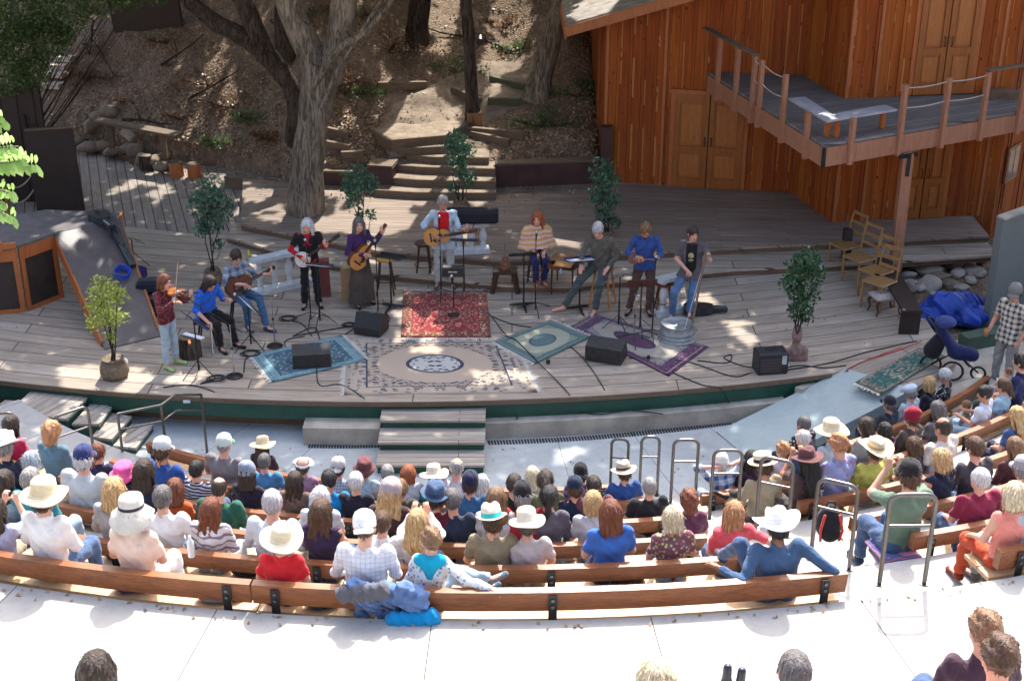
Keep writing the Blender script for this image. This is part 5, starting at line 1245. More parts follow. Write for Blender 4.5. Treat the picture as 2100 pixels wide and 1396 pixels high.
 # --- hair
@cached
def hair_mesh(kind,vox=.0115):
 S=Sdf(vox);fr=(va(0,1,0),.6);curly=kind.startswith('curly');wavy=kind in('wavy','vlong')
 if kind in('short','bald','crop'):
  t={'short':.010,'bald':.004,'crop':.002}[kind];S.ell((0,-.015,.024),(.078+t,.098+t,.104+t),.02);S.ell((0,.105,-.040),(.085,.085,.088),0,None,True);S.cut((0,-.05,-.075),(0,.55,-1))
  if kind=='bald':S.ell((0,.03,.115),(.068,.105,.072),0,None,True)
  for s in(-1,1):S.ell((s*.086,.0,-.02),(.02,.022,.032),0,None,True)
 elif kind in('bob','longish','pony','bun','clip'):
  S.ell((0,-.018,.026),(.090,.108,.112),.02)
  if kind in('bob','longish'):
   L=-.115 if kind=='bob' else-.19
   S.cone((-.045,-.045,0),(-.050,-.05,L),.058,.050,.03,fr,1);S.cone((.045,-.045,0),(.050,-.05,L),.058,.050,.03,fr,1);S.cone((0,-.06,0),(0,-.062,L),.060,.056,.03,fr,1)
   for s in(-1,1):S.cone((s*.072,.015,.02),(s*.074,.018,L*.9),.028,.024,.02,None,1)
  if kind=='pony':S.cone((0,-.105,.02),(0,-.135,-.10),.028,.036,.02);S.cone((0,-.135,-.10),(0,-.115,-.26),.036,.014,.02)
  if kind=='bun':S.ell((0,-.115,.055),(.045,.042,.045),.02)
  if kind=='clip':S.cone((0,-.10,-.02),(0,-.105,.05),.035,.04,.02)
  S.ell((0,.115,-.035),(.080,.075,.100),0,None,True)
  if kind in('pony','bun','clip'):S.cut((0,-.05,-.075),(0,.55,-1))
 elif kind in('long','vlong','wavy'):
  L={'long':-.30,'vlong':-.43,'wavy':-.34}[kind];w=1.25 if kind=='wavy' else 1.0
  S.ell((0,-.020,.026),(.092,.110,.114),.02)
  for s,r in((-1,.050),(0,.056),(1,.050)):S.cone((s*.048,-.06,0),(s*.056*w,-.080,L*.6),r,r*.98*w,.03,fr);S.cone((s*.056*w,-.080,L*.6),(s*.034*w,-.082,L),r*.98*w,.026,.03,fr)
  for s in(-1,1):S.cone((s*.075,.010,.02),(s*.082,.0,L*.55),.028,.024,.02)
  S.ell((0,.120,-.045),(.078,.080,.120),0,None,True)
 elif kind=='curly':S.ell((0,-.020,.030),(.105,.122,.122),.02);S.cone((0,-.05,0),(0,-.06,-.08),.085,.075,.03);S.ell((0,.13,-.035),(.085,.085,.105),0,None,True)
 elif kind=='curlyshort':S.ell((0,-.018,.035),(.092,.108,.108),.02);S.ell((0,.12,-.035),(.085,.085,.09),0,None,True);S.cut((0,-.05,-.08),(0,.55,-1))
 elif kind=='underhat':S.ell((0,-.018,.0),(.086,.104,.10),.02);S.ell((0,.115,-.035),(.085,.080,.10),0,None,True);S.cut((0,0,.06),(0,0,1));S.cut((0,-.05,-.08),(0,.55,-1))
 if curly:disp=lambda X,Y,Z:.010*np.sin(X*150+2*np.sin(Z*60))*np.sin(Y*140+2*np.sin(X*70))*np.sin(Z*145+1)+.006*np.sin(X*60+Z*50)
 else:
  a=.006 if not wavy else .009
  disp=lambda X,Y,Z:a*np.sin(np.arctan2(X,-Y-.02)*11+1.5*np.sin(Z*(24 if wavy else 9)))*np.clip((.10-Z)*9,.15,1)+.0032*np.sin(np.arctan2(X,-Y)*27+Z*20)
 me=S.mesh('hair',M['rubber'],disp);nv=len(me.vertices);V=np.empty(nv*3,np.float32);me.vertices.foreach_get('co',V);V=V.reshape(-1,3);Nn=np.empty(nv*3,np.float32);me.vertices.foreach_get('normal',Nn);Nn=Nn.reshape(-1,3)
 nq=len(me.polygons);Fq=np.empty(nq*4,np.int32);me.polygons.foreach_get('vertices',Fq);Fq=Fq.reshape(-1,4)
 g=np.random.default_rng(len(kind));k={'bald':90,'crop':200}.get(kind,520);ix=g.integers(0,nv,k);Pp,Q=V[ix]-Nn[ix]*.004,Nn[ix]
 dn=np.tile([0,-.25,-1.0],(k,1))if not curly else g.normal(size=(k,3));d=dn-Q*(dn*Q).sum(1)[:,None];d/=np.linalg.norm(d,axis=1)[:,None]+1e-6;d=d+g.normal(size=(k,3))*.22;L=g.uniform(.025,.06,k)[:,None]*(.55 if kind in('crop','bald','short')or curly else 1)
 w=np.cross(d,Q);w/=np.linalg.norm(w,axis=1)[:,None]+1e-6;w*=.0032;A_=np.stack([Pp-w,Pp+d*L*.55+Q*L*.16-w*.8,Pp+d*L+Q*L*g.uniform(-.1,.35,k)[:,None],Pp+d*L*.55+Q*L*.16+w,],1).reshape(-1,3)
 return np_mesh('hair',np.concatenate([V,A_]),np.concatenate([Fq,nv+np.arange(4*k).reshape(k,4)]),M['rubber'],smooth=True)
 # --- hats: crown base radius about .1 m, origin at the head centre
@cached
def hat_mesh(kind):
 mb=MB();band=MB();ov=dict(sx=.94,sy=1.10,n=36)
 def crease(v,th,r):
  if v.z>.10:d=math.exp(-(v.x/.03)**2);v.z-=.028*d*(1 if r<.09 else .3);v.x*=1-.14*max(0,v.y/.1)
  return v
 if kind in('straw','sunhat'):
  R1=.205 if kind=='straw' else .185
  def fn(v,th,r):
   if r>.11:v.z+=.018*math.sin(2*th+.7)*(r-.1)/.1+.012*math.sin(3*th)*(r-.1)/.1
   return v
  mb.lathe([(R1-.005,.012),(R1,.018),(R1-.01,.024),(.15,.034),(.108,.045),(.100,.056),(.097,.10),(.092,.135),(.075,.152),(.04,.158),(.001,.158)],fn=fn,**ov);mb.lathe([(.108,.040),(.15,.029),(R1-.01,.018),(R1-.005,.012)],fn=fn,**ov);band.lathe([(.1035,.052),(.1025,.055),(.1,.082),(.099,.084)],**ov)
 elif kind in('cowboy','panama'):
  R1=.205 if kind=='cowboy' else .18;cu=.055 if kind=='cowboy' else .02
  def fn(v,th,r):
   if r>.105:q=(r-.1)/(R1-.1);v.z+=cu*q*q*(math.cos(th)**2)-.016*q*(math.sin(th)**2)
   return crease(v,th,r)
  pr=[(R1,.032),(R1+.002,.036),(.17,.040),(.13,.044),(.105,.050),(.099,.060),(.096,.10),(.092,.135),(.080,.155),(.05,.162),(.001,.162)]
  mb.lathe(pr,fn=fn,**ov);mb.lathe([(.105,.045),(.17,.035),(R1,.032)],fn=fn,**ov);band.lathe([(.104,.054),(.103,.056),(.1005,.080),(.099,.082)],**ov)
 elif kind=='fedora':
  def fn(v,th,r):
   if r>.105:q=(r-.1)/.055;v.z+=.016*q*(math.cos(th)**2)+(.014*q if math.sin(th)<0 else-.012*q)
   return crease(v,th,r)
  mb.lathe([(.152,.034),(.155,.038),(.13,.042),(.105,.048),(.099,.058),(.094,.11),(.088,.145),(.07,.165),(.03,.172),(.001,.170)],fn=fn,**ov);mb.lathe([(.105,.044),(.152,.034)],fn=fn,**ov);band.lathe([(.1035,.055),(.102,.058),(.0985,.090),(.097,.092)],**ov)
 elif kind=='boater':mb.lathe([(.168,.045),(.170,.048),(.168,.051),(.104,.052),(.101,.056),(.099,.130),(.095,.136),(.001,.137)],**ov);mb.lathe([(.1,.046),(.168,.045)],**ov);band.lathe([(.106,.055),(.105,.057),(.103,.088),(.101,.089)],**ov)
 elif kind in('bucket','hiking'):
  R1=.148 if kind=='bucket' else .178;dz=-.045 if kind=='bucket' else-.085
  fn=lambda v,th,r:(Vector((v.x,v.y,v.z+(.02*math.sin(2*th+1)-(.03 if math.sin(th)<0 and kind=='hiking' else 0))*max(0,(r-.1))/.06)))
  mb.lathe([(R1,.05+dz),(R1+.003,.055+dz),(.125,.028),(.104,.052),(.100,.07),(.098,.12),(.090,.142),(.06,.150),(.001,.150)],fn=fn,**ov);mb.lathe([(.104,.046),(.125,.022),(R1,.05+dz)],fn=fn,**ov);band.lathe([(.105,.055),(.1045,.057),(.103,.078),(.101,.079)],**ov)
 elif kind in('cap','capback'):
  mb.lathe([(.094,.012),(.0945,.02),(.095,.05),(.090,.085),(.072,.120),(.040,.138),(.012,.143),(.001,.144)],**ov);mb.ell((0,0,.144),(.009,.009,.006),8,5)
  s=1 if kind=='cap' else-1;V=[];n=14;
  for q,(rr,z0)in enumerate(((0,.028),(1,.010))):
   for i in range(n+1):
    th=math.pi*i/n;V.append(Vector((.080*math.cos(th)*(1-.06*rr),s*(.070+.035*math.sin(th)+rr*.075*math.sin(th)**.6),z0-.018*abs(math.cos(th))**2-rr*.002)))
  V+=[v-Vector((0,0,.005))for v in V];m=2*(n+1);F=[(i,i+1,n+2+i,n+1+i)for i in range(n)]+[(m+i+1,m+i,m+n+1+i,m+n+2+i)for i in range(n)]+[(n+1+i,n+2+i,m+n+2+i,m+n+1+i)for i in range(n)];band.add(V,F,0,True)
 elif kind in('beanie','beret'):
  fn=lambda v,th,r:Vector((v.x*(1+.025*math.sin(8*th)),v.y*(1+.025*math.sin(8*th))-(.02 if v.z>.08 else 0),v.z))
  if kind=='beanie':mb.lathe([(.094,-.005),(.099,.0),(.102,.03),(.101,.07),(.090,.115),(.062,.145),(.03,.158),(.001,.160)],fn=fn,**ov);band.lathe([(.1,-.012),(.104,-.01),(.106,.015),(.104,.028)],**ov)
  else:mb.lathe([(.092,.03),(.098,.035),(.118,.07),(.118,.095),(.09,.125),(.04,.140),(.001,.142)],fn=fn,**ov)
 elif kind=='newsboy':
  mb.lathe([(.094,.02),(.097,.03),(.122,.06),(.128,.082),(.112,.108),(.06,.125),(.001,.128)],fn=lambda v,th,r:Vector((v.x,v.y+(.012 if v.z>.05 else 0),v.z*(1.0-.25*max(0,v.y)/.12))),**ov)
  V=[];n=12
  for rr in(0,1):
   for i in range(n+1):th=math.pi*i/n;V.append(Vector((.075*math.cos(th),.075+.03*math.sin(th)+rr*.045*math.sin(th)**.6,.030-rr*.012)))
  V+=[v-Vector((0,0,.006))for v in V];m=2*(n+1);band.add(V,[(i,i+1,n+2+i,n+1+i)for i in range(n)]+[(m+i+1,m+i,m+n+1+i,m+n+2+i)for i in range(n)]+[(n+1+i,n+2+i,m+n+2+i,m+n+1+i)for i in range(n)],0,True)
 elif kind=='visor':band.lathe([(.094,.03),(.099,.03),(.099,.055),(.094,.055)],**ov);mb.lathe([(.096,.032),(.15,.022),(.152,.026),(.097,.036)],fn=lambda v,th,r:v if math.sin(th)>-.1 or r<.1 else Vector((v.x*.66,v.y*.66,v.z)),**ov)
 return mb.mesh('hat',M['rubber']),(band.mesh('hat_band',M['rubber'])if band.v else None)
def put(me,name,mat,parent,loc=None,Mr=None,scale=None):
 """object sharing a mesh, with its own material on the object"""
 if not me.materials:me.materials.append(mat)
 o=bpy.data.objects.new(name,me);link(o,parent)
 for s in o.material_slots:s.link='OBJECT';s.material=mat
 if loc is not None:o.location=Vector(loc)
 if Mr is not None:o.rotation_euler=Mr.to_euler()
 if scale:o.scale=(scale,)*3
 return o
SK={'fair':(.62,.36,.26),'tan':(.48,.25,.16),'pink':(.66,.35,.27),'pale':(.70,.46,.37),'dark':(.20,.095,.055)}
HC={'black':(.012,.011,.012),'dark':(.035,.021,.014),'brown':(.085,.042,.021),'lightbrown':(.20,.11,.055),'auburn':(.16,.045,.018),'red':(.32,.09,.03),'strawb':(.42,.20,.09),'blond':(.50,.33,.15),'paleblond':(.62,.50,.33),'grey':(.27,.26,.25),'darkgrey':(.12,.11,.11),'white':(.62,.61,.60),'silver':(.44,.44,.45),'bluegrey':(.34,.40,.45)}
def make_figure(parts,H,Mh,skin,hair,haircol,shirt,trousers,shoes,hat=None,hatcol=None,bandcol=None,face=False,label=None,group=None,root=None,hairvar=0):
 body=put(parts['body'],"person",m_skin(SK[skin]),root)
 for k,me in parts.items():
  if k=='shirt':put(me,"shirt",shirt,body)
  elif k in('trousers','skirt'):put(me,k,trousers,body)
  elif k.startswith('shoe'):put(me,"shoe",shoes,body)
 if hat and hair in('short','bald','crop'):hair='underhat' if hair=='short' else hair
 if hair:put(hair_mesh(hair),"hair",m_hair(HC[haircol],None,.6 if hair.startswith('curly')else 1.0),body,H,Mh,HS)
 if hat:
  hm,bm=hat_mesh(hat);h=put(hm,"hat",hatcol,body,H+np.array(Mh@Vector((0,-.008,.008))),Mh,HS*1.04)
  if bm:put(bm,"visor" if hat in('cap','capback','newsboy')else "hat_band",bandcol or hatcol,h)
 mb=MB()
 if face:
  for s in(-1,1):mb=MB();mb.ell((s*.030,.079,.010),(.012,.006,.0065),8,6);put(mb.mesh("eye",M['rubber']),"eye",m_plain((.03,.02,.018),.25,0,0,5,0,name='eye'),body,H,Mh,HS)
  for s in(-1,1):mb=MB();mb.tube([(s*.016,.092,.030),(s*.032,.090,.035),(s*.048,.078,.030)],[.003,.0042,.003],5);put(mb.mesh("eyebrow",M['rubber']),"eyebrow",m_hair(HC[haircol]),body,H,Mh,HS)
  mb=MB();mb.tube([(-.022,.090,-.058),(0,.097,-.060),(.022,.090,-.058)],[.003,.006,.003],6);put(mb.mesh("lips",M['rubber']),"lips",m_plain((.42,.13,.11),.4,0,.05,9,0,name='lips'),body,H,Mh,HS)
 tag(body,label,"person",group);return body
 # --- audience
def FB(c,c2=None,pat='plain',s=1.0):return m_fabric(c,c2,pat,s)
WHITE=(.80,.80,.80);CREAM=(.72,.66,.55);JEAN=(.055,.10,.20);LJEAN=(.25,.36,.48);NAVY=(.012,.016,.045);BLACK=(.012,.012,.014);KHAKI=(.33,.27,.18);GREYC=(.30,.30,.32)
STRAW=(.78,.66,.42);PSTRAW=(.80,.74,.60)
TROUS=[JEAN,KHAKI,NAVY,GREYC,LJEAN,(.05,.045,.04)]
def audience(px,py,row,build,pose,hair,hc,shirt,label,hat=None,hatc=None,band=None,sleeve='short',skin='fair',legs='trousers',tc=None,turn=0.0,look=None,lean=0.0,smin=.86,smax=1.09):
 r=RHO[row]-.265-lean;s=1.0;a=0.0
 P0=seated(pose,build,0,sleeve,legs)[1];hzz,hy=P0[2],P0[1]
 if py is None:py_t=None
 else:py_t=py
 for _ in range(25):
  lo,hi=-1.4,1.4
  for _ in range(34):
   m=(lo+hi)/2;p=polar(r-hy*s,m,FLR[row]+hzz*s)
   if proj(*p)[0]<px:lo=m
   else:hi=m
  a=(lo+hi)/2;p=polar(r-hy*s,a,FLR[row]+hzz*s);q=proj(*p)
  if py_t is None:break
  s=min(smax,max(smin,s+(q[1]-py_t)/q[2]/.9/hzz*.7))
 pos=polar(r,a,FLR[row]);fwd_ang=a
 tgt=Vector(look)if look else Vector((-1.2,24.6));d=tgt-pos.xy;want=math.atan2(-d.x,d.y)+R(turn)+R(((px*37)%27)-13)
 body_rot=fwd_ang+max(-.22,min(.22,(want-fwd_ang)*.5))*(0 if pose in('armR','lounge')else 1);rest=math.degrees(want-body_rot)
 yq=min((-50,-25,0,25,50),key=lambda v:abs(v-rest));parts,H,Mh=seated(pose,build,yq,sleeve,legs,(-16,-6,3)[int(px)%3])
 t=tc if tc is not None else TROUS[int(px*7+row)%len(TROUS)]
 b=make_figure(parts,H,Mh,skin,hair,hc,shirt,FB(t),FB(sh(t,.4)),hat,hatc,band,False,label,"audience seated on the curved benches")
 b.location=pos;b.rotation_euler=(0,R((((px*13)%9)-4)*.45),body_rot);b.scale=(s,s,s)
 return b,pos,body_rot,s,H
Ms,Mps=m_straw(STRAW),m_straw(PSTRAW)
def cl(c):return m_fabric(c,None,'plain',1.0,'hat_cloth')
A=audience
# --- sixth row, nearest bench
A(85,1018,5,'f','lap','short','dark',FB(WHITE),"person in white blouse under a tall crowned straw hat at the left end",'sunhat',Ms,Ms,'long')
A(-4,1050,5,'f','camera','long','dark',FB((.45,.45,.62)),"person in lavender cut by the left edge raising a hand",sleeve='short')
A(271,1052,5,'f','lap','short','brown',FB((.78,.60,.50)),"person in a drooping pale hiking hat with dark trim and peach top",'hiking',cl((.62,.60,.53)),cl((.04,.03,.04)),'short',tc=WHITE)
A(569,1122,5,'f','lap','short','strawb',FB((.62,.02,.03)),"person in red and black vest under a wide pale straw hat",'straw',m_straw((.80,.70,.50)),Ms,'short',tc=BLACK)
A(744,1082,5,'m','lap','crop','brown',FB((.74,.76,.80),(.50,.53,.60),'fine'),"man in a white baseball cap worn backwards and pale checked shirt",'capback',cl(WHITE),cl(WHITE),'long',tc=KHAKI)
ch=A(877,1108,5,'c','armR','curlyshort','lightbrown',FB((.70,.74,.76),(.05,.25,.45),'floral'),"curly haired youngster in flowered hoodie with one arm along the backrest",sleeve='long',tc=LJEAN,smin=.9)
cb=A(1602,1078,5,'b','lounge','short','black',FB((.045,.095,.19)),"man in a white cowboy hat and denim jacket lounging on the nearest bench",'cowboy',cl((.80,.80,.78)),cl((.70,.70,.68)),'long','dark',tc=JEAN)
A(2074,1015,5,'f','thighs','bob','paleblond',FB((.72,.25,.20)),"blonde woman in coral top and orange red trousers beside the aisle",sleeve='none',tc=(.46,.06,.02))
A(2122,1010,5,'m','lap','short','grey',FB((.45,.46,.48)),"person in plain grey shirt cut by the right edge",sleeve='long')
# --- fifth row
A(8,985,4,'f','lap','long','dark',FB((.30,.42,.50)),"dark haired person in blue grey at the left edge, fifth row")
A(66,985,4,'m','lap','short','grey',FB((.03,.22,.26)),"grey haired man in dark teal behind the tall crowned straw hat")
A(229,1003,4,'f','lap','longish','blond',FB((.32,.31,.32)),"straight blonde woman in grey hoodie next to the pink sunhat",sleeve='long')
A(332,1020,4,'m','lap','short','darkgrey',FB(WHITE),"salt and pepper haired man in white right of the hiking hat",sleeve='long')
A(425,1042,4,'f','lap','vlong','auburn',FB((.74,.72,.74),(.22,.2,.25),'swirl'),"woman with long auburn hair over a white swirl printed blouse",sleeve='long')
A(555,1032,4,'m','lap','short','silver',FB((.60,.66,.72)),"silver haired man in pale blue shirt with a thin cord",sleeve='long')
A(662,1048,4,'f','folded','vlong','brown',FB((.035,.02,.06)),"woman with long wavy brown hair over a dark purple top",skin='tan',sleeve='none')
A(784,1072,4,'f','lap','short','brown',FB(WHITE),"short brown haired person right beside the backwards white cap")
A(862,1068,4,'f','camera','wavy','blond',FB((.72,.68,.66)),"woman with big wavy blonde hair raising a camera in both hands",sleeve='long')
A(1011,1068,4,'m','lap','short','brown',FB((.26,.22,.14)),"man in olive brown shirt under a pale trilby with turquoise band",'fedora',Mps,cl((.01,.42,.40)),'short')
A(1083,1074,4,'m','lap','short','darkgrey',FB((.52,.46,.46)),"person in dusty pink tee under a wide pale straw hat, next to the trilby",'sunhat',Mps,Mps,'short')
A(1252,1050,4,'f','lap','longish','auburn',FB((.04,.14,.48)),"auburn haired woman in royal blue tee leaning her head left")
A(1386,1062,4,'f','lap','bob','paleblond',FB((.20,.09,.11),(.55,.42,.15),'floral'),"woman with pale blonde bob and maroon flowered tee")
A(1508,1050,4,'f','armR','longish','strawb',FB((.72,.10,.12)),"strawberry blonde woman in bright coral tee")
A(1858,975,4,'m','camera','short','brown',FB((.13,.20,.14)),"person in sage green tee and black cap holding up a camera",'cap',cl(BLACK),cl(BLACK),'short',tc=JEAN)
A(2012,982,4,'b','thighs','short','white',FB((.23,.02,.06)),"white haired man in maroon tee right of the aisle",sleeve='short',skin='pink',tc=JEAN)
A(2098,962,4,'m','lap','short','grey',FB((.60,.33,.22)),"man in grey cap and tan shirt cut by the right edge",'cap',cl(GREYC),cl(GREYC))
# --- fourth row
A(12,915,3,'m','lap','short','grey',FB(NAVY),"person in navy under a white cowboy hat at the left edge",'cowboy',cl((.75,.75,.74)),cl((.6,.6,.6)),'long')
A(68,945,3,'f','lap','bob','bluegrey',FB((.70,.70,.55)),"pale blue grey haired person in cream right of the white cowboy hat")
A(172,940,3,'b','lap','short','white',FB((.52,.56,.58)),"broad man in pale grey tee wearing a navy cap with red mark",'cap',cl((.02,.03,.12)),cl((.02,.03,.12)),'short','pink')
A(257,976,3,'f','lap','short','brown',FB((.70,.70,.76),(.3,.2,.5),'speck'),"person in white speckled top under a bright pink sunhat",'bucket',cl((.80,.10,.32)),cl((.75,.15,.35)))
A(290,962,3,'f','lap','long','dark',FB(NAVY),"brown haired person in navy right behind the pink sunhat")
A(357,1002,3,'f','lap','longish','auburn',FB((.55,.10,.02)),"reddish haired woman in burnt orange behind the salt and pepper man")
A(445,1000,3,'b','lap','bald','dark',FB((.015,.10,.07)),"man with thinning dark hair in bottle green shirt",sleeve='long')
A(650,1018,3,'f','lap','bob','white',FB((.55,.60,.66)),"white haired woman hidden behind the long wavy brown hair")
A(794,1008,3,'f','lap','wavy','blond',FB((.055,.025,.03)),"blonde in grey beret and dark brown jacket",'beanie',cl((.38,.33,.34)),cl((.38,.33,.34)),'long')
A(884,1018,3,'m','lap','short','dark',FB((.11,.012,.03)),"man in dark maroon shirt under a slate blue fedora",'fedora',cl((.05,.09,.17)),cl((.03,.05,.10)),'long')
A(930,1026,3,'m','lap','short','darkgrey',FB((.02,.03,.06)),"grey haired man in dark navy right of the slate fedora",sleeve='long')
A(1018,1022,3,'f','lap','long','lightbrown',FB((.55,.55,.58)),"light brown haired woman behind the trilby with turquoise band")
A(1072,1015,3,'m','lap','short','grey',FB((.35,.02,.03)),"grey haired person in black cap with white crescent and red collar",'cap',cl(BLACK),cl(BLACK),'long')
A(1118,1018,3,'f','lap','pony','black',FB((.11,.10,.13)),"black haired person in charcoal hoodie",sleeve='long')
A(1216,1028,3,'f','lap','bob','blond',FB((.52,.54,.58)),"blonde in pale grey tee left behind the auburn haired woman")
A(1410,1026,3,'f','lap','curly','auburn',FB((.13,.04,.08)),"curly auburn haired woman in plum tee behind the blonde bob")
A(2001,918,3,'m','lap','short','brown',FB((.05,.045,.06)),"brown haired man in charcoal shirt, right section",sleeve='long',skin='pink')
A(1935,940,3,'f','lap','bob','blond',FB(NAVY),"golden bob haired woman in navy, right section",sleeve='none')
A(2082,916,3,'f','lap','long','lightbrown',FB((.09,.03,.035)),"long haired woman in dark brown top near the right edge",sleeve='long')
# --- third row
A(20,868,2,'f','lap','long','dark',FB((.40,.01,.07)),"dark haired woman in magenta top near the left edge",sleeve='long')
A(105,885,2,'f','lap','curly','strawb',FB((.10,.19,.26)),"curly golden haired woman in pale denim jacket behind the left rail",sleeve='long')
A(207,928,2,'f','lap','pony','auburn',FB((.03,.025,.07)),"auburn ponytail beside the navy cap",sleeve='long')
A(330,922,2,'m','lap','short','brown',FB((.02,.07,.28)),"man in royal blue shirt and pale grey cap",'cap',cl((.48,.52,.52)),cl((.48,.52,.52)),'short','tan')
A(400,962,2,'m','lap','short','black',FB((.50,.52,.56),(.02,.025,.07),'stripe'),"dark haired boy in navy and grey striped hoodie",sleeve='long')
A(513,972,2,'f','lap','longish','dark',FB((.02,.015,.035)),"woman in blue grey knit cap and black top with pale mountain print",'beanie',cl((.22,.27,.34)),cl((.22,.27,.34)),'short','pale')
A(608,985,2,'f','lap','vlong','dark',FB((.16,.10,.08)),"woman with long straight dark hair left of the bright blue tee")
A(672,984,2,'m','thighs','short','black',FB((.006,.20,.50)),"black haired man in bright blue tee",skin='tan')
A(730,988,2,'f','lap','short','white',FB((.012,.014,.03)),"white haired person in black top right of the bright blue tee",sleeve='long')
A(828,1002,2,'f','lap','clip','lightbrown',FB((.06,.06,.045)),"light brown haired woman with clipped hair and olive scarf")
A(962,990,2,'m','lap','short','dark',FB((.03,.11,.24)),"person in dark navy cap and denim shirt, centre",'cap',cl((.012,.014,.05)),cl((.012,.014,.05)),'long')
A(1052,992,2,'m','lap','short','dark',FB(BLACK),"short dark haired person in black behind the cap with white crescent",sleeve='long')
A(1121,985,2,'f','lap','clip','dark',FB((.10,.11,.06)),"dark haired woman with clipped bun in olive top",sleeve='none')
A(1174,1000,2,'m','lap','short','brown',FB((.012,.02,.05)),"person in navy tee and navy cap in front of the auburn haired woman",'cap',cl((.01,.02,.05)),cl((.01,.02,.05)))
A(1222,995,2,'m','lap','short','dark',FB((.13,.05,.07)),"dark haired person in dull maroon beside the navy cap")
A(1327,1004,2,'b','lap','short','grey',FB((.018,.018,.024)),"broad grey haired man in black shirt beside the panama hat",sleeve='short')
A(1563,955,2,'m','cross','short','brown',FB((.33,.27,.18)),"man in khaki shirt under a straw boater with dark band",'boater',m_straw((.78,.68,.45)),cl(BLACK),'long','tan')
A(1653,945,2,'f','camera','vlong','black',FB((.09,.05,.05)),"long black haired person in a wine red hat raising a camera",'panama',cl((.13,.05,.05)),cl((.09,.04,.04)),'short','tan')
A(1722,912,2,'f','lap','curlyshort','strawb',FB((.25,.32,.55),(.7,.1,.15),'floral',1.1),"curly golden haired person in blue and red Hawaiian print shirt")
A(1796,922,2,'b','lap','short','brown',FB((.56,.56,.12)),"broad man in yellow green polo under a straw cowboy hat",'cowboy',Ms,m_straw((.45,.32,.16)),'short','tan')
A(1875,914,2,'f','lap','bob','brown',FB((.05,.04,.06)),"brown bob haired woman right of the straw cowboy hat")
A(1930,878,2,'b','lap','bald','dark',FB((.66,.60,.54)),"balding dark haired man in cream tee, right section",skin='tan')
A(2088,850,2,'f','lap','long','blond',FB((.04,.09,.24)),"long blonde woman with sunglasses on her hair, right edge")
# --- second row
A(460,912,1,'b','lap','crop','grey',FB((.20,.18,.19)),"broad man in grey tee wearing a white and green cap, second row",'cap',cl((.55,.62,.55)),cl((.10,.38,.16)),'short','pink')
A(545,958,1,'m','lap','short','darkgrey',FB((.07,.24,.45)),"dark grey haired man in sky blue shirt beside the blue grey knit cap")
A(620,955,1,'f','lap','short','dark',FB((.35,.2,.3)),"dark haired person wearing a white visor, second row",'visor',cl(WHITE),cl(WHITE))
A(694,958,1,'m','lap','short','dark',FB((.42,.48,.55),(.08,.12,.22),'fine'),"person in pale grey cap and finely checked shirt, second row",'capback',cl((.50,.47,.46)),cl((.50,.47,.46)))
A(746,962,1,'f','lap','short','dark',FB((.38,.52,.62),(.03,.1,.25),'speck'),"person in pale blue dotted top under a wine red felt hat",'bucket',cl((.13,.04,.045)),cl((.10,.03,.035)),'long')
A(799,970,1,'m','lap','short','grey',FB((.42,.42,.42)),"grey haired person left of the copper bob, second row")
A(836,970,1,'f','lap','bob','red',FB((.55,.58,.62)),"copper bob haired woman in pale top, second row")
A(888,978,1,'f','lap','short','grey',FB((.02,.22,.2)),"person under a wide cream brimmed hat behind the slate fedora",'straw',m_straw((.74,.66,.52)),Mps,'long')
A(935,958,1,'m','lap','bald','grey',FB((.62,.58,.62)),"balding grey man in white tee at the centre, second row",skin='pink')
A(985,994,1,'f','lap','longish','white',FB((.62,.60,.58)),"long white haired woman right of the dark navy cap",smin=.80)
A(1098,974,1,'f','lap','longish','paleblond',FB((.30,.42,.55)),"pale blonde woman in light blue denim, second row",sleeve='long')
A(1195,970,1,'m','lap','short','dark',FB((.35,.20,.28),(.04,.05,.14),'plaid'),"person in plaid shirt and black cap, second row centre",'capback',cl(BLACK),cl(BLACK),'long')
A(1281,978,1,'m','lap','short','brown',FB((.03,.09,.30)),"man in blue shirt under a sand coloured panama with dark band",'panama',m_straw((.55,.46,.34)),cl((.05,.035,.03)))
A(1483,950,1,'m','behind','short','white',FB((.55,.62,.72),(.04,.09,.26),'plaid',.9),"white haired man in blue plaid with both hands behind his head",'cap',cl((.72,.68,.66)),cl((.72,.68,.66)),'rolled','pink',tc=LJEAN)
A(1538,940,1,'f','lap','longish','black',FB((.045,.02,.04)),"black haired woman in dark top left of the boater",skin='tan')
A(1607,922,1,'f','lap','curlyshort','strawb',FB((.62,.52,.56)),"strawberry curls and pale top behind the straw boater")
A(1644,900,1,'b','lap','bald','white',FB((.03,.07,.15)),"bald man in navy blue shirt, second row of the right section",skin='pink')
A(1708,884,1,'f','lap','short','grey',FB((.50,.55,.60)),"person under a wide straw hat behind the Hawaiian print shirt",'straw',Ms,Mps,'long')
A(1776,874,1,'f','paper','longish','dark',FB((.30,.31,.30)),"dark haired woman in grey reading a white sheet",sleeve='long',turn=8)
A(1814,890,1,'f','lap','vlong','black',FB((.05,.015,.07)),"long straight black haired woman in purple",sleeve='long')
A(1865,858,1,'m','lap','short','brown',FB((.085,.06,.05)),"person in brown jacket wearing a crimson knit cap",'beanie',cl((.27,.008,.03)),cl((.27,.008,.03)),'long')
A(1926,838,1,'f','lap','bob','darkgrey',FB((.14,.14,.15)),"grey brown haired person behind the balding man in cream")
dad=A(2019,806,1,'m','paper','short','black',FB((.62,.66,.74)),"black haired man in white tee holding a toddler",skin='tan',turn=10)
A(2056,792,1,'f','lap','pony','brown',FB((.36,.54,.68)),"brown ponytailed woman in pale blue tee near the right edge")
A(2092,742,1,'f','lap','bun','black',FB((.015,.02,.08)),"dark haired woman in navy holding a baby at the right edge",skin='fair')
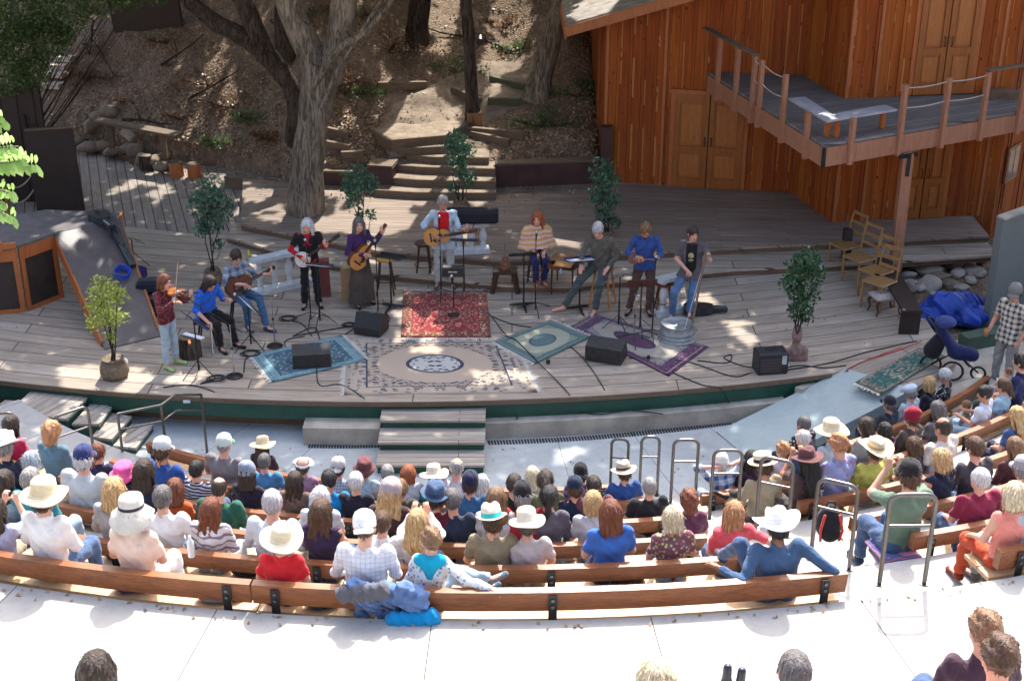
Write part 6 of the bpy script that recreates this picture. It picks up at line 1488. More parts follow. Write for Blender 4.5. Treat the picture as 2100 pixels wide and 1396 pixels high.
# --- front row
A(537,932,0,'f','lap','long','dark',FB((.05,.03,.05)),"dark haired person under a wide golden straw hat in front row",'straw',Ms,Ms,'short',smin=.82)
A(1820,846,0,'m','lap','short','darkgrey',FB((.03,.035,.05)),"man in black cap and dark shirt, front of right section",'cap',cl((.015,.015,.02)),cl((.015,.015,.02)),'long',smin=.82)
A(1866,818,0,'m','lap','short','grey',FB((.50,.58,.62)),"person in pale blue flat cap and light shirt, front of right section",'newsboy',cl((.42,.50,.60)),cl((.42,.50,.60)),'long')
A(1903,805,0,'f','lap','bob','blond',FB((.015,.015,.03)),"ash blonde bobbed woman in black, front of right section",sleeve='long')
A(1938,775,0,'m','lap','short','white',FB((.02,.022,.03),(.4,.4,.4),'floral',.7),"white haired person in black flowered shirt at the row end near the concrete stub",skin='tan')
A(1646,870,0,'m','lap','short','darkgrey',FB((.02,.02,.03),(.4,.4,.42),'floral',.8),"dark haired person in black patterned shirt by the foot of the ramp",skin='tan')
# --- a toddler and a baby on laps
def lap_child(px,py,row,s,hc,shirt,label):
 parts,H,Mh=seated('lap','c',25,'long','trousers');z=FLR[row]+.62;p=None
 a=ang_at(px,RHO[row]-.62,z+1.2*s*.62);q=polar(RHO[row]-.60,a,z-.45*s)
 b=make_figure(parts,H,Mh,'fair','short',hc,shirt,FB(GREYC),FB(GREYC),None,None,None,False,label,None);b.location=q;b.rotation_euler=(0,0,a+.3);b.scale=(s,)*3
 q2=proj(*(q+Vector((0,0,1.255*s))));b.location.z+=(q2[1]-py)/q2[2]/.9
lap_child(1985,833,1,.62,'lightbrown',FB((.20,.18,.14)),"toddler with light brown hair held on the lap of the man in white")
lap_child(2066,763,1,.5,'lightbrown',FB((.30,.32,.40)),"baby held by the dark haired woman in navy")
# --- people behind the white walkway
def back_person(px,py,Y,build,pose,hair,hc,shirt,label,yaw=0,s=1.0,rz=0.0,hat=None,legs='trousers',sleeve='short',skin='fair',tc=JEAN):
 parts,H,Mh=seated(pose,build,yaw,sleeve,legs);p=at_y(px,py,Y);b=make_figure(parts,H,Mh,skin,hair,hc,shirt,FB(tc),FB(BLACK),hat,None,None,False,label,"people on the next terrace cut by the bottom edge")
 b.scale=(s,)*3;b.rotation_euler=(0,0,rz);b.location=p-Matrix.Rotation(rz,3,'Z')@(Vector(H)*s);return b
back_person(200,1377,6.75,'f','lap','longish','dark',FB((.2,.1,.12)),"dark straight haired head at the bottom left",rz=-.1)
back_person(1345,1392,6.6,'f','lap','longish','paleblond',FB((.3,.4,.6)),"long pale blonde head at the bottom edge",rz=.03)
back_person(1628,1378,6.7,'m','lap','short','darkgrey',FB((.2,.22,.25)),"cropped dark grey head at the bottom edge",skin='pink')
back_person(2018,1292,7.1,'m','lap','curlyshort','lightbrown',FB((.06,.03,.05)),"curly sandy head and dark maroon shirt at bottom right, farther one",rz=.15,sleeve='long')
back_person(2048,1348,6.2,'m','lap','curlyshort','brown',FB((.78,.30,.20)),"brown curly head in salmon shirt at bottom right, nearer one",rz=.1)
# --- instruments and players
def frame(pos,yd,zn):
 y=Vector(yd).normalized();z=Vector(zn);z=(z-y*z.dot(y)).normalized();x=y.cross(z);m=Matrix((x,y,z)).transposed().to_4x4();m.translation=Vector(pos);return m
def guitar(mw,label,top='honey',side='mahog',sc=1.0,kind='guitar'):
 t=thing(kind,label,kind,mw.translation);t.matrix_world=mw@Matrix.Scale(sc,4)
 def outl(k=1.0):
  P=[]
  for i in range(40):
   th=2*math.pi*i/40;y=math.cos(th);w=(.19 if y<0 else .145)*abs(math.sin(th))**.8;w*=1-.22*math.exp(-((y-.12)/.22)**2);P.append((math.copysign(w,math.sin(th))*k,y*.25*k))
  return P
 MB().prism(outl(),-.095,0,0).build("sound_box",M[side],t);MB().prism(outl(.985),0.0005,.006).build("top",M[top],t)
 MB().cyl((0,.055,.004),(0,.055,.0085),.05,n=20).build("sound_hole",M['black_plastic'],t)
 mb=MB();mb.box((0,-.115,.011),(.17,.03,.01));mb.build("bridge",M['dark_wood'],t)
 mb=MB();mb.box((.0,.36,.008),(.052,.48,.026));mb.build("neck",M['dark_wood'],t)
 h=MB().box((0,.665,.0),(.072,.15,.018),bev=.006).build("headstock",M[side],t);mb=MB()
 for i in range(3):
  for s in(-1,1):mb.cyl((s*.036,.61+i*.045,0),(s*.062,.61+i*.045,0),.007,n=6)
 mb.build("tuning_pegs",M['chrome'],h);mb=MB()
 for i in range(6):mb.bar((-.02+i*.008,-.115,.022),(-.016+i*.0065,.61,.024),.0012,.0012)
 mb.build("strings",M['chrome'],t)
 if kind=='guitar':mb=MB();mb.prism([(.02,.03),(.09,.05),(.11,-.04),(.05,-.10),(.03,-.03)],.0065,.008);mb.build("pickguard",M['black_plastic'],t)
 return t
def banjo(mw,label):
 t=thing("banjo",label,"banjo",mw.translation);t.matrix_world=mw
 MB().lathe([(.12,-.07),(.145,-.06),(.148,0),(.140,.008),(.135,.004)],n=32).build("rim",M['chrome'],t);MB().cyl((0,0,-.02),(0,0,.003),.136,n=32).build("drum_head",m_plain((.74,.72,.66),.6,0,.06,9,.1,name='drum_skin'),t)
 MB().box((0,.40,.006),(.045,.56,.022)).build("neck",M['dark_wood'],t);MB().box((0,.74,0),(.07,.14,.016),bev=.005).build("headstock",M['black_plastic'],t)
 mb=MB()
 for i in range(14):a=i/14*6.283;mb.box((.146*math.cos(a),.146*math.sin(a),-.03),(.012,.012,.06))
 mb.build("hooks",M['chrome'],t);return t
def fiddle(mw,label):
 t=thing("violin",label,"violin",mw.translation);t.matrix_world=mw;P=[]
 for i in range(36):
  th=2*math.pi*i/36;y=math.cos(th);w=(.104 if y<0 else .084)*abs(math.sin(th))**.8*(1-.32*math.exp(-((y-.05)/.25)**2));P.append((math.copysign(w,math.sin(th)),y*.178))
 MB().prism(P,-.035,.004).build("sound_box",m_wood((.28,.09,.03),(.46,.19,.07),1.6,1,.25,'violin_varnish'),t);MB().box((0,.26,.012),(.026,.32,.018)).build("neck",M['black_plastic'],t);MB().lathe([(.001,0),(.014,.005),(.014,.02),(.001,.028)],(0,.43,0)).build("scroll",M['mahog'],t);MB().box((0,-.03,.018),(.05,.008,.03)).build("bridge",M['honey'],t);return t
def bow(a,b,label):
 t=thing("bow",label,"bow",a);d=Vector(b)-Vector(a);MB().cyl((0,0,0),d,.0075,.006,n=6).build("stick",M['mid_wood'],t);n=d.cross(Vector((0,1,0))).normalized()*.018
 MB().bar(n+d*.05,n+d*.95,.008,.003).build("hair_ribbon",M['paper'],t);return t
class Player:
 def __init__(s,px,py,z,rz,sc,**o):
  s.o=gp(px,py,z);s.rz=R(rz);s.s=sc;sh=o.get('sh',.185)
  J=dict(P=va(0,0,.95),C=va(0,-.01,1.28),N=va(0,0,1.45),H=va(0,.035,1.615),S=[va(-sh,0,1.40),va(sh,0,1.40)],E=[va(-sh-.05,.0,1.12),va(sh+.05,.0,1.12)],W=[va(-sh-.04,.12,.90),va(sh+.04,.12,.90)],h=[va(-.085,0,.92),va(.085,0,.92)],K=[va(-.11,.03,.50),va(.11,.03,.50)],A=[va(-.13,0,.085),va(.13,0,.085)])
  for k,v in o.items():
   if k in J:J[k]=[np.array(q,float)if q is not None else J[k][i]for i,q in enumerate(v)]if isinstance(v,list)else np.array(v,float)
  J['T']=[np.array(q,float)if q is not None else J['A'][i]+va((-.04,.04)[i],.16,-.055)for i,q in enumerate(o.get('T',[None,None]))]
  J['Mh']=Matrix.Rotation(R(o.get('hy',0)),3,'Z')@Matrix.Rotation(R(o.get('hp',-8)),3,'X')@Matrix.Rotation(R(o.get('hr',0)),3,'Y')
  for k in('hd','hn','curl','w'):
   if k in o:J[k]=o[k]
  s.J=J;s.Mw=Matrix.Translation(s.o)@Matrix.Rotation(s.rz,4,'Z')@Matrix.Scale(sc,4)
 def W(s,p):return s.Mw@Vector(p)
 def D(s,d):return Matrix.Rotation(s.rz,3,'Z')@Vector(d)
 def fr(s,p,y,z):return frame(s.W(p),s.D(y),s.D(z))
 def make(s,label,skin,hair,hc,shirt,tr,shoes,sleeve='long',legs='trousers',girth=1.0,hem=None,feet='shoes',hat=None,hatc=None,band=None):
  parts=body_parts(s.J,.0115,girth,sleeve,legs,'person',5,feet,hem);b=make_figure(parts,s.J['H'],s.J['Mh'],skin,hair,hc,shirt,tr,shoes,hat,hatc,band,True,label)
  b.location=s.o;b.rotation_euler=(0,0,s.rz);b.scale=(s.s,)*3;s.b=b;return b
 def extra(s,name,mb,mat,parent=None):o=mb.build(name,mat,s.b);return o
def seatJ(z,**k):
 d=dict(P=(0,0,z+.09),C=(0,.02,z+.44),N=(0,.04,z+.61),H=(0,.09,z+.775),S=[(-.185,.03,z+.56),(.185,.03,z+.56)],h=[(-.085,0,z+.08),(.085,0,z+.08)]);d.update(k);return d
p=Player(352,750,0,-118,.935,H=(.0,.05,1.60),hp=-4,hr=-14,hy=8,E=[(-.21,.28,1.22),(.30,.15,1.20)],W=[(-.10,.50,1.40),(.12,.34,1.33)],hn=[va(0,0,-1),va(0,-.3,1)],hd=[va(.2,.4,.5),va(-.2,.8,.2)],K=[(-.1,.02,.5),(.1,.02,.5)])
p.make("auburn haired fiddler in dark red jumper and pale jeans at the stage's left",'fair','bob','auburn',FB((.13,.012,.02),(.18,.03,.03),'speck'),FB((.36,.47,.55)),FB((.35,.62,.18)),girth=.93,hem=.12)
fiddle(p.fr((-.08,.22,1.435),(-.15,1,.05),(.25,0,1)),"brown violin under the fiddler's chin");a=p.W((.15,.38,1.32));bow(a+Vector((0,0,-.02)),a+Vector((.12,.05,.72)),"pale violin bow pointing straight up from the fiddler's hand")
p=Player(428,702,0,-128,.98,**seatJ(.46,H=(.02,.22,1.17),C=(0,.06,.90),N=(.01,.12,1.05),S=[(-.19,.10,1.0),(.19,.10,1.0)],hp=-38,hy=-6,E=[(-.30,.12,.76),(.28,.08,.73)],W=[(-.22,.36,.84),(.24,.34,.56)],K=[(-.14,.44,.50),(.14,.44,.50)],A=[(-.16,.52,.09),(.12,.46,.09)]))
p.make("brown haired man in bright blue shirt bent over on a dark stool",'fair','longish','dark',FB((.02,.12,.62),(.03,.17,.70),'fine'),FB(BLACK),FB(BLACK),girth=1.15,sleeve='rolled',hem=.15)
bow(p.W((.26,.40,.56)),p.W((.34,.42,-.0))+Vector((.05,-.05,.03)),"thin pale bow held pointing down by the man in blue")
def stool(pos,h,r,label,seat='black_plastic',leg='dark_wood',rz=0,ring=True,square=False):
 t=thing("stool",label,"stool",pos,rz)
 (MB().box((0,0,h-.03),(r*2,r*2,.06),bev=.02)if square else MB().lathe([(.001,h-.05),(r*.9,h-.05),(r,h-.035),(r,h-.012),(r*.9,h),(.001,h)],n=24)).build("seat",M[seat]if isinstance(seat,str)else seat,t)
 for i in range(4):a=math.pi/4+i*math.pi/2;c,s_=math.cos(a),math.sin(a);MB().tube([(c*r*.7,s_*r*.7,h-.05),(c*r*.9,s_*r*.9,h*.5),(c*r*1.25,s_*r*1.25,0)],[.018,.017,.014],8).build("leg",M[leg],t)
 if ring:MB().tube([(math.cos(i*.3927)*r*1.02,math.sin(i*.3927)*r*1.02,h*.38)for i in range(16)],.009,6,closed=True).build("foot_ring",M['black_metal'],t)
 return t
stool(p.o,.46,.19,"low black stool under the man in bright blue",ring=False,square=True,leg='black_metal')
p=Player(492,662,0,-132,1.0,**seatJ(.50,H=(.05,.13,1.285),hp=-22,hy=-10,E=[(-.30,.16,.88),(.30,.08,.86)],W=[(-.42,.40,.90),(.06,.30,.83)],hn=[va(0,.5,-1),va(0,-1,0)],hd=[va(-.3,.2,.6),va(-.7,.0,-.6)],K=[(-.12,.45,.56),(.14,.45,.54)],A=[(-.10,.62,.09),(.13,.40,.12)]))
p.make("dark haired man in grey blue plaid shirt playing a dark guitar",'fair','short','dark',FB((.34,.40,.46),(.10,.13,.20),'plaid',.9),FB((.05,.13,.24)),FB((.06,.06,.12)),sleeve='rolled',hem=.1)
guitar(p.fr((.10,.23,.80),(-1,.12,.22),(0,1,.12)),"dark brown acoustic guitar on the plaid shirted man's lap",'mahog','dark_wood');stool(p.o,.50,.18,"dark stool under the plaid shirted guitarist",ring=False,leg='black_metal')
p=Player(640,628,0,190,.965,hy=-22,H=(-.0,.03,1.60),E=[(-.28,.10,1.20),(.32,.02,1.16)],W=[(-.32,.32,1.30),(.12,.24,1.05)],hn=[va(0,.5,-1),va(0,-1,0)],hd=[va(.3,.2,.6),va(-.8,0,-.4)])
p.make("white haired woman in black top with red sleeves playing a banjo",'fair','long','white',FB((.42,.008,.02)),FB(BLACK),FB(BLACK),girth=.9,legs='flare',hem=.2)
S_=Sdf(.0115);f_=(va(0,1,0),.82)
for s in(-1,1):S_.cone((s*.06,0,.88),(s*.05,0,1.12),.128,.112,.05,f_);S_.cone((s*.05,0,1.12),(s*.075,-.01,1.30),.112,.120,.05,f_);i_=(s+1)//2;S_.cone((s*.06,0,1.34),p.J['S'][i_],.088,.070,.04);S_.cone(p.J['S'][i_],p.J['S'][i_]*.35+p.J['E'][i_]*.65,.070,.066,.03,None,1)
S_.ell((0,.02,1.50),(.10,.10,.10),0,None,True);S_.cut((0,0,.84),(0,0,-1));put(S_.mesh('tunic',M['rubber']),"tunic",FB((.012,.011,.014)),p.b)
banjo(p.fr((.12,.20,1.02),(-.82,.1,.56),(0,1,.1)),"white headed banjo held by the woman with red sleeves")
p=Player(742,625,0,222,.955,hy=-28,hp=4,E=[(-.24,.16,1.24),(.28,.02,1.12)],W=[(-.30,.34,1.46),(.06,.24,1.10)],hn=[va(0,.5,-1),va(0,-1,0)],hd=[va(.3,.2,.7),va(-.8,0,-.3)])
p.make("grey haired woman in purple top and long brown skirt with a guitar",'fair','long','darkgrey',FB((.055,.02,.10)),FB((.075,.062,.052)),FB(BLACK),girth=.95,legs='skirt',hem=.1)
guitar(p.fr((.10,.19,1.04),(-.70,.15,.75),(-.05,1,.1)),"honey coloured acoustic guitar held by the woman in the long skirt")
p=Player(912,587,0,184,1.02,hy=0,hp=-6,E=[(-.27,.08,1.16),(.36,-.02,1.18)],W=[(-.40,.28,1.16),(.14,.24,1.05)],hn=[va(0,.4,-1),va(0,-1,0)],hd=[va(-.1,.2,.6),va(-.8,0,-.4)])
p.make("grey haired man in pale denim shirt and red tee singing at the centre",'tan','short','grey',FB((.42,.56,.68)),FB((.42,.46,.45)),FB((.10,.07,.05)),girth=1.05,sleeve='rolled',hem=.42)
S_=Sdf(.0115)
for s in(-1,1):S_.cone((s*.03,.032,1.0),(s*.045,.03,1.38),.10,.095,.03,f_)
S_.cut((.10,0,0),(1,.0,0)).cut((-.10,0,0),(-1,0,0)).cut((0,0,.98),(0,0,-1)).cut((0,0,1.44),(0,-.2,1)).cut((0,.02,0),(0,-1,0));put(S_.mesh('undershirt',M['rubber']),"undershirt",FB((.55,.008,.012)),p.b)
guitar(p.fr((.12,.22,1.05),(-1,.05,.16),(0,1,.1)),"honey coloured acoustic guitar held by the singer at the centre");stool(gp(870,570,0),.72,.165,"dark round bar stool behind the singer's guitar",'dark_wood','dark_wood')
p=Player(1098,588,0,196,.96,**seatJ(.66,hy=-24,E=[(-.27,.04,.98),(.27,.04,.98)],W=[(-.10,.26,.84),(.10,.26,.84)],K=[(-.10,.40,.66),(.12,.40,.66)],A=[(-.06,.34,.24),(.10,.36,.24)]))
p.make("red haired woman in mustard and pink patterned poncho seated on a tall stool",'fair','wavy','red',FB((.62,.38,.10),(.66,.45,.46),'bands'),FB((.012,.02,.10)),FB((.26,.07,.03)),girth=.92)
S_=Sdf(.0125)
for s in(-1,1):S_.cone((0,.03,1.24),(s*.20,.05,1.14),.09,.10,.05);S_.cone((s*.19,.05,1.14),(s*.27,.10,.84),.10,.13,.06,None,1)
S_.cone((0,.04,1.20),(0,.14,.84),.11,.25,.06,(va(0,1,0),.75),1);S_.ell((0,.06,1.36),(.09,.09,.10),0,None,True)
S_.ell((0,.05,.74),(.20,.16,.20),0,None,True);put(S_.mesh('poncho',M['rubber'],lambda X,Y,Z:.007*np.sin(np.arctan2(Y-.05,X)*12+Z*3)),"poncho",FB((.55,.33,.10),(.62,.42,.42),'bands',1.2),p.b)
for i in(0,1):A_=p.J['A'][i];p.extra("boot",MB().tube([A_+va(0,.02,.0),A_+va(0,-.005,.14),A_+va(0,-.01,.26)],[.052,.058,.064],12),FB((.30,.09,.04)))
stool(p.o+Vector((0,.02,0)),.66,.19,"tall stool with a mustard cushion under the woman in the poncho",m_plain((.45,.28,.06),.7,0,.2,12,.2,name='mustard_cushion'),'dark_wood')
p=Player(1232,628,0,158,1.03,**seatJ(.74,C=(0,.08,1.16),N=(.01,.15,1.33),H=(.02,.22,1.49),S=[(-.20,.13,1.28),(.20,.13,1.28)],hp=-24,hy=10,E=[(-.30,.06,1.03),(.30,.18,1.02)],W=[(-.20,.28,.86),(.26,.36,.86)],K=[(-.10,.38,.58),(.26,.36,.60)],A=[(-.02,.38,.10),(.52,.44,.10)],T=[(-.02,.54,.04),(.68,.56,.04)],curl=.25))
p.make("barefoot white haired man in grey green shirt and trousers leaning forward",'pink','short','silver',FB((.105,.105,.085)),FB((.065,.085,.085)),FB(BLACK),girth=1.12,hem=.25,feet='bare')
def bar_chair(pos,rz,label):
 t=thing("bar_chair",label,"chair",pos,rz);m_=m_wood((.34,.13,.035),(.55,.26,.08),1.2,2,.4,'oak_chair');MB().lathe([(.001,.70),(.19,.70),(.205,.72),(.20,.745),(.001,.74)],sx=1,sy=.92,n=24).build("seat",m_,t)
 for x,y in((-1,-1),(1,-1),(1,1),(-1,1)):MB().cyl((x*.11,y*.11,.71),(x*.19,y*.19,0),.020,.017,n=10).build("leg",m_,t)
 MB().tube([(math.cos(i*.524)*.185,math.sin(i*.524)*.185,.26)for i in range(12)],.009,6,closed=True).build("foot_ring",M['chrome'],t)
 mb=MB()
 for i in range(5):mb.cyl((-.13+i*.065,-.16,.74),(-.15+i*.075,-.22,1.08),.010,n=6)
 mb.build("spindles",m_,t);mb=MB();mb.tube([(-.20,-.19,1.08),(-.1,-.24,1.12),(0,-.25,1.14),(.1,-.24,1.12),(.20,-.19,1.08)],[.03,.045,.05,.045,.03],10);mb.build("backrest",m_,t);return t
bar_chair(p.o+Vector((.03,.03,0)),p.rz,"oak bar chair with spindled back under the man in grey green")
p=Player(1318,642,0,172,1.0,hp=-34,hy=14,H=(.01,.09,1.60),E=[(-.28,.04,1.16),(.30,.03,1.15)],W=[(-.24,.26,1.16),(.13,.24,1.15)],hn=[va(0,.3,-1),va(0,-1,0)],hd=[va(.4,.2,.4),va(-.8,0,-.2)],K=[(-.12,.03,.50),(.17,.05,.50)],A=[(-.10,0,.09),(.24,.03,.09)])
p.make("bearded man in blue jumper playing a mandolin",'tan','curlyshort','lightbrown',FB((.03,.075,.27)),FB((.085,.045,.04)),FB(BLACK),girth=1.05,hem=.12)
Sb=Sdf(.010);Sb.ell((0,.048,-.085),(.052,.040,.05),.02);Sb.ell((0,.06,-.125),(.035,.03,.03),.02);put(Sb.mesh('beard',M['rubber']),"beard",m_hair(HC['dark']),p.b,p.J['H'],p.J['Mh'])
guitar(p.fr((.14,.24,1.12),(-.95,.05,.05),(0,1,.25)),"reddish mandolin held high by the bearded man",'mahog','mahog',.56,'mandolin')
p=Player(1412,652,0,164,.99,hy=34,hp=-8,E=[(-.32,.06,1.16),(.26,.08,1.14)],W=[(-.30,.30,1.30),(.02,.30,1.02)],hn=[va(1,.3,0),va(0,-1,0)],hd=[va(0,.3,1),va(-.6,.2,-.6)],curl=.9,K=[(-.05,.10,.55),(.24,.26,.58)],A=[(-.02,.08,.16),(.28,.12,.10)])
p.make("dark haired man in open grey shirt and jeans playing a washtub bass",'fair','short','dark',FB((.11,.10,.11)),FB((.09,.18,.34)),FB((.09,.06,.04)),girth=1.1,sleeve='short',hem=.38)
S_=Sdf(.0115)
for s in(-1,1):S_.cone((s*.03,.032,.92),(s*.045,.03,1.36),.105,.098,.03,f_)
S_.cut((.095,0,0),(1,.0,0)).cut((-.095,0,0),(-1,0,0)).cut((0,0,.80),(0,0,-1)).cut((0,0,1.43),(0,-.2,1)).cut((0,.02,0),(0,-1,0));put(S_.mesh('undershirt',M['rubber']),"undershirt",FB(BLACK),p.b)
pr=MB();pr.lathe([(.001,0),(.052,0),(.052,.003),(.001,.003)],n=16,M=Matrix.Rotation(R(-90),3,'X'));pr.box((0,.002,-.075),(.09,.004,.015));pr.box((0,.002,-.10),(.07,.004,.01));o=pr.build("printed_emblem",FB((.40,.38,.18),(.06,.06,.04),'speck',2.2),p.b);o.location=(0,.125,1.24);o.rotation_euler=(R(3),0,0)
a,b=p.W((-.28,.34,1.40)),gp(1418,672,.30);t=thing("bass_pole","long wooden pole of the washtub bass in the player's hand","pole",b);MB().bar((0,0,0),a-b,.035,.035).build("pole",M['sleeper'],t);MB().cyl(Vector((-.12,-.08,.03)),a-b+Vector((0,0,-.05)),.003,n=5).build("cord",M['paper'],t)
t=thing("washtub","upturned galvanised washtub at the foot of the bass player","washtub",gp(1388,692,.02));t.scale=(.92,.92,.88);MB().lathe([(.36,0),(.365,.012),(.355,.02),(.34,.07),(.345,.08),(.335,.09),(.325,.15),(.33,.16),(.32,.17),(.30,.30),(.305,.31),(.29,.315),(.285,.30),(.001,.302)],n=40).build("tub",M['galv'],t)
for s in(-1,1):MB().tube([(s*.32,-.06,.22),(s*.36,-.05,.19),(s*.36,.05,.19),(s*.32,.06,.22)],.009,6).build("handle",M['galv'],t)
p=Player(2052,795,-.12,128,1.03,hy=22,hp=-6,E=[(-.27,-.02,1.12),(.27,.0,1.13)],W=[(-.24,.10,.90),(.22,.22,.98)],hd=[va(0,0,-1),va(0,.8,.1)],hn=[va(-1,0,0),va(1,0,0)],curl=.8)
p.make("bearded man in cap and checked short sleeved shirt standing with a drink at right",'tan','short','dark',FB((.62,.58,.50),(.03,.035,.045),'plaid',1.5),FB((.24,.24,.24)),FB((.06,.05,.05)),girth=1.08,sleeve='short',hem=.30,hat='cap',hatc=cl((.16,.16,.15)),band=cl((.16,.16,.15)))
Sb=Sdf(.010);Sb.ell((0,.046,-.085),(.050,.038,.045),.02);put(Sb.mesh('beard',M['rubber']),"beard",m_hair(HC['dark']),p.b,p.J['H'],p.J['Mh'])
c=p.W((.20,.32,.98));t=thing("drink_cup","amber drink in a clear cup held by the standing man","cup",c-Vector((0,0,.07)));MB().lathe([(.001,0),(.030,0),(.038,.12),(.034,.12),(.030,.01)],n=16).build("cup",m_plain((.42,.18,.05),.15,0,.1,9,0,name='amber_drink'),t)
# --- props on the stage
def mat_rug(name,field,border,dark,accent,med=None,seed=0,scale=9,medr=(.30,.24)):
 t=NT(name);v=t.co('UV');sp=t.new("ShaderNodeSeparateXYZ");t.l(v,sp.inputs[0])
 def ax(i):return t.math('ABSOLUTE',t.math('SUBTRACT',sp.outputs[i],.5))
 u,w=ax(0),ax(1);sym=t.new("ShaderNodeCombineXYZ");t.l(u,sym.inputs[0]);t.l(w,sym.inputs[1]);sym.inputs[2].default_value=seed
 e=t.math('MAXIMUM',u,w);e2=t.math('MAXIMUM',t.math('ADD',u,-.02),w)
 mg=t.new("ShaderNodeTexMagic");mg.turbulence_depth=3;mg.inputs['Scale'].default_value=scale;mg.inputs['Distortion'].default_value=2.3;t.l(sym.outputs[0],mg.inputs['Vector'])
 vo=t.new("ShaderNodeTexVoronoi");vo.inputs['Scale'].default_value=scale*2.1;t.l(sym.outputs[0],vo.inputs['Vector'])
 wv=t.math('GREATER_THAN',mg.outputs['Fac'],.53);fl=t.math('LESS_THAN',vo.outputs['Distance'],.40)
 fc=t.mix(t.math('MULTIPLY',wv,.0 if med is None else 1.0),field,field)
 ell=t.math('SQRT',t.math('ADD',t.math('POWER',t.math('DIVIDE',u,medr[0]),2),t.math('POWER',t.math('DIVIDE',w,medr[1]),2)))
 pat=t.math('MULTIPLY',fl,t.math('GREATER_THAN',mg.outputs['Fac'],.30))
 full=t.mix(pat,field,accent);full=t.mix(t.math('MULTIPLY',wv,.6),full,dark)
 if med is not None:
  ring=t.math('MULTIPLY',t.math('GREATER_THAN',ell,.95),t.math('LESS_THAN',ell,1.45));full=t.mix(ring,field,full)
  inner=t.mix(t.math('LESS_THAN',ell,.46),field,t.mix(pat,med,accent));full=t.mix(t.math('LESS_THAN',ell,.95),full,inner);full=t.mix(t.math('MULTIPLY',t.math('GREATER_THAN',ell,.42),t.math('LESS_THAN',ell,.48)),full,dark)
  if medr[0]<.4:full=t.mix(t.math('GREATER_THAN',ell,1.45),full,field)
 bd=t.mix(pat,border,accent);bd=t.mix(t.math('MULTIPLY',fl,t.math('LESS_THAN',vo.outputs['Distance'],.14)),bd,field)
 cc=t.mix(t.math('GREATER_THAN',e,.385),full,bd)
 for a_,b_,c_ in((.378,.388,dark),(.462,.470,field),(.485,.51,border)):cc=t.mix(t.math('MULTIPLY',t.math('GREATER_THAN',e,a_),t.math('LESS_THAN',e,b_)),cc,c_)
 t.bump(t.noise(v,220,2),.3,.006);return t.done(cc,.95,0,.1,Sheen_Weight=.2)
def rug(pts,z,mat,label,fringe=(1,3),fc=(.62,.60,.54),name="rug"):
 P=[gp(x,y,z)for x,y in pts];c=sum(P,Vector())/4;t=thing("rug",label,"rug",c);n=14;V,F,UV=[],[],[]
 for i in range(n+1):
  for j in range(n+1):
   u,v=i/n,j/n;q=(P[0]*(1-u)+P[1]*u)*(1-v)+(P[3]*(1-u)+P[2]*u)*v-c;q.z+=.004*math.sin(i*1.3+j*.7)+.003;V.append(q);UV.append((u,v))
 for i in range(n):
  for j in range(n):a=i*(n+1)+j;F.append((a,a+n+1,a+n+2,a+1))
 n0=len(V);E_=[i*(n+1)for i in range(n+1)]+[n*(n+1)+j for j in range(n+1)]+[i*(n+1)+n for i in range(n,-1,-1)]+[j for j in range(n,-1,-1)]
 for e in E_:V.append(V[e]-Vector((0,0,.012)));UV.append(UV[e])
 for k in range(len(E_)-1):F.append((E_[k],n0+k,n0+k+1,E_[k+1]))
 me=bpy.data.meshes.new("pile");me.from_pydata(V,[],F);me.materials.append(mat);uv=me.uv_layers.new(name='UVMap')
 for l in me.loops:uv.data[l.index].uv=UV[l.vertex_index]
 me.polygons.foreach_set("use_smooth",[True]*len(F));me.update();o=link(bpy.data.objects.new("pile",me),t)
 for k in range(4):
  if k in fringe:
   a,b=P[k]-c,P[(k+1)%4]-c;out=((a+b)/2).normalized();rg=random.Random(k);mb=MB();m=int((b-a).length/.022)
   for i in range(m):q=a.lerp(b,(i+.5)/m)+Vector((0,0,-.001));mb.bar(q,q+out*rg.uniform(.05,.09)+Vector((rg.uniform(-.02,.02),rg.uniform(-.02,.02),-.005)),.012,.004)
   mb.build("fringe",m_plain(fc,.9,0,.1,20,0,name='fringe_wool'),t)
 return t
rug([(712,692),(1048,688),(1102,804),(706,809)],.012,mat_rug('cream_rug',(.47,.36,.265),(.42,.34,.26),(.03,.04,.065),(.05,.06,.085),(.50,.48,.43),1,13,(.34,.34)),"large cream rug with oval medallion and dark floral border at stage front")
rug([(827,597),(998,595),(1007,692),(822,692)],.022,mat_rug('red_rug',(.24,.018,.022),(.17,.05,.03),(.20,.01,.015),(.50,.32,.20),None,2,15),"red oriental rug in front of the singer",(0,2))
rug([(516,727),(700,687),(752,737),(558,782)],.026,mat_rug('blue_rug',(.05,.12,.17),(.14,.27,.30),(.02,.05,.10),(.30,.38,.34),None,3,11),"blue green rug under the left floor monitor")
rug([(1013,700),(1129,656),(1210,690),(1097,745)],.026,mat_rug('teal_rug',(.36,.36,.26),(.09,.16,.15),(.03,.08,.10),(.09,.15,.14),(.10,.17,.17),4,14,(.42,.42)),"small sage and teal rug right of the cream rug")
rug([(1171,669),(1219,643),(1453,711),(1371,771)],.014,mat_rug('purple_rug',(.34,.30,.24),(.085,.03,.07),(.03,.035,.10),(.12,.045,.10),(.10,.035,.07),5,12,(.40,.40)),"purple and navy rug under the mandolin player's stands",(),name='rug')
rug([(1753,784),(1884,713),(1937,730),(1806,808)],.045,mat_rug('runner_rug',(.015,.10,.085),(.10,.10,.07),(.01,.06,.05),(.40,.30,.24),None,6,8),"narrow dark green runner rug at the top of the ramp",(3,))
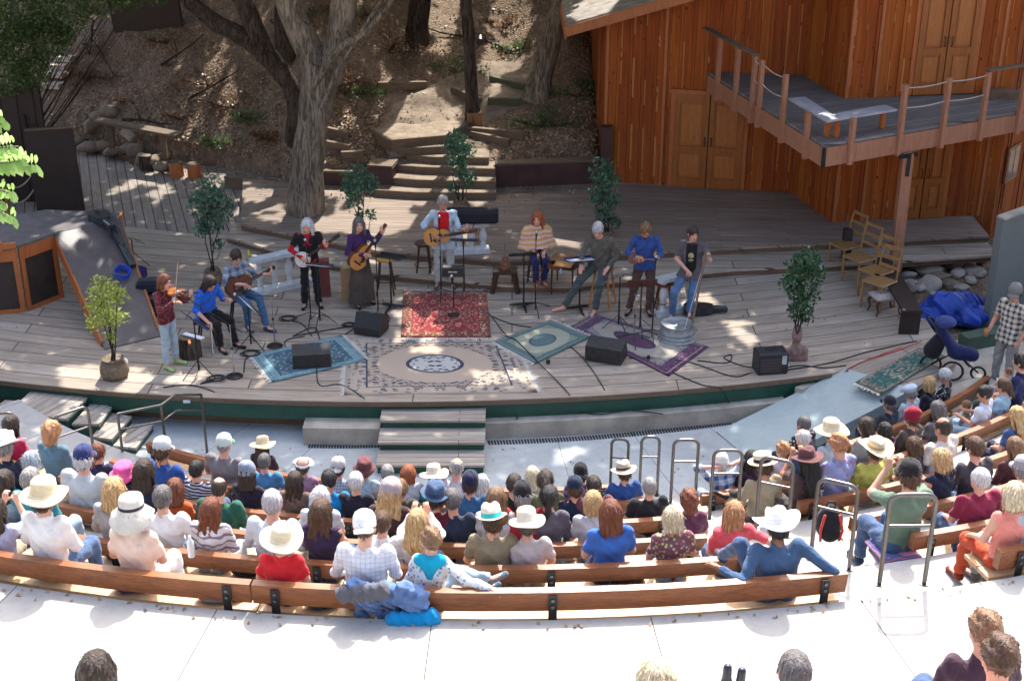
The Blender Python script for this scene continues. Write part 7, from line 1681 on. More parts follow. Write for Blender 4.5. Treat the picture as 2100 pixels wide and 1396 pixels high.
# --- stands
def music_stand(px,py,h,rz,label,tilt=35,base='tripod',paper=False,tray='black_metal',z=.0,wire=False):
 p=gp(px,py,z);t=thing("music_stand",label,"music stand",p,R(rz));MB().cyl((0,0,.1),(0,0,h),.011,n=8).build("pole",M['black_metal'],t);MB().cyl((0,0,.1),(0,0,h*.55),.016,n=8).build("lower_pole",M['black_metal'],t)
 for i in range(3):
  a=math.pi/2+i*2.094;d=Vector((math.cos(a),math.sin(a),0))
  if base=='tripod':MB().bar(Vector((0,0,.28)),d*.30,.016,.008).build("leg",M['black_metal'],t)
  else:MB().tube([Vector((0,0,.07)),d*.12+Vector((0,0,.045)),d*.27+Vector((0,0,.012))],[.030,.026,.014],8).build("leg",M['black_metal'],t)
 Mx=Matrix.Rotation(R(tilt),4,'X');c=Vector((0,0,h))
 if wire:
  mb=MB()
  for x in(-.24,-.08,.08,.24):mb.bar(c+Mx@Vector((x,-.13,0)),c+Mx@Vector((x*1.1,.14,0)),.008,.004)
  for y in(-.13,0,.13):mb.bar(c+Mx@Vector((-.25,y,0)),c+Mx@Vector((.25,y,0)),.008,.004)
  tr=mb.build("tray",M['black_metal'],t)
 else:
  mb=MB();mb.box(c,(.50,.32,.006),0,0,Mx);mb.box(c+Mx@Vector((0,-.16,.025)),(.50,.006,.055),0,0,Mx);tr=mb.build("tray",M[tray]if isinstance(tray,str)else tray,t)
 if paper:
  pt=thing("sheet_music","white sheets on the "+label,"sheet music",p+Matrix.Rotation(R(rz),3,'Z')@(c+Vector((0,0,0))),R(rz))
  for s in(-1,1):MB().box((s*.115,0,0)if False else Mx@Vector((s*.115,.0,.010+.003*s)),(.22,.29,.003),0,0,Mx@Matrix.Rotation(.03*s,4,'Z')).build("page",M['paper'],pt)
 return t
def mic_stand(px,py,h,rz,label,base='round',boom=None,mic='grey_mesh',z=0.0,colr='black_metal'):
 p=gp(px,py,z);t=thing("microphone_stand",label,"microphone stand",p,R(rz))
 if base=='round':MB().lathe([(.001,.0),(.135,0),(.137,.012),(.12,.024),(.03,.034),(.001,.035)],n=28).build("base",M['black_metal'],t)
 else:
  for i in range(3):a=math.pi/2+i*2.094;MB().bar(Vector((0,0,.17)),(math.cos(a)*.34,math.sin(a)*.34,.01),.018,.012).build("leg",M['black_metal'],t)
 MB().cyl((0,0,.03),(0,0,h*.55),.012,n=8).build("lower_tube",M[colr],t);MB().cyl((0,0,h*.5),(0,0,h),.008,n=8).build("upper_tube",M[colr],t)
 tip,d=Vector((0,0,h)),Vector((0,0,1))
 if boom:tip=Vector((0,boom[0],h+boom[1]));q=Vector((0,-boom[0]*.3,h-boom[1]*.3));MB().cyl(q,tip,.0075,n=8).build("boom",M['black_metal'],t);d=(tip-q).normalized()
 else:d=Vector((0,.35,.94))
 MB().cyl(tip,tip+d*.15,.012,.019,n=10).build("microphone",M['black_plastic'],t);MB().ell(tip+d*.175,(.027,.027,.03),12,8).build("grille",m_metal((.45,.55,.62),.5,'mic_mesh'),t)
 MB().ell((0,0,h*.55),(.022,.022,.03),8,6).build("clutch",M['black_plastic'],t);return t
Mbl=m_plain((.01,.02,.10),.45,0,.2,8,.1,name='navy_tray')
music_stand(409,770,.98,130,"tilted navy music stand beside the fiddler",50,'tripod',False,Mbl);music_stand(516,716,.80,120,"low music stand of the plaid shirted guitarist",50,'tripod',True)
music_stand(657,668,1.12,170,"music stand of the banjo player",22,'tripod',True);music_stand(803,632,.98,160,"flat topped black music stand right of the woman in the long skirt",12,'star')
music_stand(952,607,1.08,175,"black music stand right of the singer",25,'tripod');music_stand(1074,630,1.02,190,"black music stand in front of the woman in the poncho",30,'star')
music_stand(1188,636,.96,195,"music stand of the barefoot man",14,'star',True,Mbl);music_stand(1268,676,1.0,205,"folding wire music stand between the barefoot man and mandolin player",35,'tripod',False,wire=True);music_stand(1312,682,.92,185,"small music stand with a rose brown tray by the mandolin player",45,'tripod',False,m_plain((.12,.035,.03),.5,0,.2,8,.1,name='rose_tray'));music_stand(276,545,.55,150,"small wire music stand behind the dark bags at left",40,'tripod',wire=True)
mic_stand(481,772,.92,95,"boom microphone stand pointing at the fiddler with a round base",'round',(.62,.48),colr='chrome');mic_stand(564,710,.92,120,"microphone stand with shiny dome base in front of the plaid shirted man",'round',(.45,.12),colr='chrome')
mic_stand(638,658,1.38,180,"tripod microphone stand of the banjo player",'tripod');mic_stand(776,640,1.22,180,"tripod microphone stand of the woman in the long skirt",'tripod');mic_stand(905,610,1.42,180,"black microphone stand of the singer",'tripod')
mic_stand(928,648,.62,180,"short round based microphone stand on the red rug",'round',None,colr='chrome');mic_stand(1098,638,1.36,190,"tripod microphone stand of the woman in the poncho",'tripod');mic_stand(1337,694,1.36,180,"tripod microphone stand of the mandolin player",'tripod');mic_stand(1300,702,.9,180,"thin chrome microphone stand near the purple rug's middle",'tripod',(.3,.1),colr='chrome')
t=thing("harmonica_case","small black amplifier box with pale badge below the singer's guitar","case",gp(930,640,.0)+Vector((0,.1,.66)));MB().box((0,0,.09),(.38,.14,.18),0,bev=.015).build("shell",M['black_plastic'],t);MB().box((0,-.072,.10),(.16,.004,.03)).build("badge",M['chrome'],t);MB().cyl((0,0,0),(0,0,-.64),.01,n=6).build("post",M['black_metal'],t)
# --- floor monitors and amplifier
def wedge(px,py,w,d,h,rz,label,cone_top=False):
 t=thing("floor_monitor",label,"loudspeaker",gp(px,py,.03),R(rz));mb=MB();pr=[(-d/2,0),(d/2,0),(d/2,h*.35),(d*.18,h),(-d/2,h*.72)]
 mb.prism(pr,-w/2,w/2,0,Matrix(((0,0,1,0),(1,0,0,0),(0,1,0,0),(0,0,0,1))));mb.build("cabinet",M['black_plastic'],t)
 a,b=Vector((0,d/2,h*.35)),Vector((0,d*.18,h));up_=(b-a);n=Vector((0,up_.z,-up_.y)).normalized();mb=MB();c=(a+b)/2+n*.004;mb.bar(c-Vector((w*.46,0,0)),c+Vector((w*.46,0,0)),up_.length*.9,.006,0,n);mb.build("grille",m_plain((.03,.03,.032),.8,0,.4,60,.6,name='speaker_mesh'),t)
 if cone_top:Mx=frame((0,-d*.16,h*.86),(1,0,0),Vector((0,-.28,.68*1.0)).normalized()if False else(0,-h*.28,d*.68));mb=MB();mb.lathe([(.001,.004),(.025,.004),(.045,.012),(.05,.016),(.055,.008)],n=20,M=Mx.to_3x3());o=mb.build("port_ring",m_plain((.16,.22,.30),.4,0,.1,9,0,name='blue_ring'),t);o.location=Mx.translation
 MB().bar((-.05,-d*.2,h*.81),(.05,-d*.2,h*.81),.03,.012).build("badge",m_plain((.35,.42,.5),.5,0,.1,9,0,name='badge'),t);return t
wedge(762,678,.48,.40,.36,160,"black floor monitor with a blue ring, left of the red rug",True);wedge(640,745,.62,.38,.34,8,"wide black floor monitor on the blue green rug");wedge(1243,733,.62,.38,.34,-20,"wide black floor monitor beside the purple rug")
t=thing("amplifier","black box amplifier with striped grille near the stage's right front","amplifier",gp(1578,760,0),R(8));MB().box((0,0,.19),(.50,.32,.38),0,bev=.02).build("cabinet",M['black_plastic'],t);mb=MB()
for i in range(5):mb.box((-.04,-.163,.07+i*.05),(.34,.004,.03))
mb.build("grille",m_plain((.07,.055,.05),.7,0,.3,60,.3,name='amp_cloth'),t);MB().tube([(-.1,0,.38),(-.08,0,.41),(.08,0,.41),(.1,0,.38)],.01,6).build("handle",M['rubber'],t);MB().box((.18,-.163,.26),(.08,.004,.16)).build("panel",M['chrome'],t)
# --- cables
def cable(pts,label,r=.009,mat='rubber',coil=None):
 P=[];Q=[gp(x,y,z)for x,y,z in pts];N=len(Q)
 for i in range(N-1):
  p0,p1,p2,p3=Q[max(i-1,0)],Q[i],Q[i+1],Q[min(i+2,N-1)]
  for k in range(5):t_=k/5;P.append(.5*((2*p1)+(p2-p0)*t_+(2*p0-5*p1+4*p2-p3)*t_*t_+(3*p1-p0-3*p2+p3)*t_**3)+Vector((0,0,r)))
 P.append(Q[-1]+Vector((0,0,r)))
 if coil:c=gp(coil[0],coil[1],.01);rg=random.Random(coil[0]);P+=[c+Vector((math.cos(i*.5)*coil[2]*(1+.25*math.sin(i*.37)),math.sin(i*.5)*coil[2]*.8*(1+.2*math.cos(i*.5)),r+.0025*i**.6))for i in range(48)]
 mb=MB();mb.tube(P,r,6);return tag(mb.build("cable",M[mat]if isinstance(mat,str)else mat),label,"cable","cables across the stage")
Mr_=m_plain((.42,.02,.03),.5,0,.1,9,0,name='red_cable');z0=.004
cable([(640,690,z0),(620,665,z0),(600,660,z0)],"coiled cable under the banjo player's stand",coil=(590,655,.13));cable([(650,745,.05),(655,790,.0),(700,790,.0),(752,822,-.03),(755,845,-.5)],"cable from the left monitor to the stage edge");cable([(735,668,z0),(700,690,z0),(660,700,z0),(645,672,z0),(600,690,z0)],"cable behind the left monitor with a coil",coil=(715,668,.1))
cable([(455,775,z0),(430,780,z0),(410,788,z0)],"coiled cable by the boom stand's base",coil=(443,778,.13));cable([(500,765,z0),(505,735,z0),(530,725,z0)],"coiled cable near the blue green rug's corner",coil=(513,727,.14));cable([(335,795,z0),(390,790,z0),(440,805,-.01),(430,820,-.2)],"cable running over the left front edge")
cable([(1000,640,z0),(1020,665,z0),(1040,690,.03),(1060,700,.03),(1110,750,.03),(1150,790,z0),(1170,815,-.03),(1175,850,-.6)],"long cable from the red rug past the sage rug to the stage edge");cable([(1010,650,z0),(1050,665,z0),(1120,680,z0),(1180,720,z0),(1215,760,z0),(1240,800,z0)],"long cable passing under the right monitor")
cable([(1290,735,z0),(1350,735,z0),(1420,745,z0),(1500,772,z0),(1540,765,z0)],"cable from the right monitor towards the amplifier");cable([(1380,765,z0),(1440,790,z0),(1480,800,-.03),(1500,850,-.6),(1460,845,-.6)],"cable falling over the right front edge");cable([(1430,740,z0),(1490,745,z0),(1500,728,z0),(1485,735,z0),(1520,750,z0),(1550,755,z0)],"looped cable left of the amplifier")
cable([(1610,760,z0),(1700,745,z0),(1780,722,z0),(1880,700,z0)],"black cable along the stage's right edge");cable([(1740,757,.02),(1780,738,.02),(1840,720,.02),(1890,700,.02)],"red cable beside the green runner",mat=Mr_);cable([(1735,760,.02),(1770,742,.02),(1850,712,.02)],"second red cable beside the green runner",mat=Mr_)
cable([(1740,762,0),(1680,772,-.12),(1640,785,-.12),(1560,800,-.25),(1500,830,-.6),(1380,850,-.6)],"black cable bundle falling to the foot of the concrete ledge");cable([(1180,845,-.3),(1230,850,-.3),(1290,842,-.3),(1360,850,-.3)],"cable lying on the concrete ledge right of the steps");cable([(1060,860,-.31),(1070,835,-.31),(1110,815,-.1)],"short cable climbing to the stage front")
cable([(1580,760,z0),(1640,750,z0),(1690,755,z0),(1735,750,z0)],"cable from the amplifier to the ramp");cable([(560,712,z0),(590,730,z0),(585,700,z0),(625,690,z0)],"cable from the shiny dome base");cable([(790,640,z0),(800,655,z0),(790,668,z0)],"short cable behind the left monitor's right corner")
for i,(x,y)in enumerate([(385,819),(776,825),(1161,813),(1522,783)]):
 p=gp(x,y,-.08);o=MB().box((0,-.03,0),(.11,.05,.05),0,bev=.008).build("edge_lamp",m_plain((.55,.62,.68),.4,0,.1,9,0,name='lamp_box'));o.location=p+Vector((0,-.03,0));tag(o,"small pale junction box on the green fascia, "+["leftmost","just left of the centre steps","right of the centre steps","rightmost"][i],"junction box")
 # --- planted pots
def plant(px,py,z,crown,n,mat,label,leaf=.075,stems=4,pot='burlap',pr=.17,ph=.26,asp=.38):
 p=gp(px,py,z);t=thing("potted_tree",label,"potted tree",p);rg=random.Random(px);g=np.random.default_rng(px)
 blobs=[(at_y(x,y,p.y+rg.uniform(-.1,.1))-p,r)for x,y,r in crown]
 if pot=='burlap':
  mb=MB();mb.lathe([(.001,0),(pr*.9,0),(pr*1.08,ph*.35),(pr,ph*.75),(pr*.72,ph),(pr*.85,ph*1.12),(pr*.6,ph*1.02),(.001,ph*.95)],n=26,fn=lambda v,th,r:Vector((v.x*(1+.07*math.sin(5*th+v.z*9)),v.y*(1+.07*math.sin(7*th)),v.z)));mb.build("burlap_wrap",M['burlap'],t);MB().tube([(math.cos(i*.4)*pr*.86,math.sin(i*.4)*pr*.86,ph*.9)for i in range(16)],.012,5,closed=True).build("tie",M['sleeper'],t)
 mb=MB()
 for i in range(stems):
  c,r=blobs[i%len(blobs)];a=rg.uniform(0,6.28);b0=Vector((math.cos(a)*.04,math.sin(a)*.04,ph*.8));mb.tube([b0,b0.lerp(c,.45)+Vector((rg.uniform(-.05,.05),rg.uniform(-.05,.05),0)),c+Vector((rg.uniform(-.5,.5),rg.uniform(-.5,.5),.3))*r],[.013,.010,.004],6)
 mb.build("stems",M['bark_dark'],t);A=[];tot=sum(r*r for _,r in blobs)
 for c,r in blobs:
  k=int(n*r*r/tot);d=g.normal(size=(k,3));d/=np.linalg.norm(d,axis=1)[:,None];sub=g.normal(size=(9,3));sub/=np.linalg.norm(sub,axis=1)[:,None]
  rad=r*g.uniform(.1,1,k)**.5*(.55+.55*(d@sub.T).max(1));A.append(np.array(c)[None]+d*rad[:,None])
 A=np.concatenate(A);A=A[g.uniform(size=len(A))<.72];V,F=leaf_arrays(A,leaf*1.08,px,asp,.15);link(bpy.data.objects.new("foliage",np_mesh("foliage",V,F,M[mat])),t);return t
plant(438,582,0,[(430,395,.32),(410,420,.26),(455,425,.27),(432,460,.26),(415,470,.16),(445,500,.12)],1500,'leaf_blue',"bluish potted tree in burlap behind the man in blue",.10)
plant(745,520,.0,[(730,368,.30),(715,385,.2),(755,375,.22),(728,410,.20),(760,440,.12),(738,440,.10)],1100,'leaf_blue',"potted tree behind the woman in the long skirt",.10,6)
plant(945,436,.3,[(940,290,.27),(925,300,.2),(955,310,.22),(940,335,.24),(958,365,.2),(930,385,.16)],1300,'leaf_blue',"potted tree in front of the hillside stairs",.10,5)
plant(1243,500,.15,[(1235,350,.27),(1250,370,.25),(1225,400,.24),(1255,410,.2),(1240,440,.22),(1260,455,.15)],1400,'leaf_blue',"potted tree behind the barefoot man, on the upper deck",.10,5)
plant(1628,738,0,[(1660,530,.22),(1640,545,.25),(1670,560,.22),(1625,580,.22),(1650,600,.27),(1640,630,.24),(1655,650,.14)],1700,'leaf_green',"glossy leaved plant growing from the bust shaped planter",.085,6,None,.1,.55,.5)
plant(236,772,0,[(205,590,.22),(225,600,.24),(195,620,.18),(245,605,.16),(210,640,.26),(228,650,.22),(190,665,.14),(250,650,.12),(225,690,.13)],1500,'leaf_bright',"yellow green sapling in burlap at the stage's left front",.065,6,'burlap',.21,.30,.6)
o=MB();rock_mb(o,(0,0,0),.12,5,0,1);o=o.build("pink_stone",m_plain((.50,.42,.40),.8,0,.2,14,.5,name='pinkish_stone'));o.location=gp(240,745,.20)+Vector((.02,-.05,0));tag(o,"pale pinkish round stone tied to the sapling's burlap","stone")
p=gp(1630,736,0);S_=Sdf(.014);S_.cone((-.12,0,.04),(.12,0,.04),.10,.10,.05);S_.cone((-.13,0,.16),(.13,0,.16),.085,.085,.05);S_.cone((0,0,.15),(0,0,.33),.10,.065,.06);S_.ell((0,-.01,.43),(.085,.095,.12),.03);S_.cone((0,-.1,.43),(0,-.115,.40),.012,.016,.015);S_.cone((0,0,.50),(0,0,.55),.075,.07,.03);S_.cut((0,0,0),(0,0,-1))
t=thing("bust_planter","reddish stone planter shaped like a robed bust","planter",p);put(S_.mesh("bust",M['rubber'],lambda X,Y,Z:.006*np.sin(X*60+Z*15)*(Z<.34)),"bust",m_plain((.24,.15,.13),.85,0,.3,12,.5,name='bust_stone'),t)
# --- balustrades
def balustrade(a,b,h,n,label,mat='cream_plaster',w=.16):
 t=thing("balustrade",label,"balustrade",a);d=b-a;MB().bar(Vector((0,0,.05)),d+Vector((0,0,.05)),w*1.25,.10).build("plinth",M[mat],t);MB().bar(Vector((0,0,h-.04)),d+Vector((0,0,h-.04)),w*1.35,.07).build("top_rail",M[mat],t)
 for i in range(n):q=d*((i+.5)/n);k=h-.17;MB().lathe([(.065,0),(.065,.04),(.04,.06),(.035,.12),(.045,.16),(.06,.17),(.05,.2),(.062,.27),(.075,.36),(.062,.46),(.035,.56),(.04,.58),(.055,.6),(.055,k)]if False else[(r,z*k)for r,z in((.065,0),(.065,.06),(.042,.09),(.05,.13),(.055,.2),(.042,.25),(.06,.34),(.078,.48),(.066,.64),(.038,.82),(.042,.88),(.06,.92),(.06,1.0))],q+Vector((0,0,.10)),18).build("baluster",M[mat],t)
 return t
balustrade(gp(520,606,0),gp(640,580,0),.72,4,"pale blue grey balustrade section behind the plaid shirted man");balustrade(gp(930,520,.3),gp(1003,516,.3),.62,3,"pale balustrade section carrying a black case, right of the singer");balustrade(gp(1345,648,0),gp(1425,630,0),.72,3,"pale balustrade section behind the washtub bass player",'cream_plaster')
o=gp(930,520,.3);t=thing("instrument_case","long black padded case lying on the balustrade right of the singer","case",o+Vector((.25,.0,.62)));MB().box((.12,0,.15),(.98,.30,.26),0,bev=.05).build("shell",m_plain((.012,.013,.02),.8,0,.3,20,.3,name='padded_nylon'),t);MB().box((.02,-.152,.15),(.5,.02,.18),0,bev=.01).build("pocket",m_plain((.014,.015,.022),.8,0,.3,20,.3,name='padded_nylon'),t);MB().tube([(-.1,-.13,.05),(-.05,-.17,-.10),(.1,-.17,-.12),(.16,-.13,.05)],.01,6).build("strap",M['rubber'],t)
o=MB().lathe([(.001,0),(.026,0),(.028,.09),(.012,.12),(.012,.15),(.001,.15)],n=12).build("drink_bottle",m_plain((.55,.50,.05),.2,0,.1,9,0,name='yellow_bottle'));o.location=gp(507,528,.72)+Vector((.03,.02,.0));tag(o,"small yellow bottle on the left end of the balustrade","bottle")
# --- seats, tables and boxes on stage
stool(gp(792,600,.0),.70,.18,"tall stool with a mustard cushion right of the woman in the long skirt",m_plain((.45,.28,.06),.7,0,.2,12,.2,name='mustard_cushion'),'dark_wood');stool(gp(1360,640,0),.58,.17,"dark wooden stool left of the washtub bass player",'mahog','mahog')
t=thing("milking_stool","rough dark wooden stool carrying the ukulele","stool",gp(1036,596,0));MB().box((0,0,.40),(.46,.28,.06),0,bev=.01).build("seat",M['dark_wood'],t)
for x,y in((-1,-1),(1,-1),(1,1),(-1,1)):MB().bar((x*.15,y*.08,.37),(x*.24,y*.14,0),.07,.07).build("leg",M['dark_wood'],t)
q=gp(1036,557,.43);guitar(frame(q+Vector((0,.0,.17)),(0,.18,1),(0,-1,.18)),"small reddish ukulele standing upright on the rough stool",'mahog','mahog',.52,'ukulele');mb=MB();mb.tube([(-.09,-.08,.0),(-.07,-.02,.05),(0,.1,.03),(.07,-.02,.05),(.09,-.08,0)],.01,6);o=mb.build("ukulele_stand",M['black_metal']);o.location=q;tag(o,"small black cradle under the ukulele","stand")
t=thing("side_table","small dark table with an open drawer left of the barefoot man","table",gp(1158,600,0),R(-22));MB().box((0,0,.60),(.46,.36,.16),0,bev=.008).build("body",M['dark_wood'],t);MB().box((0,0,.69),(.50,.40,.02)).build("table_top",M['mid_wood'],t)
mb=MB();mb.box((-.07,-.26,.59),(.26,.20,.015));[mb.box(c,s_)for c,s_ in(((-.07,-.36,.63),(.28,.012,.10)),((-.20,-.26,.63),(.012,.20,.10)),((.06,-.26,.63),(.012,.20,.10)))];mb.build("drawer",M['mahog'],t)
for x in(-.2,.2):
 for y in(-.15,.15):MB().cyl((x,y,.52),(x*1.02,y*1.02,0),.018,.011,n=8).build("leg",M['dark_wood'],t)
o=MB().box((0,0,.012),(.32,.24,.022),.1).build("zither",m_wood((.36,.17,.05),(.55,.30,.10),1.2,0,.4,'zither_wood'));o.location=gp(1156,543,.70);o.rotation_euler=(0,0,R(-22));tag(o,"flat wooden stringed box on the side table","instrument")
o=MB().lathe([(.001,0),(.03,0),(.03,.07),(.012,.09),(.012,.11),(.001,.11)],n=12).build("water_bottle",m_plain((.30,.42,.60),.15,0,.1,9,0,name='clear_blue'));o.location=gp(1150,562,.56);tag(o,"little bottle standing in the open drawer","bottle")
t=thing("card_box","tall tan cardboard box left of the woman in the long skirt","box",gp(716,612,0));MB().box((0,0,.30),(.24,.22,.60),0).build("carton",m_plain((.36,.24,.12),.8,0,.12,8,.1,name='cardboard'),t)
mb=MB();mb.tube([(.035,0,.0),(-.035,0,.005),(-.03,0,.035),(.0,0,.05),(.03,0,.035),(.035,0,.0)],.009,6);mb.tube([(-.035,0,0),(-.025,0,-.03),(.005,0,-.04),(.03,0,-.025)],.009,6);e=mb.build("letter_print",M['black_plastic'],t);e.location=(.06,-.115,.30)
MB().box((0,0,.62),(.20,.18,.06),.2,bev=.02).build("packing",m_plain((.45,.33,.16),.9,0,.4,30,.4,name='packing'),t)
t=thing("red_fabric_box","dull red upright box behind the banjo player","box",gp(664,606,0));MB().box((0,0,.36),(.26,.16,.72),.1,bev=.02).build("box_body",m_plain((.20,.055,.05),.8,0,.2,8,.2,name='dull_red'),t)
stump(gp(392,730,0),.18,.36,"brown stump table beside the blue shirted man",M['bark_dark'],M['sleeper']);o=MB().box((0,0,.01),(.40,.09,.015),-.5).build("pale_board",M['paper']);o.location=gp(397,690,.38);tag(o,"pale flat slat lying on the brown stump","slat");o=MB().box((0,0,.015),(.04,.16,.03),.3).build("wooden_clapper",M['orange_wood']);o.location=gp(390,700,.375)+Vector((0,-.06,0));tag(o,"small orange wooden piece on the brown stump","wood piece")
def chair(p,rz,label):
 t=thing("cane_chair",label,"chair",p,R(rz),"yellow wooden chairs lined up at the right");t.scale=(1.12,)*3;m_=m_wood((.20,.11,.04),(.36,.21,.08),1.3,2,.4,'yellow_chair');MB().box((0,0,.455),(.42,.40,.035),0,bev=.012).build("seat",m_,t)
 for x in(-1,1):MB().lathe([(.018,0),(.024,.1),(.015,.15),(.026,.25),(.017,.3),(.022,.44)],(x*.18,.17,0),10).build("leg",m_,t);MB().tube([(x*.18,-.22,0),(x*.18,-.19,.45),(x*.175,-.23,.75),(x*.165,-.29,.98)],.016,8).build("leg",m_,t)
 MB().cyl((-.18,.17,.2),(.18,.17,.2),.010,n=6).build("stretcher",m_,t)
 for z,y in((.95,-.285),(.80,-.25),(.65,-.215)):MB().bar((-.165,y,z),(.165,y,z),.018,.055).build("back_slat",m_,t)
 return t
for i,(x,y)in enumerate([(1706,545),(1735,572),(1768,600),(1775,622)]):chair(gp(x+22,y+8,0),118+i*4,"yellow slat backed chair, %s of the row by the dark bench"%["farthest","second farthest","third","nearest"][i])
t=thing("footstool","cabriole legged footstool with patterned cushion nearest the dark bench","footstool",gp(1812,640,0),R(15));MB().box((0,0,.32),(.50,.36,.12),0,bev=.05).build("cushion",FB((.42,.36,.32),(.12,.05,.06),'floral',1.4),t)
for x,y in((-1,-1),(1,-1),(1,1),(-1,1)):MB().tube([(x*.2,y*.14,.28),(x*.235,y*.165,.2),(x*.20,y*.145,.1),(x*.23,y*.16,.0)],[.03,.024,.014,.018],8).build("leg",M['dark_wood'],t)
t=thing("dark_bench","long plain black bench along the stage's right edge","bench",gp(1850,610,0));a,b=gp(1808,530,.45)-t.location,gp(1872,640,.45)-t.location;a.z=b.z=.45;MB().bar(a,b,.34,.05).build("seat",M['near_black_wood'],t)
for q in(a.lerp(b,.04),a.lerp(b,.96)):MB().box((q.x,q.y,.21),(.34,.06,.42),math.atan2((b-a).y,(b-a).x)-math.pi/2).build("end_panel",M['near_black_wood'],t)
S_=Sdf(.02);rg=random.Random(3)
for i in range(9):c=gp(1905+i*12,655-(i%3)*9,-.1);S_.ell((c.x+rg.uniform(-.1,.1),c.y+rg.uniform(-.15,.15),-.05+.12*(i in(3,4,5))),(.30,.26,.20+.12*(i in(3,4))),.08)
o=put(S_.mesh("tarpaulin",M['blue_tarp'],lambda X,Y,Z:.05*np.abs(np.sin(X*9+3*np.sin(Y*5)+Z*7))+.03*np.abs(np.sin(Y*19+X*11+2*np.sin(X*9+Z*8)))-.03),"tarpaulin",M['blue_tarp'],None);tag(o,"crumpled bright blue tarpaulin heaped beside the pit","tarpaulin")
t=thing("pushchair","navy and white pushchair with dark bag at the ramp's head","pushchair",gp(1945,770,-.1),R(-18));k=M['black_metal']
for x,y,r in((-.30,.0,.16),(.05,-.15,.16),(.45,.0,.11)):MB().tube([(x+r*math.cos(i*.35),y,r+r*math.sin(i*.35))for i in range(18)],.02,8,closed=True).build("wheel",M['rubber'],t)
MB().tube([(-.30,0,.16),(.05,-.03,.45),(.45,0,.12)],.016,8).build("frame",k,t);MB().tube([(.30,.1,.25),(-.05,.1,.6),(-.38,.1,.95),(-.45,.0,.98),(-.38,-.1,.95),(-.05,-.1,.6),(.30,-.1,.25)],.014,8).build("handle_frame",k,t)
S_=Sdf(.02);S_.cone((-.22,0,.80),(.05,0,.45),.13,.15,.05,(va(1,0,1)/1.414,.6));S_.cone((.05,0,.45),(.32,0,.42),.13,.11,.05);put(S_.mesh("fabric_seat",M['rubber']),"fabric_seat",FB((.012,.018,.085)),t);S_=Sdf(.02);S_.cone((-.30,0,.42),(-.22,0,.60),.15,.12,.05);put(S_.mesh("bag",M['rubber']),"bag",FB((.012,.012,.016)),t)
S_=Sdf(.02);S_.ell((-.16,0,.92),(.17,.16,.12),.02);S_.cut((-.16,0,.88),(.2,0,-1));put(S_.mesh("canopy",M['rubber']),"canopy",FB((.03,.045,.16)),t)
# --- set piece with ramp at left
t=thing("stage_set_piece","red stained platform with dark panels and a long dark ramp at left","platform",gp(53,640,0));o_=t.location;Z=1.25;ft=[(-8.65,23.1),(-8.17,23.75),(-7.20,24.5),(-7.25,24.78),(-8.7,24.98),(-10.4,24.0),(-10.2,22.95),(-9.2,22.8)]
def bl(x,y,z):return Vector((x,y,z))-o_
me=poly_sheet("platform_top",[(x-o_.x,y-o_.y)for x,y in ft],Z,.05,m_plain((.12,.105,.10),.7,0,.25,6,.2,name='grey_brown_top'));link(bpy.data.objects.new("platform_top",me),t)
def framed(a,b,parent,zt=Z-.05,w=.07):
 d=(Vector(b)-Vector(a)).normalized();A,B=bl(*a,0),bl(*b,0);mb=MB();mb.bar(A+Vector((0,0,w/2)),B+Vector((0,0,w/2)),.06,w);mb.bar(A+Vector((0,0,zt-.11)),B+Vector((0,0,zt-.11)),.06,.22)
 for q in(A+d.to_3d()*.04,B-d.to_3d()*.04):mb.bar(q+Vector((0,0,w)),q+Vector((0,0,zt-.22)),.08,.059,up=(d.y,-d.x,0))
 mb.build("red_frame",M['orange_wood'],parent);mb=MB();off=Vector((-d.y,d.x,0))*.02;mb.bar(A+off+Vector((0,0,zt/2)),B+off+Vector((0,0,zt/2)),.015,zt-.1);mb.build("dark_panel_infill",m_plain((.035,.025,.022),.6,0,.25,6,.2,name='dark_infill'),parent)
framed((-8.65,23.12),(-8.2,23.76),t);framed((-9.5,22.86),(-8.68,23.1),t)
mb=MB()
for i in range(4):q=Vector((-8.66-i*.22,23.06-i*.065,0));mb.bar(bl(q.x,q.y,Z+.03+i*.0),bl(q.x-.22,q.y-.065,Z+.03),.07,.10+.07*i)
mb.build("notched_edge",M['orange_wood'],t)
R1,R2,R3,R4=bl(-8.17,23.72,Z-.002),bl(-7.2,24.5,Z-.002),bl(-6.03,22.02,.02),bl(-6.85,21.5,.02);dn=Vector((0,0,.035));rn=(R4-R1).cross(R2-R1).normalized();rn=-rn if rn.z<0 else rn
mb=MB();mb.add([R1,R4,R3,R2,R1-dn,R4-dn,R3-dn,R2-dn],[(0,1,2,3),(7,6,5,4),(0,4,5,1),(1,5,6,2),(2,6,7,3)]);mb.build("ramp_board",m_plain((.10,.085,.085),.42,0,.22,3,.15,name='ramp_ply'),t)
for A,B in((R1,R4),(R2,R3)):MB().bar(A-Vector((0,0,.17)),B.lerp(A,.06)-Vector((0,0,.10)),.04,.26).build("ramp_stringer",M['orange_wood'],t)
MB().bar(R2+Vector((0,.02,-.0)),bl(-7.25,24.8,Z),.05,.08).build("edge_trim",M['orange_wood'],t)
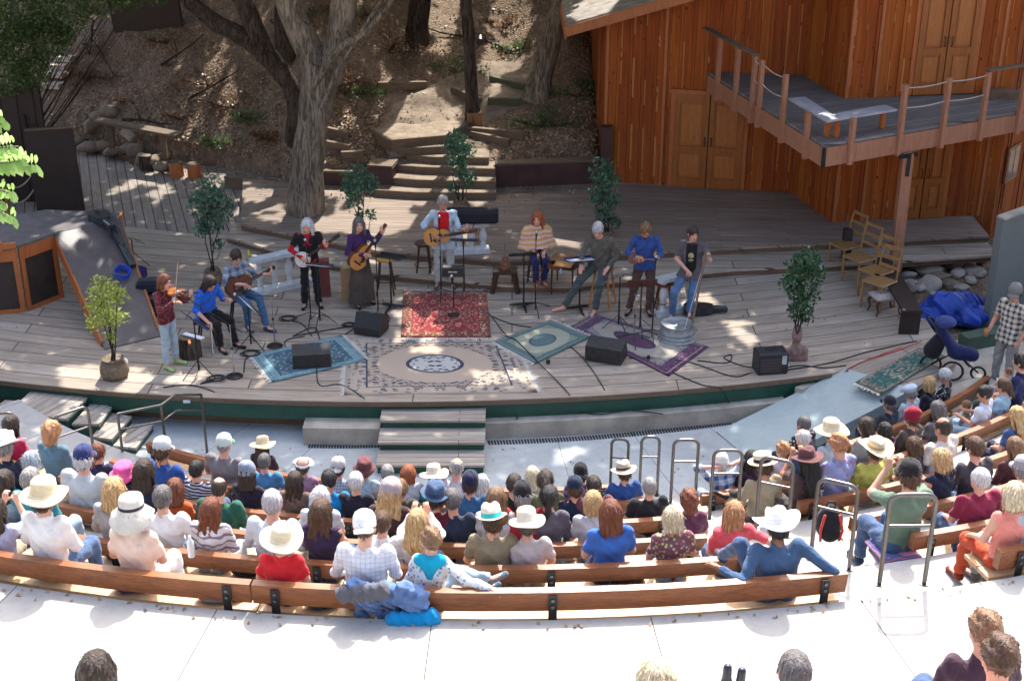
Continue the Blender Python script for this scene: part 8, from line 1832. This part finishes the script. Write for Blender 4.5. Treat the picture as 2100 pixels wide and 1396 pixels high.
def case(mw,label,L=1.0,mat=None,slim=False):
 t=thing("instrument_case",label,"case",mw.translation);t.matrix_world=mw;P=[]
 for i in range(28):
  th=2*math.pi*i/28;y=math.cos(th);w=(.20 if y<0 else .16)*abs(math.sin(th))**.7;P.append((math.copysign(w,math.sin(th))*(.45 if slim else 1),y*.27))
 mm=mat or m_plain((.018,.028,.035),.3,0,.2,9,.15,name='case_shell');MB().prism(P,0,.13).build("case_body",mm,t);MB().box((0,.25+L*.25,.065),(.12,L*.55,.11),0,bev=.025).build("neck_section",mm,t);MB().box((0,-.1,.135),(.04,.14,.012)).build("handle",M['rubber'],t);return t
q=gp(205,452,Z);case(frame(q,(.55,-.75,-.0),(0,0,1)),"glossy dark guitar case on the platform's back corner",.7);a,b=on_plane(232,478,R1+o_,rn),on_plane(270,548,R1+o_,rn);case(frame(a.lerp(b,.2)+rn*.01,(b-a),rn),"slim dark case lying down the ramp's right edge",1.0,None,True)
case(frame(gp(1432,640,.02),(1,.02,0),(0,0,1)),"small black instrument case on the boards right of the bass player",.5);
o=MB().box((0,0,.2),(.42,.30,.40),.2,bev=.03).build("amplifier_box",M['black_plastic']);o.location=gp(316,646,0);tag(o,"black equipment box on the floor right of the dark ramp","box");o=MB().box((0,0,.12),(.40,.28,.22),.1,bev=.05).build("dark_bag",FB((.012,.015,.03)));o.location=gp(306,597,.40);tag(o,"dark soft bag on top of the black equipment boxes","bag")
o=MB().box((0,0,.14),(.30,.26,.28),-.2,bev=.06).build("blue_bag",FB((.01,.02,.13)));o.location=gp(282,575,.0);tag(o,"navy bag behind the slim dark case","bag");mb=MB();mb.tube([(math.cos(i*.55)*.13*(1+.1*math.sin(i)),math.sin(i*.55)*.13,.01+i*.0025)for i in range(50)],.012,6);o=mb.build("cable_coil",m_plain((.01,.06,.50),.3,0,.1,9,0,name='blue_cable'));o.location=on_plane(250,566,R1+o_,rn)+rn*.02;o.rotation_euler=rn.to_track_quat('Z','Y').to_euler();tag(o,"coil of bright blue cable lying on the dark ramp","cable")
o=MB().lathe([(.001,0),(.032,0),(.033,.15),(.013,.19),(.013,.22),(.001,.22)],n=12).build("water_bottle",m_plain((.25,.45,.70),.12,0,.1,9,0,name='blue_bottle'));o.location=gp(336,640,.0)+Vector((0,0,.02));tag(o,"clear blue water bottle beside the black equipment box","bottle")
for i,(x,y,r)in enumerate([(1124,744,.035),(1330,735,.03)]):o=MB().cyl((0,0,0),(0,0,.05),r,n=12).build("black_knob",M['rubber']);o.location=gp(x,y,.03);tag(o,["small black cylinder on the boards below the sage rug","small black puck on the purple rug"][i],"knob")
t=thing("spotlight","small black spotlight fixed to the slim trunk","lamp",at_y(985,100,on_hill(972,262).y-.1));MB().cyl((0,0,.25),(0,-.16,.18),.07,.09,n=14).build("housing",M['black_metal'],t);MB().tube([(0,.02,.25),(.03,.05,.1),(-.08,.1,0)],.015,6).build("arm",M['black_metal'],t)
# --- audience belongings
b=polar(RHO[5]+.03,bend(5,795),FLR[5]+.62);S_=Sdf(.014);rg=random.Random(8)
for i in range(9):S_.ell((-.28+i*.07,rg.uniform(-.03,.05),.16+rg.uniform(-.06,.05)),(.09,.075,.11),.03)
for i in range(7):S_.cone((-.27+i*.09,.06,.17),(-.25+i*.085,.075,rg.uniform(-.16,-.05)),.05,.045,.03)
o=put(S_.mesh("jacket",M['rubber'],lambda X,Y,Z:.030*np.abs(np.sin(X*30+Z*17+2*np.sin(Z*20+Y*14)))+.012*np.sin(Z*70+X*30)-.018),"denim_jacket",FB((.10,.17,.34)),None);o.location=b;o.rotation_euler=(0,0,bend(5,795));tag(o,"crumpled denim jacket hung over the nearest bench beside the youngster","jacket")
S_=Sdf(.018)
for i in range(4):S_.ell((-.15+i*.1,rg.uniform(-.02,.02),.04+rg.uniform(0,.05)),(.09,.07,.09),.03)
for k_,(nm,lb,c,dx,dz)in enumerate((("fleece_jacket","turquoise fleece hanging low over the nearest bench",(.0,.22,.50),.22,-.10),("grey_jumper","grey scarf bundled on the denim jacket",(.10,.10,.12),-.20,.14))):o=put(S_.mesh(nm,M['rubber'],lambda X,Y,Z:.022*np.abs(np.sin(X*36+Z*22))-.012),nm,FB(c),None);o.location=b+Vector((dx,-.09 if k_==0 else-.05,dz));tag(o,lb,"jacket")
Sh=Sdf(.014);Sh.cone((-.10,0,.02),(.10,0,.02),.06,.06,.04);Sh.cone((0,-.05,-.02),(0,-.07,-.12),.09,.04,.04,(va(0,1,0),.5));put(Sh.mesh("hood",M['rubber']),"hood",FB((.0,.33,.52)),ch[0],(0,-.055,1.06))
o=MB().lathe([(.001,0),(.034,0),(.034,.15),(.014,.19),(.014,.22),(.001,.22)],n=14).build("water_bottle",m_plain((.60,.68,.75),.12,0,.1,9,0,name='clear_plastic'));o.location=polar(RHO[4]+.4,bend(4,430),FLR[5]+.45);tag(o,"clear water bottle standing behind the second bench at left","bottle")
t=thing("backpack","black and red backpack on the bench end by the aisle","backpack",polar(RHO[3]-.22,bend(3,1722),FLR[3]+.45));S_=Sdf(.016);S_.ell((0,0,.2),(.15,.12,.22),.02);S_.ell((0,-.1,.12),(.11,.06,.11),.03);put(S_.mesh("pack_body",M['rubber']),"pack_body",FB((.014,.014,.018)),t)
for s in(-1,1):MB().tube([(s*.10,-.10,.02),(s*.12,-.14,.18),(s*.08,-.11,.36)],.016,6).build("strap",FB((.60,.06,.05)),t)
MB().tube([(-.05,0,.41),(-.04,0,.46),(.04,0,.46),(.05,0,.41)],.01,6).build("grab_loop",M['rubber'],t)
o=MB().box((0,0,.03),(.42,.40,.06),0,bev=.02).build("striped_cushion",FB((.45,.18,.26),(.10,.12,.30),'bands',4));o.location=polar(RHO[4]-.28,bend(4,1868),FLR[4]+.45);o.rotation_euler=(0,0,bend(4,1868));tag(o,"pink and blue striped cushion under the person in sage green","cushion")
for i,(x,y,dx)in enumerate([(1490,1378,0),(1520,1385,.05)]):
 S_=Sdf(.014);S_.cone((0,.06,-.06),(0,.03,.0),.045,.045,.02);S_.cone((0,.04,-.01),(0,-.04,.17),.045,.038,.03);o=put(S_.mesh("boot",M['rubber']),"boot",m_plain((.02,.025,.04),.3,0,.2,9,.1,name='boot_leather'),None);o.scale=(.8,.8,.72);o.location=at_y(x,y+22,7.9);o.rotation_euler=(R(-20),0,R(-6+i*14));tag(o,"dark leather boot with raised toe at the bottom edge, "+("left one" if i==0 else "right one"),"boot")
def bag(px,k,c,label,h=.16,w=.14,name="bag",dr=.22):
 S_=Sdf(.015);S_.ell((0,0,h*.8),(w,.10,h),.02);S_.ell((w*.7,.02,h*.5),(w*.6,.08,h*.6),.03);a=bend(k,px);o=put(S_.mesh(name,M['rubber'],lambda X,Y,Z:.012*np.abs(np.sin(X*38+Z*24+2*np.sin(Y*25)))-.006),name,FB(c),None);o.location=polar(RHO[k]-dr,a,FLR[k]+.45);o.rotation_euler=(0,0,a+.2);tag(o,label,name.replace('_',' '))
bag(232,5,(.10,.03,.12),"crumpled purple bag on the nearest bench between the two hatted women",.10);bag(425,5,(.22,.20,.24),"folded grey garment on the nearest bench left of the bolt plate",.07,.20,"garment");bag(480,4,(.02,.02,.03),"dark bag on the second bench behind the water bottle",.12);bag(1300,4,(.05,.02,.02),"brown handbag on the second bench right of the royal blue tee",.12);bag(640,5,(.03,.03,.05),"navy bag on the nearest bench beside the red vest",.10);bag(1150,3,(.5,.5,.5),"pale cloth bag on the third bench by the charcoal hoodie",.10);bag(1990,4,(.04,.07,.17),"blue jeans folded over the bench right of the sage green tee",.16,.15,"jeans",.05)
g=np.random.default_rng(77);n=900;r_=np.concatenate([g.uniform(5.4,10.3,520),g.uniform(17.1,17.28,380)]);a_=g.uniform(-1.0,1.0,n);P=np.stack([C0.x+r_*np.sin(a_),C0.y-r_*np.cos(a_),np.where(r_<12,-.59,2.975)],1);P=P[(P[:,1]<np.where(r_<12,19.2,99))]
o=leaves_obj("scattered_leaves",P,.05,M['dry_leaf'],12,None,.55,None,4);tag(o,"small dry leaves scattered over the forecourt and along the walkway edge","leaf litter",None,"stuff")
g=np.random.default_rng(78);n=500;X=g.uniform(-9,7,n);Y=g.uniform(20.2,27,n);Y=np.maximum(Y,yfront(X)+.2);P=np.stack([X,Y,np.full(n,.012)],1);P=P[(P[:,1]<23.6)];o=leaves_obj("stage_leaves",P,.045,M['dry_leaf'],13,None,.5,None,4);tag(o,"tiny dry leaves and specks on the stage boards","leaf litter",None,"stuff")
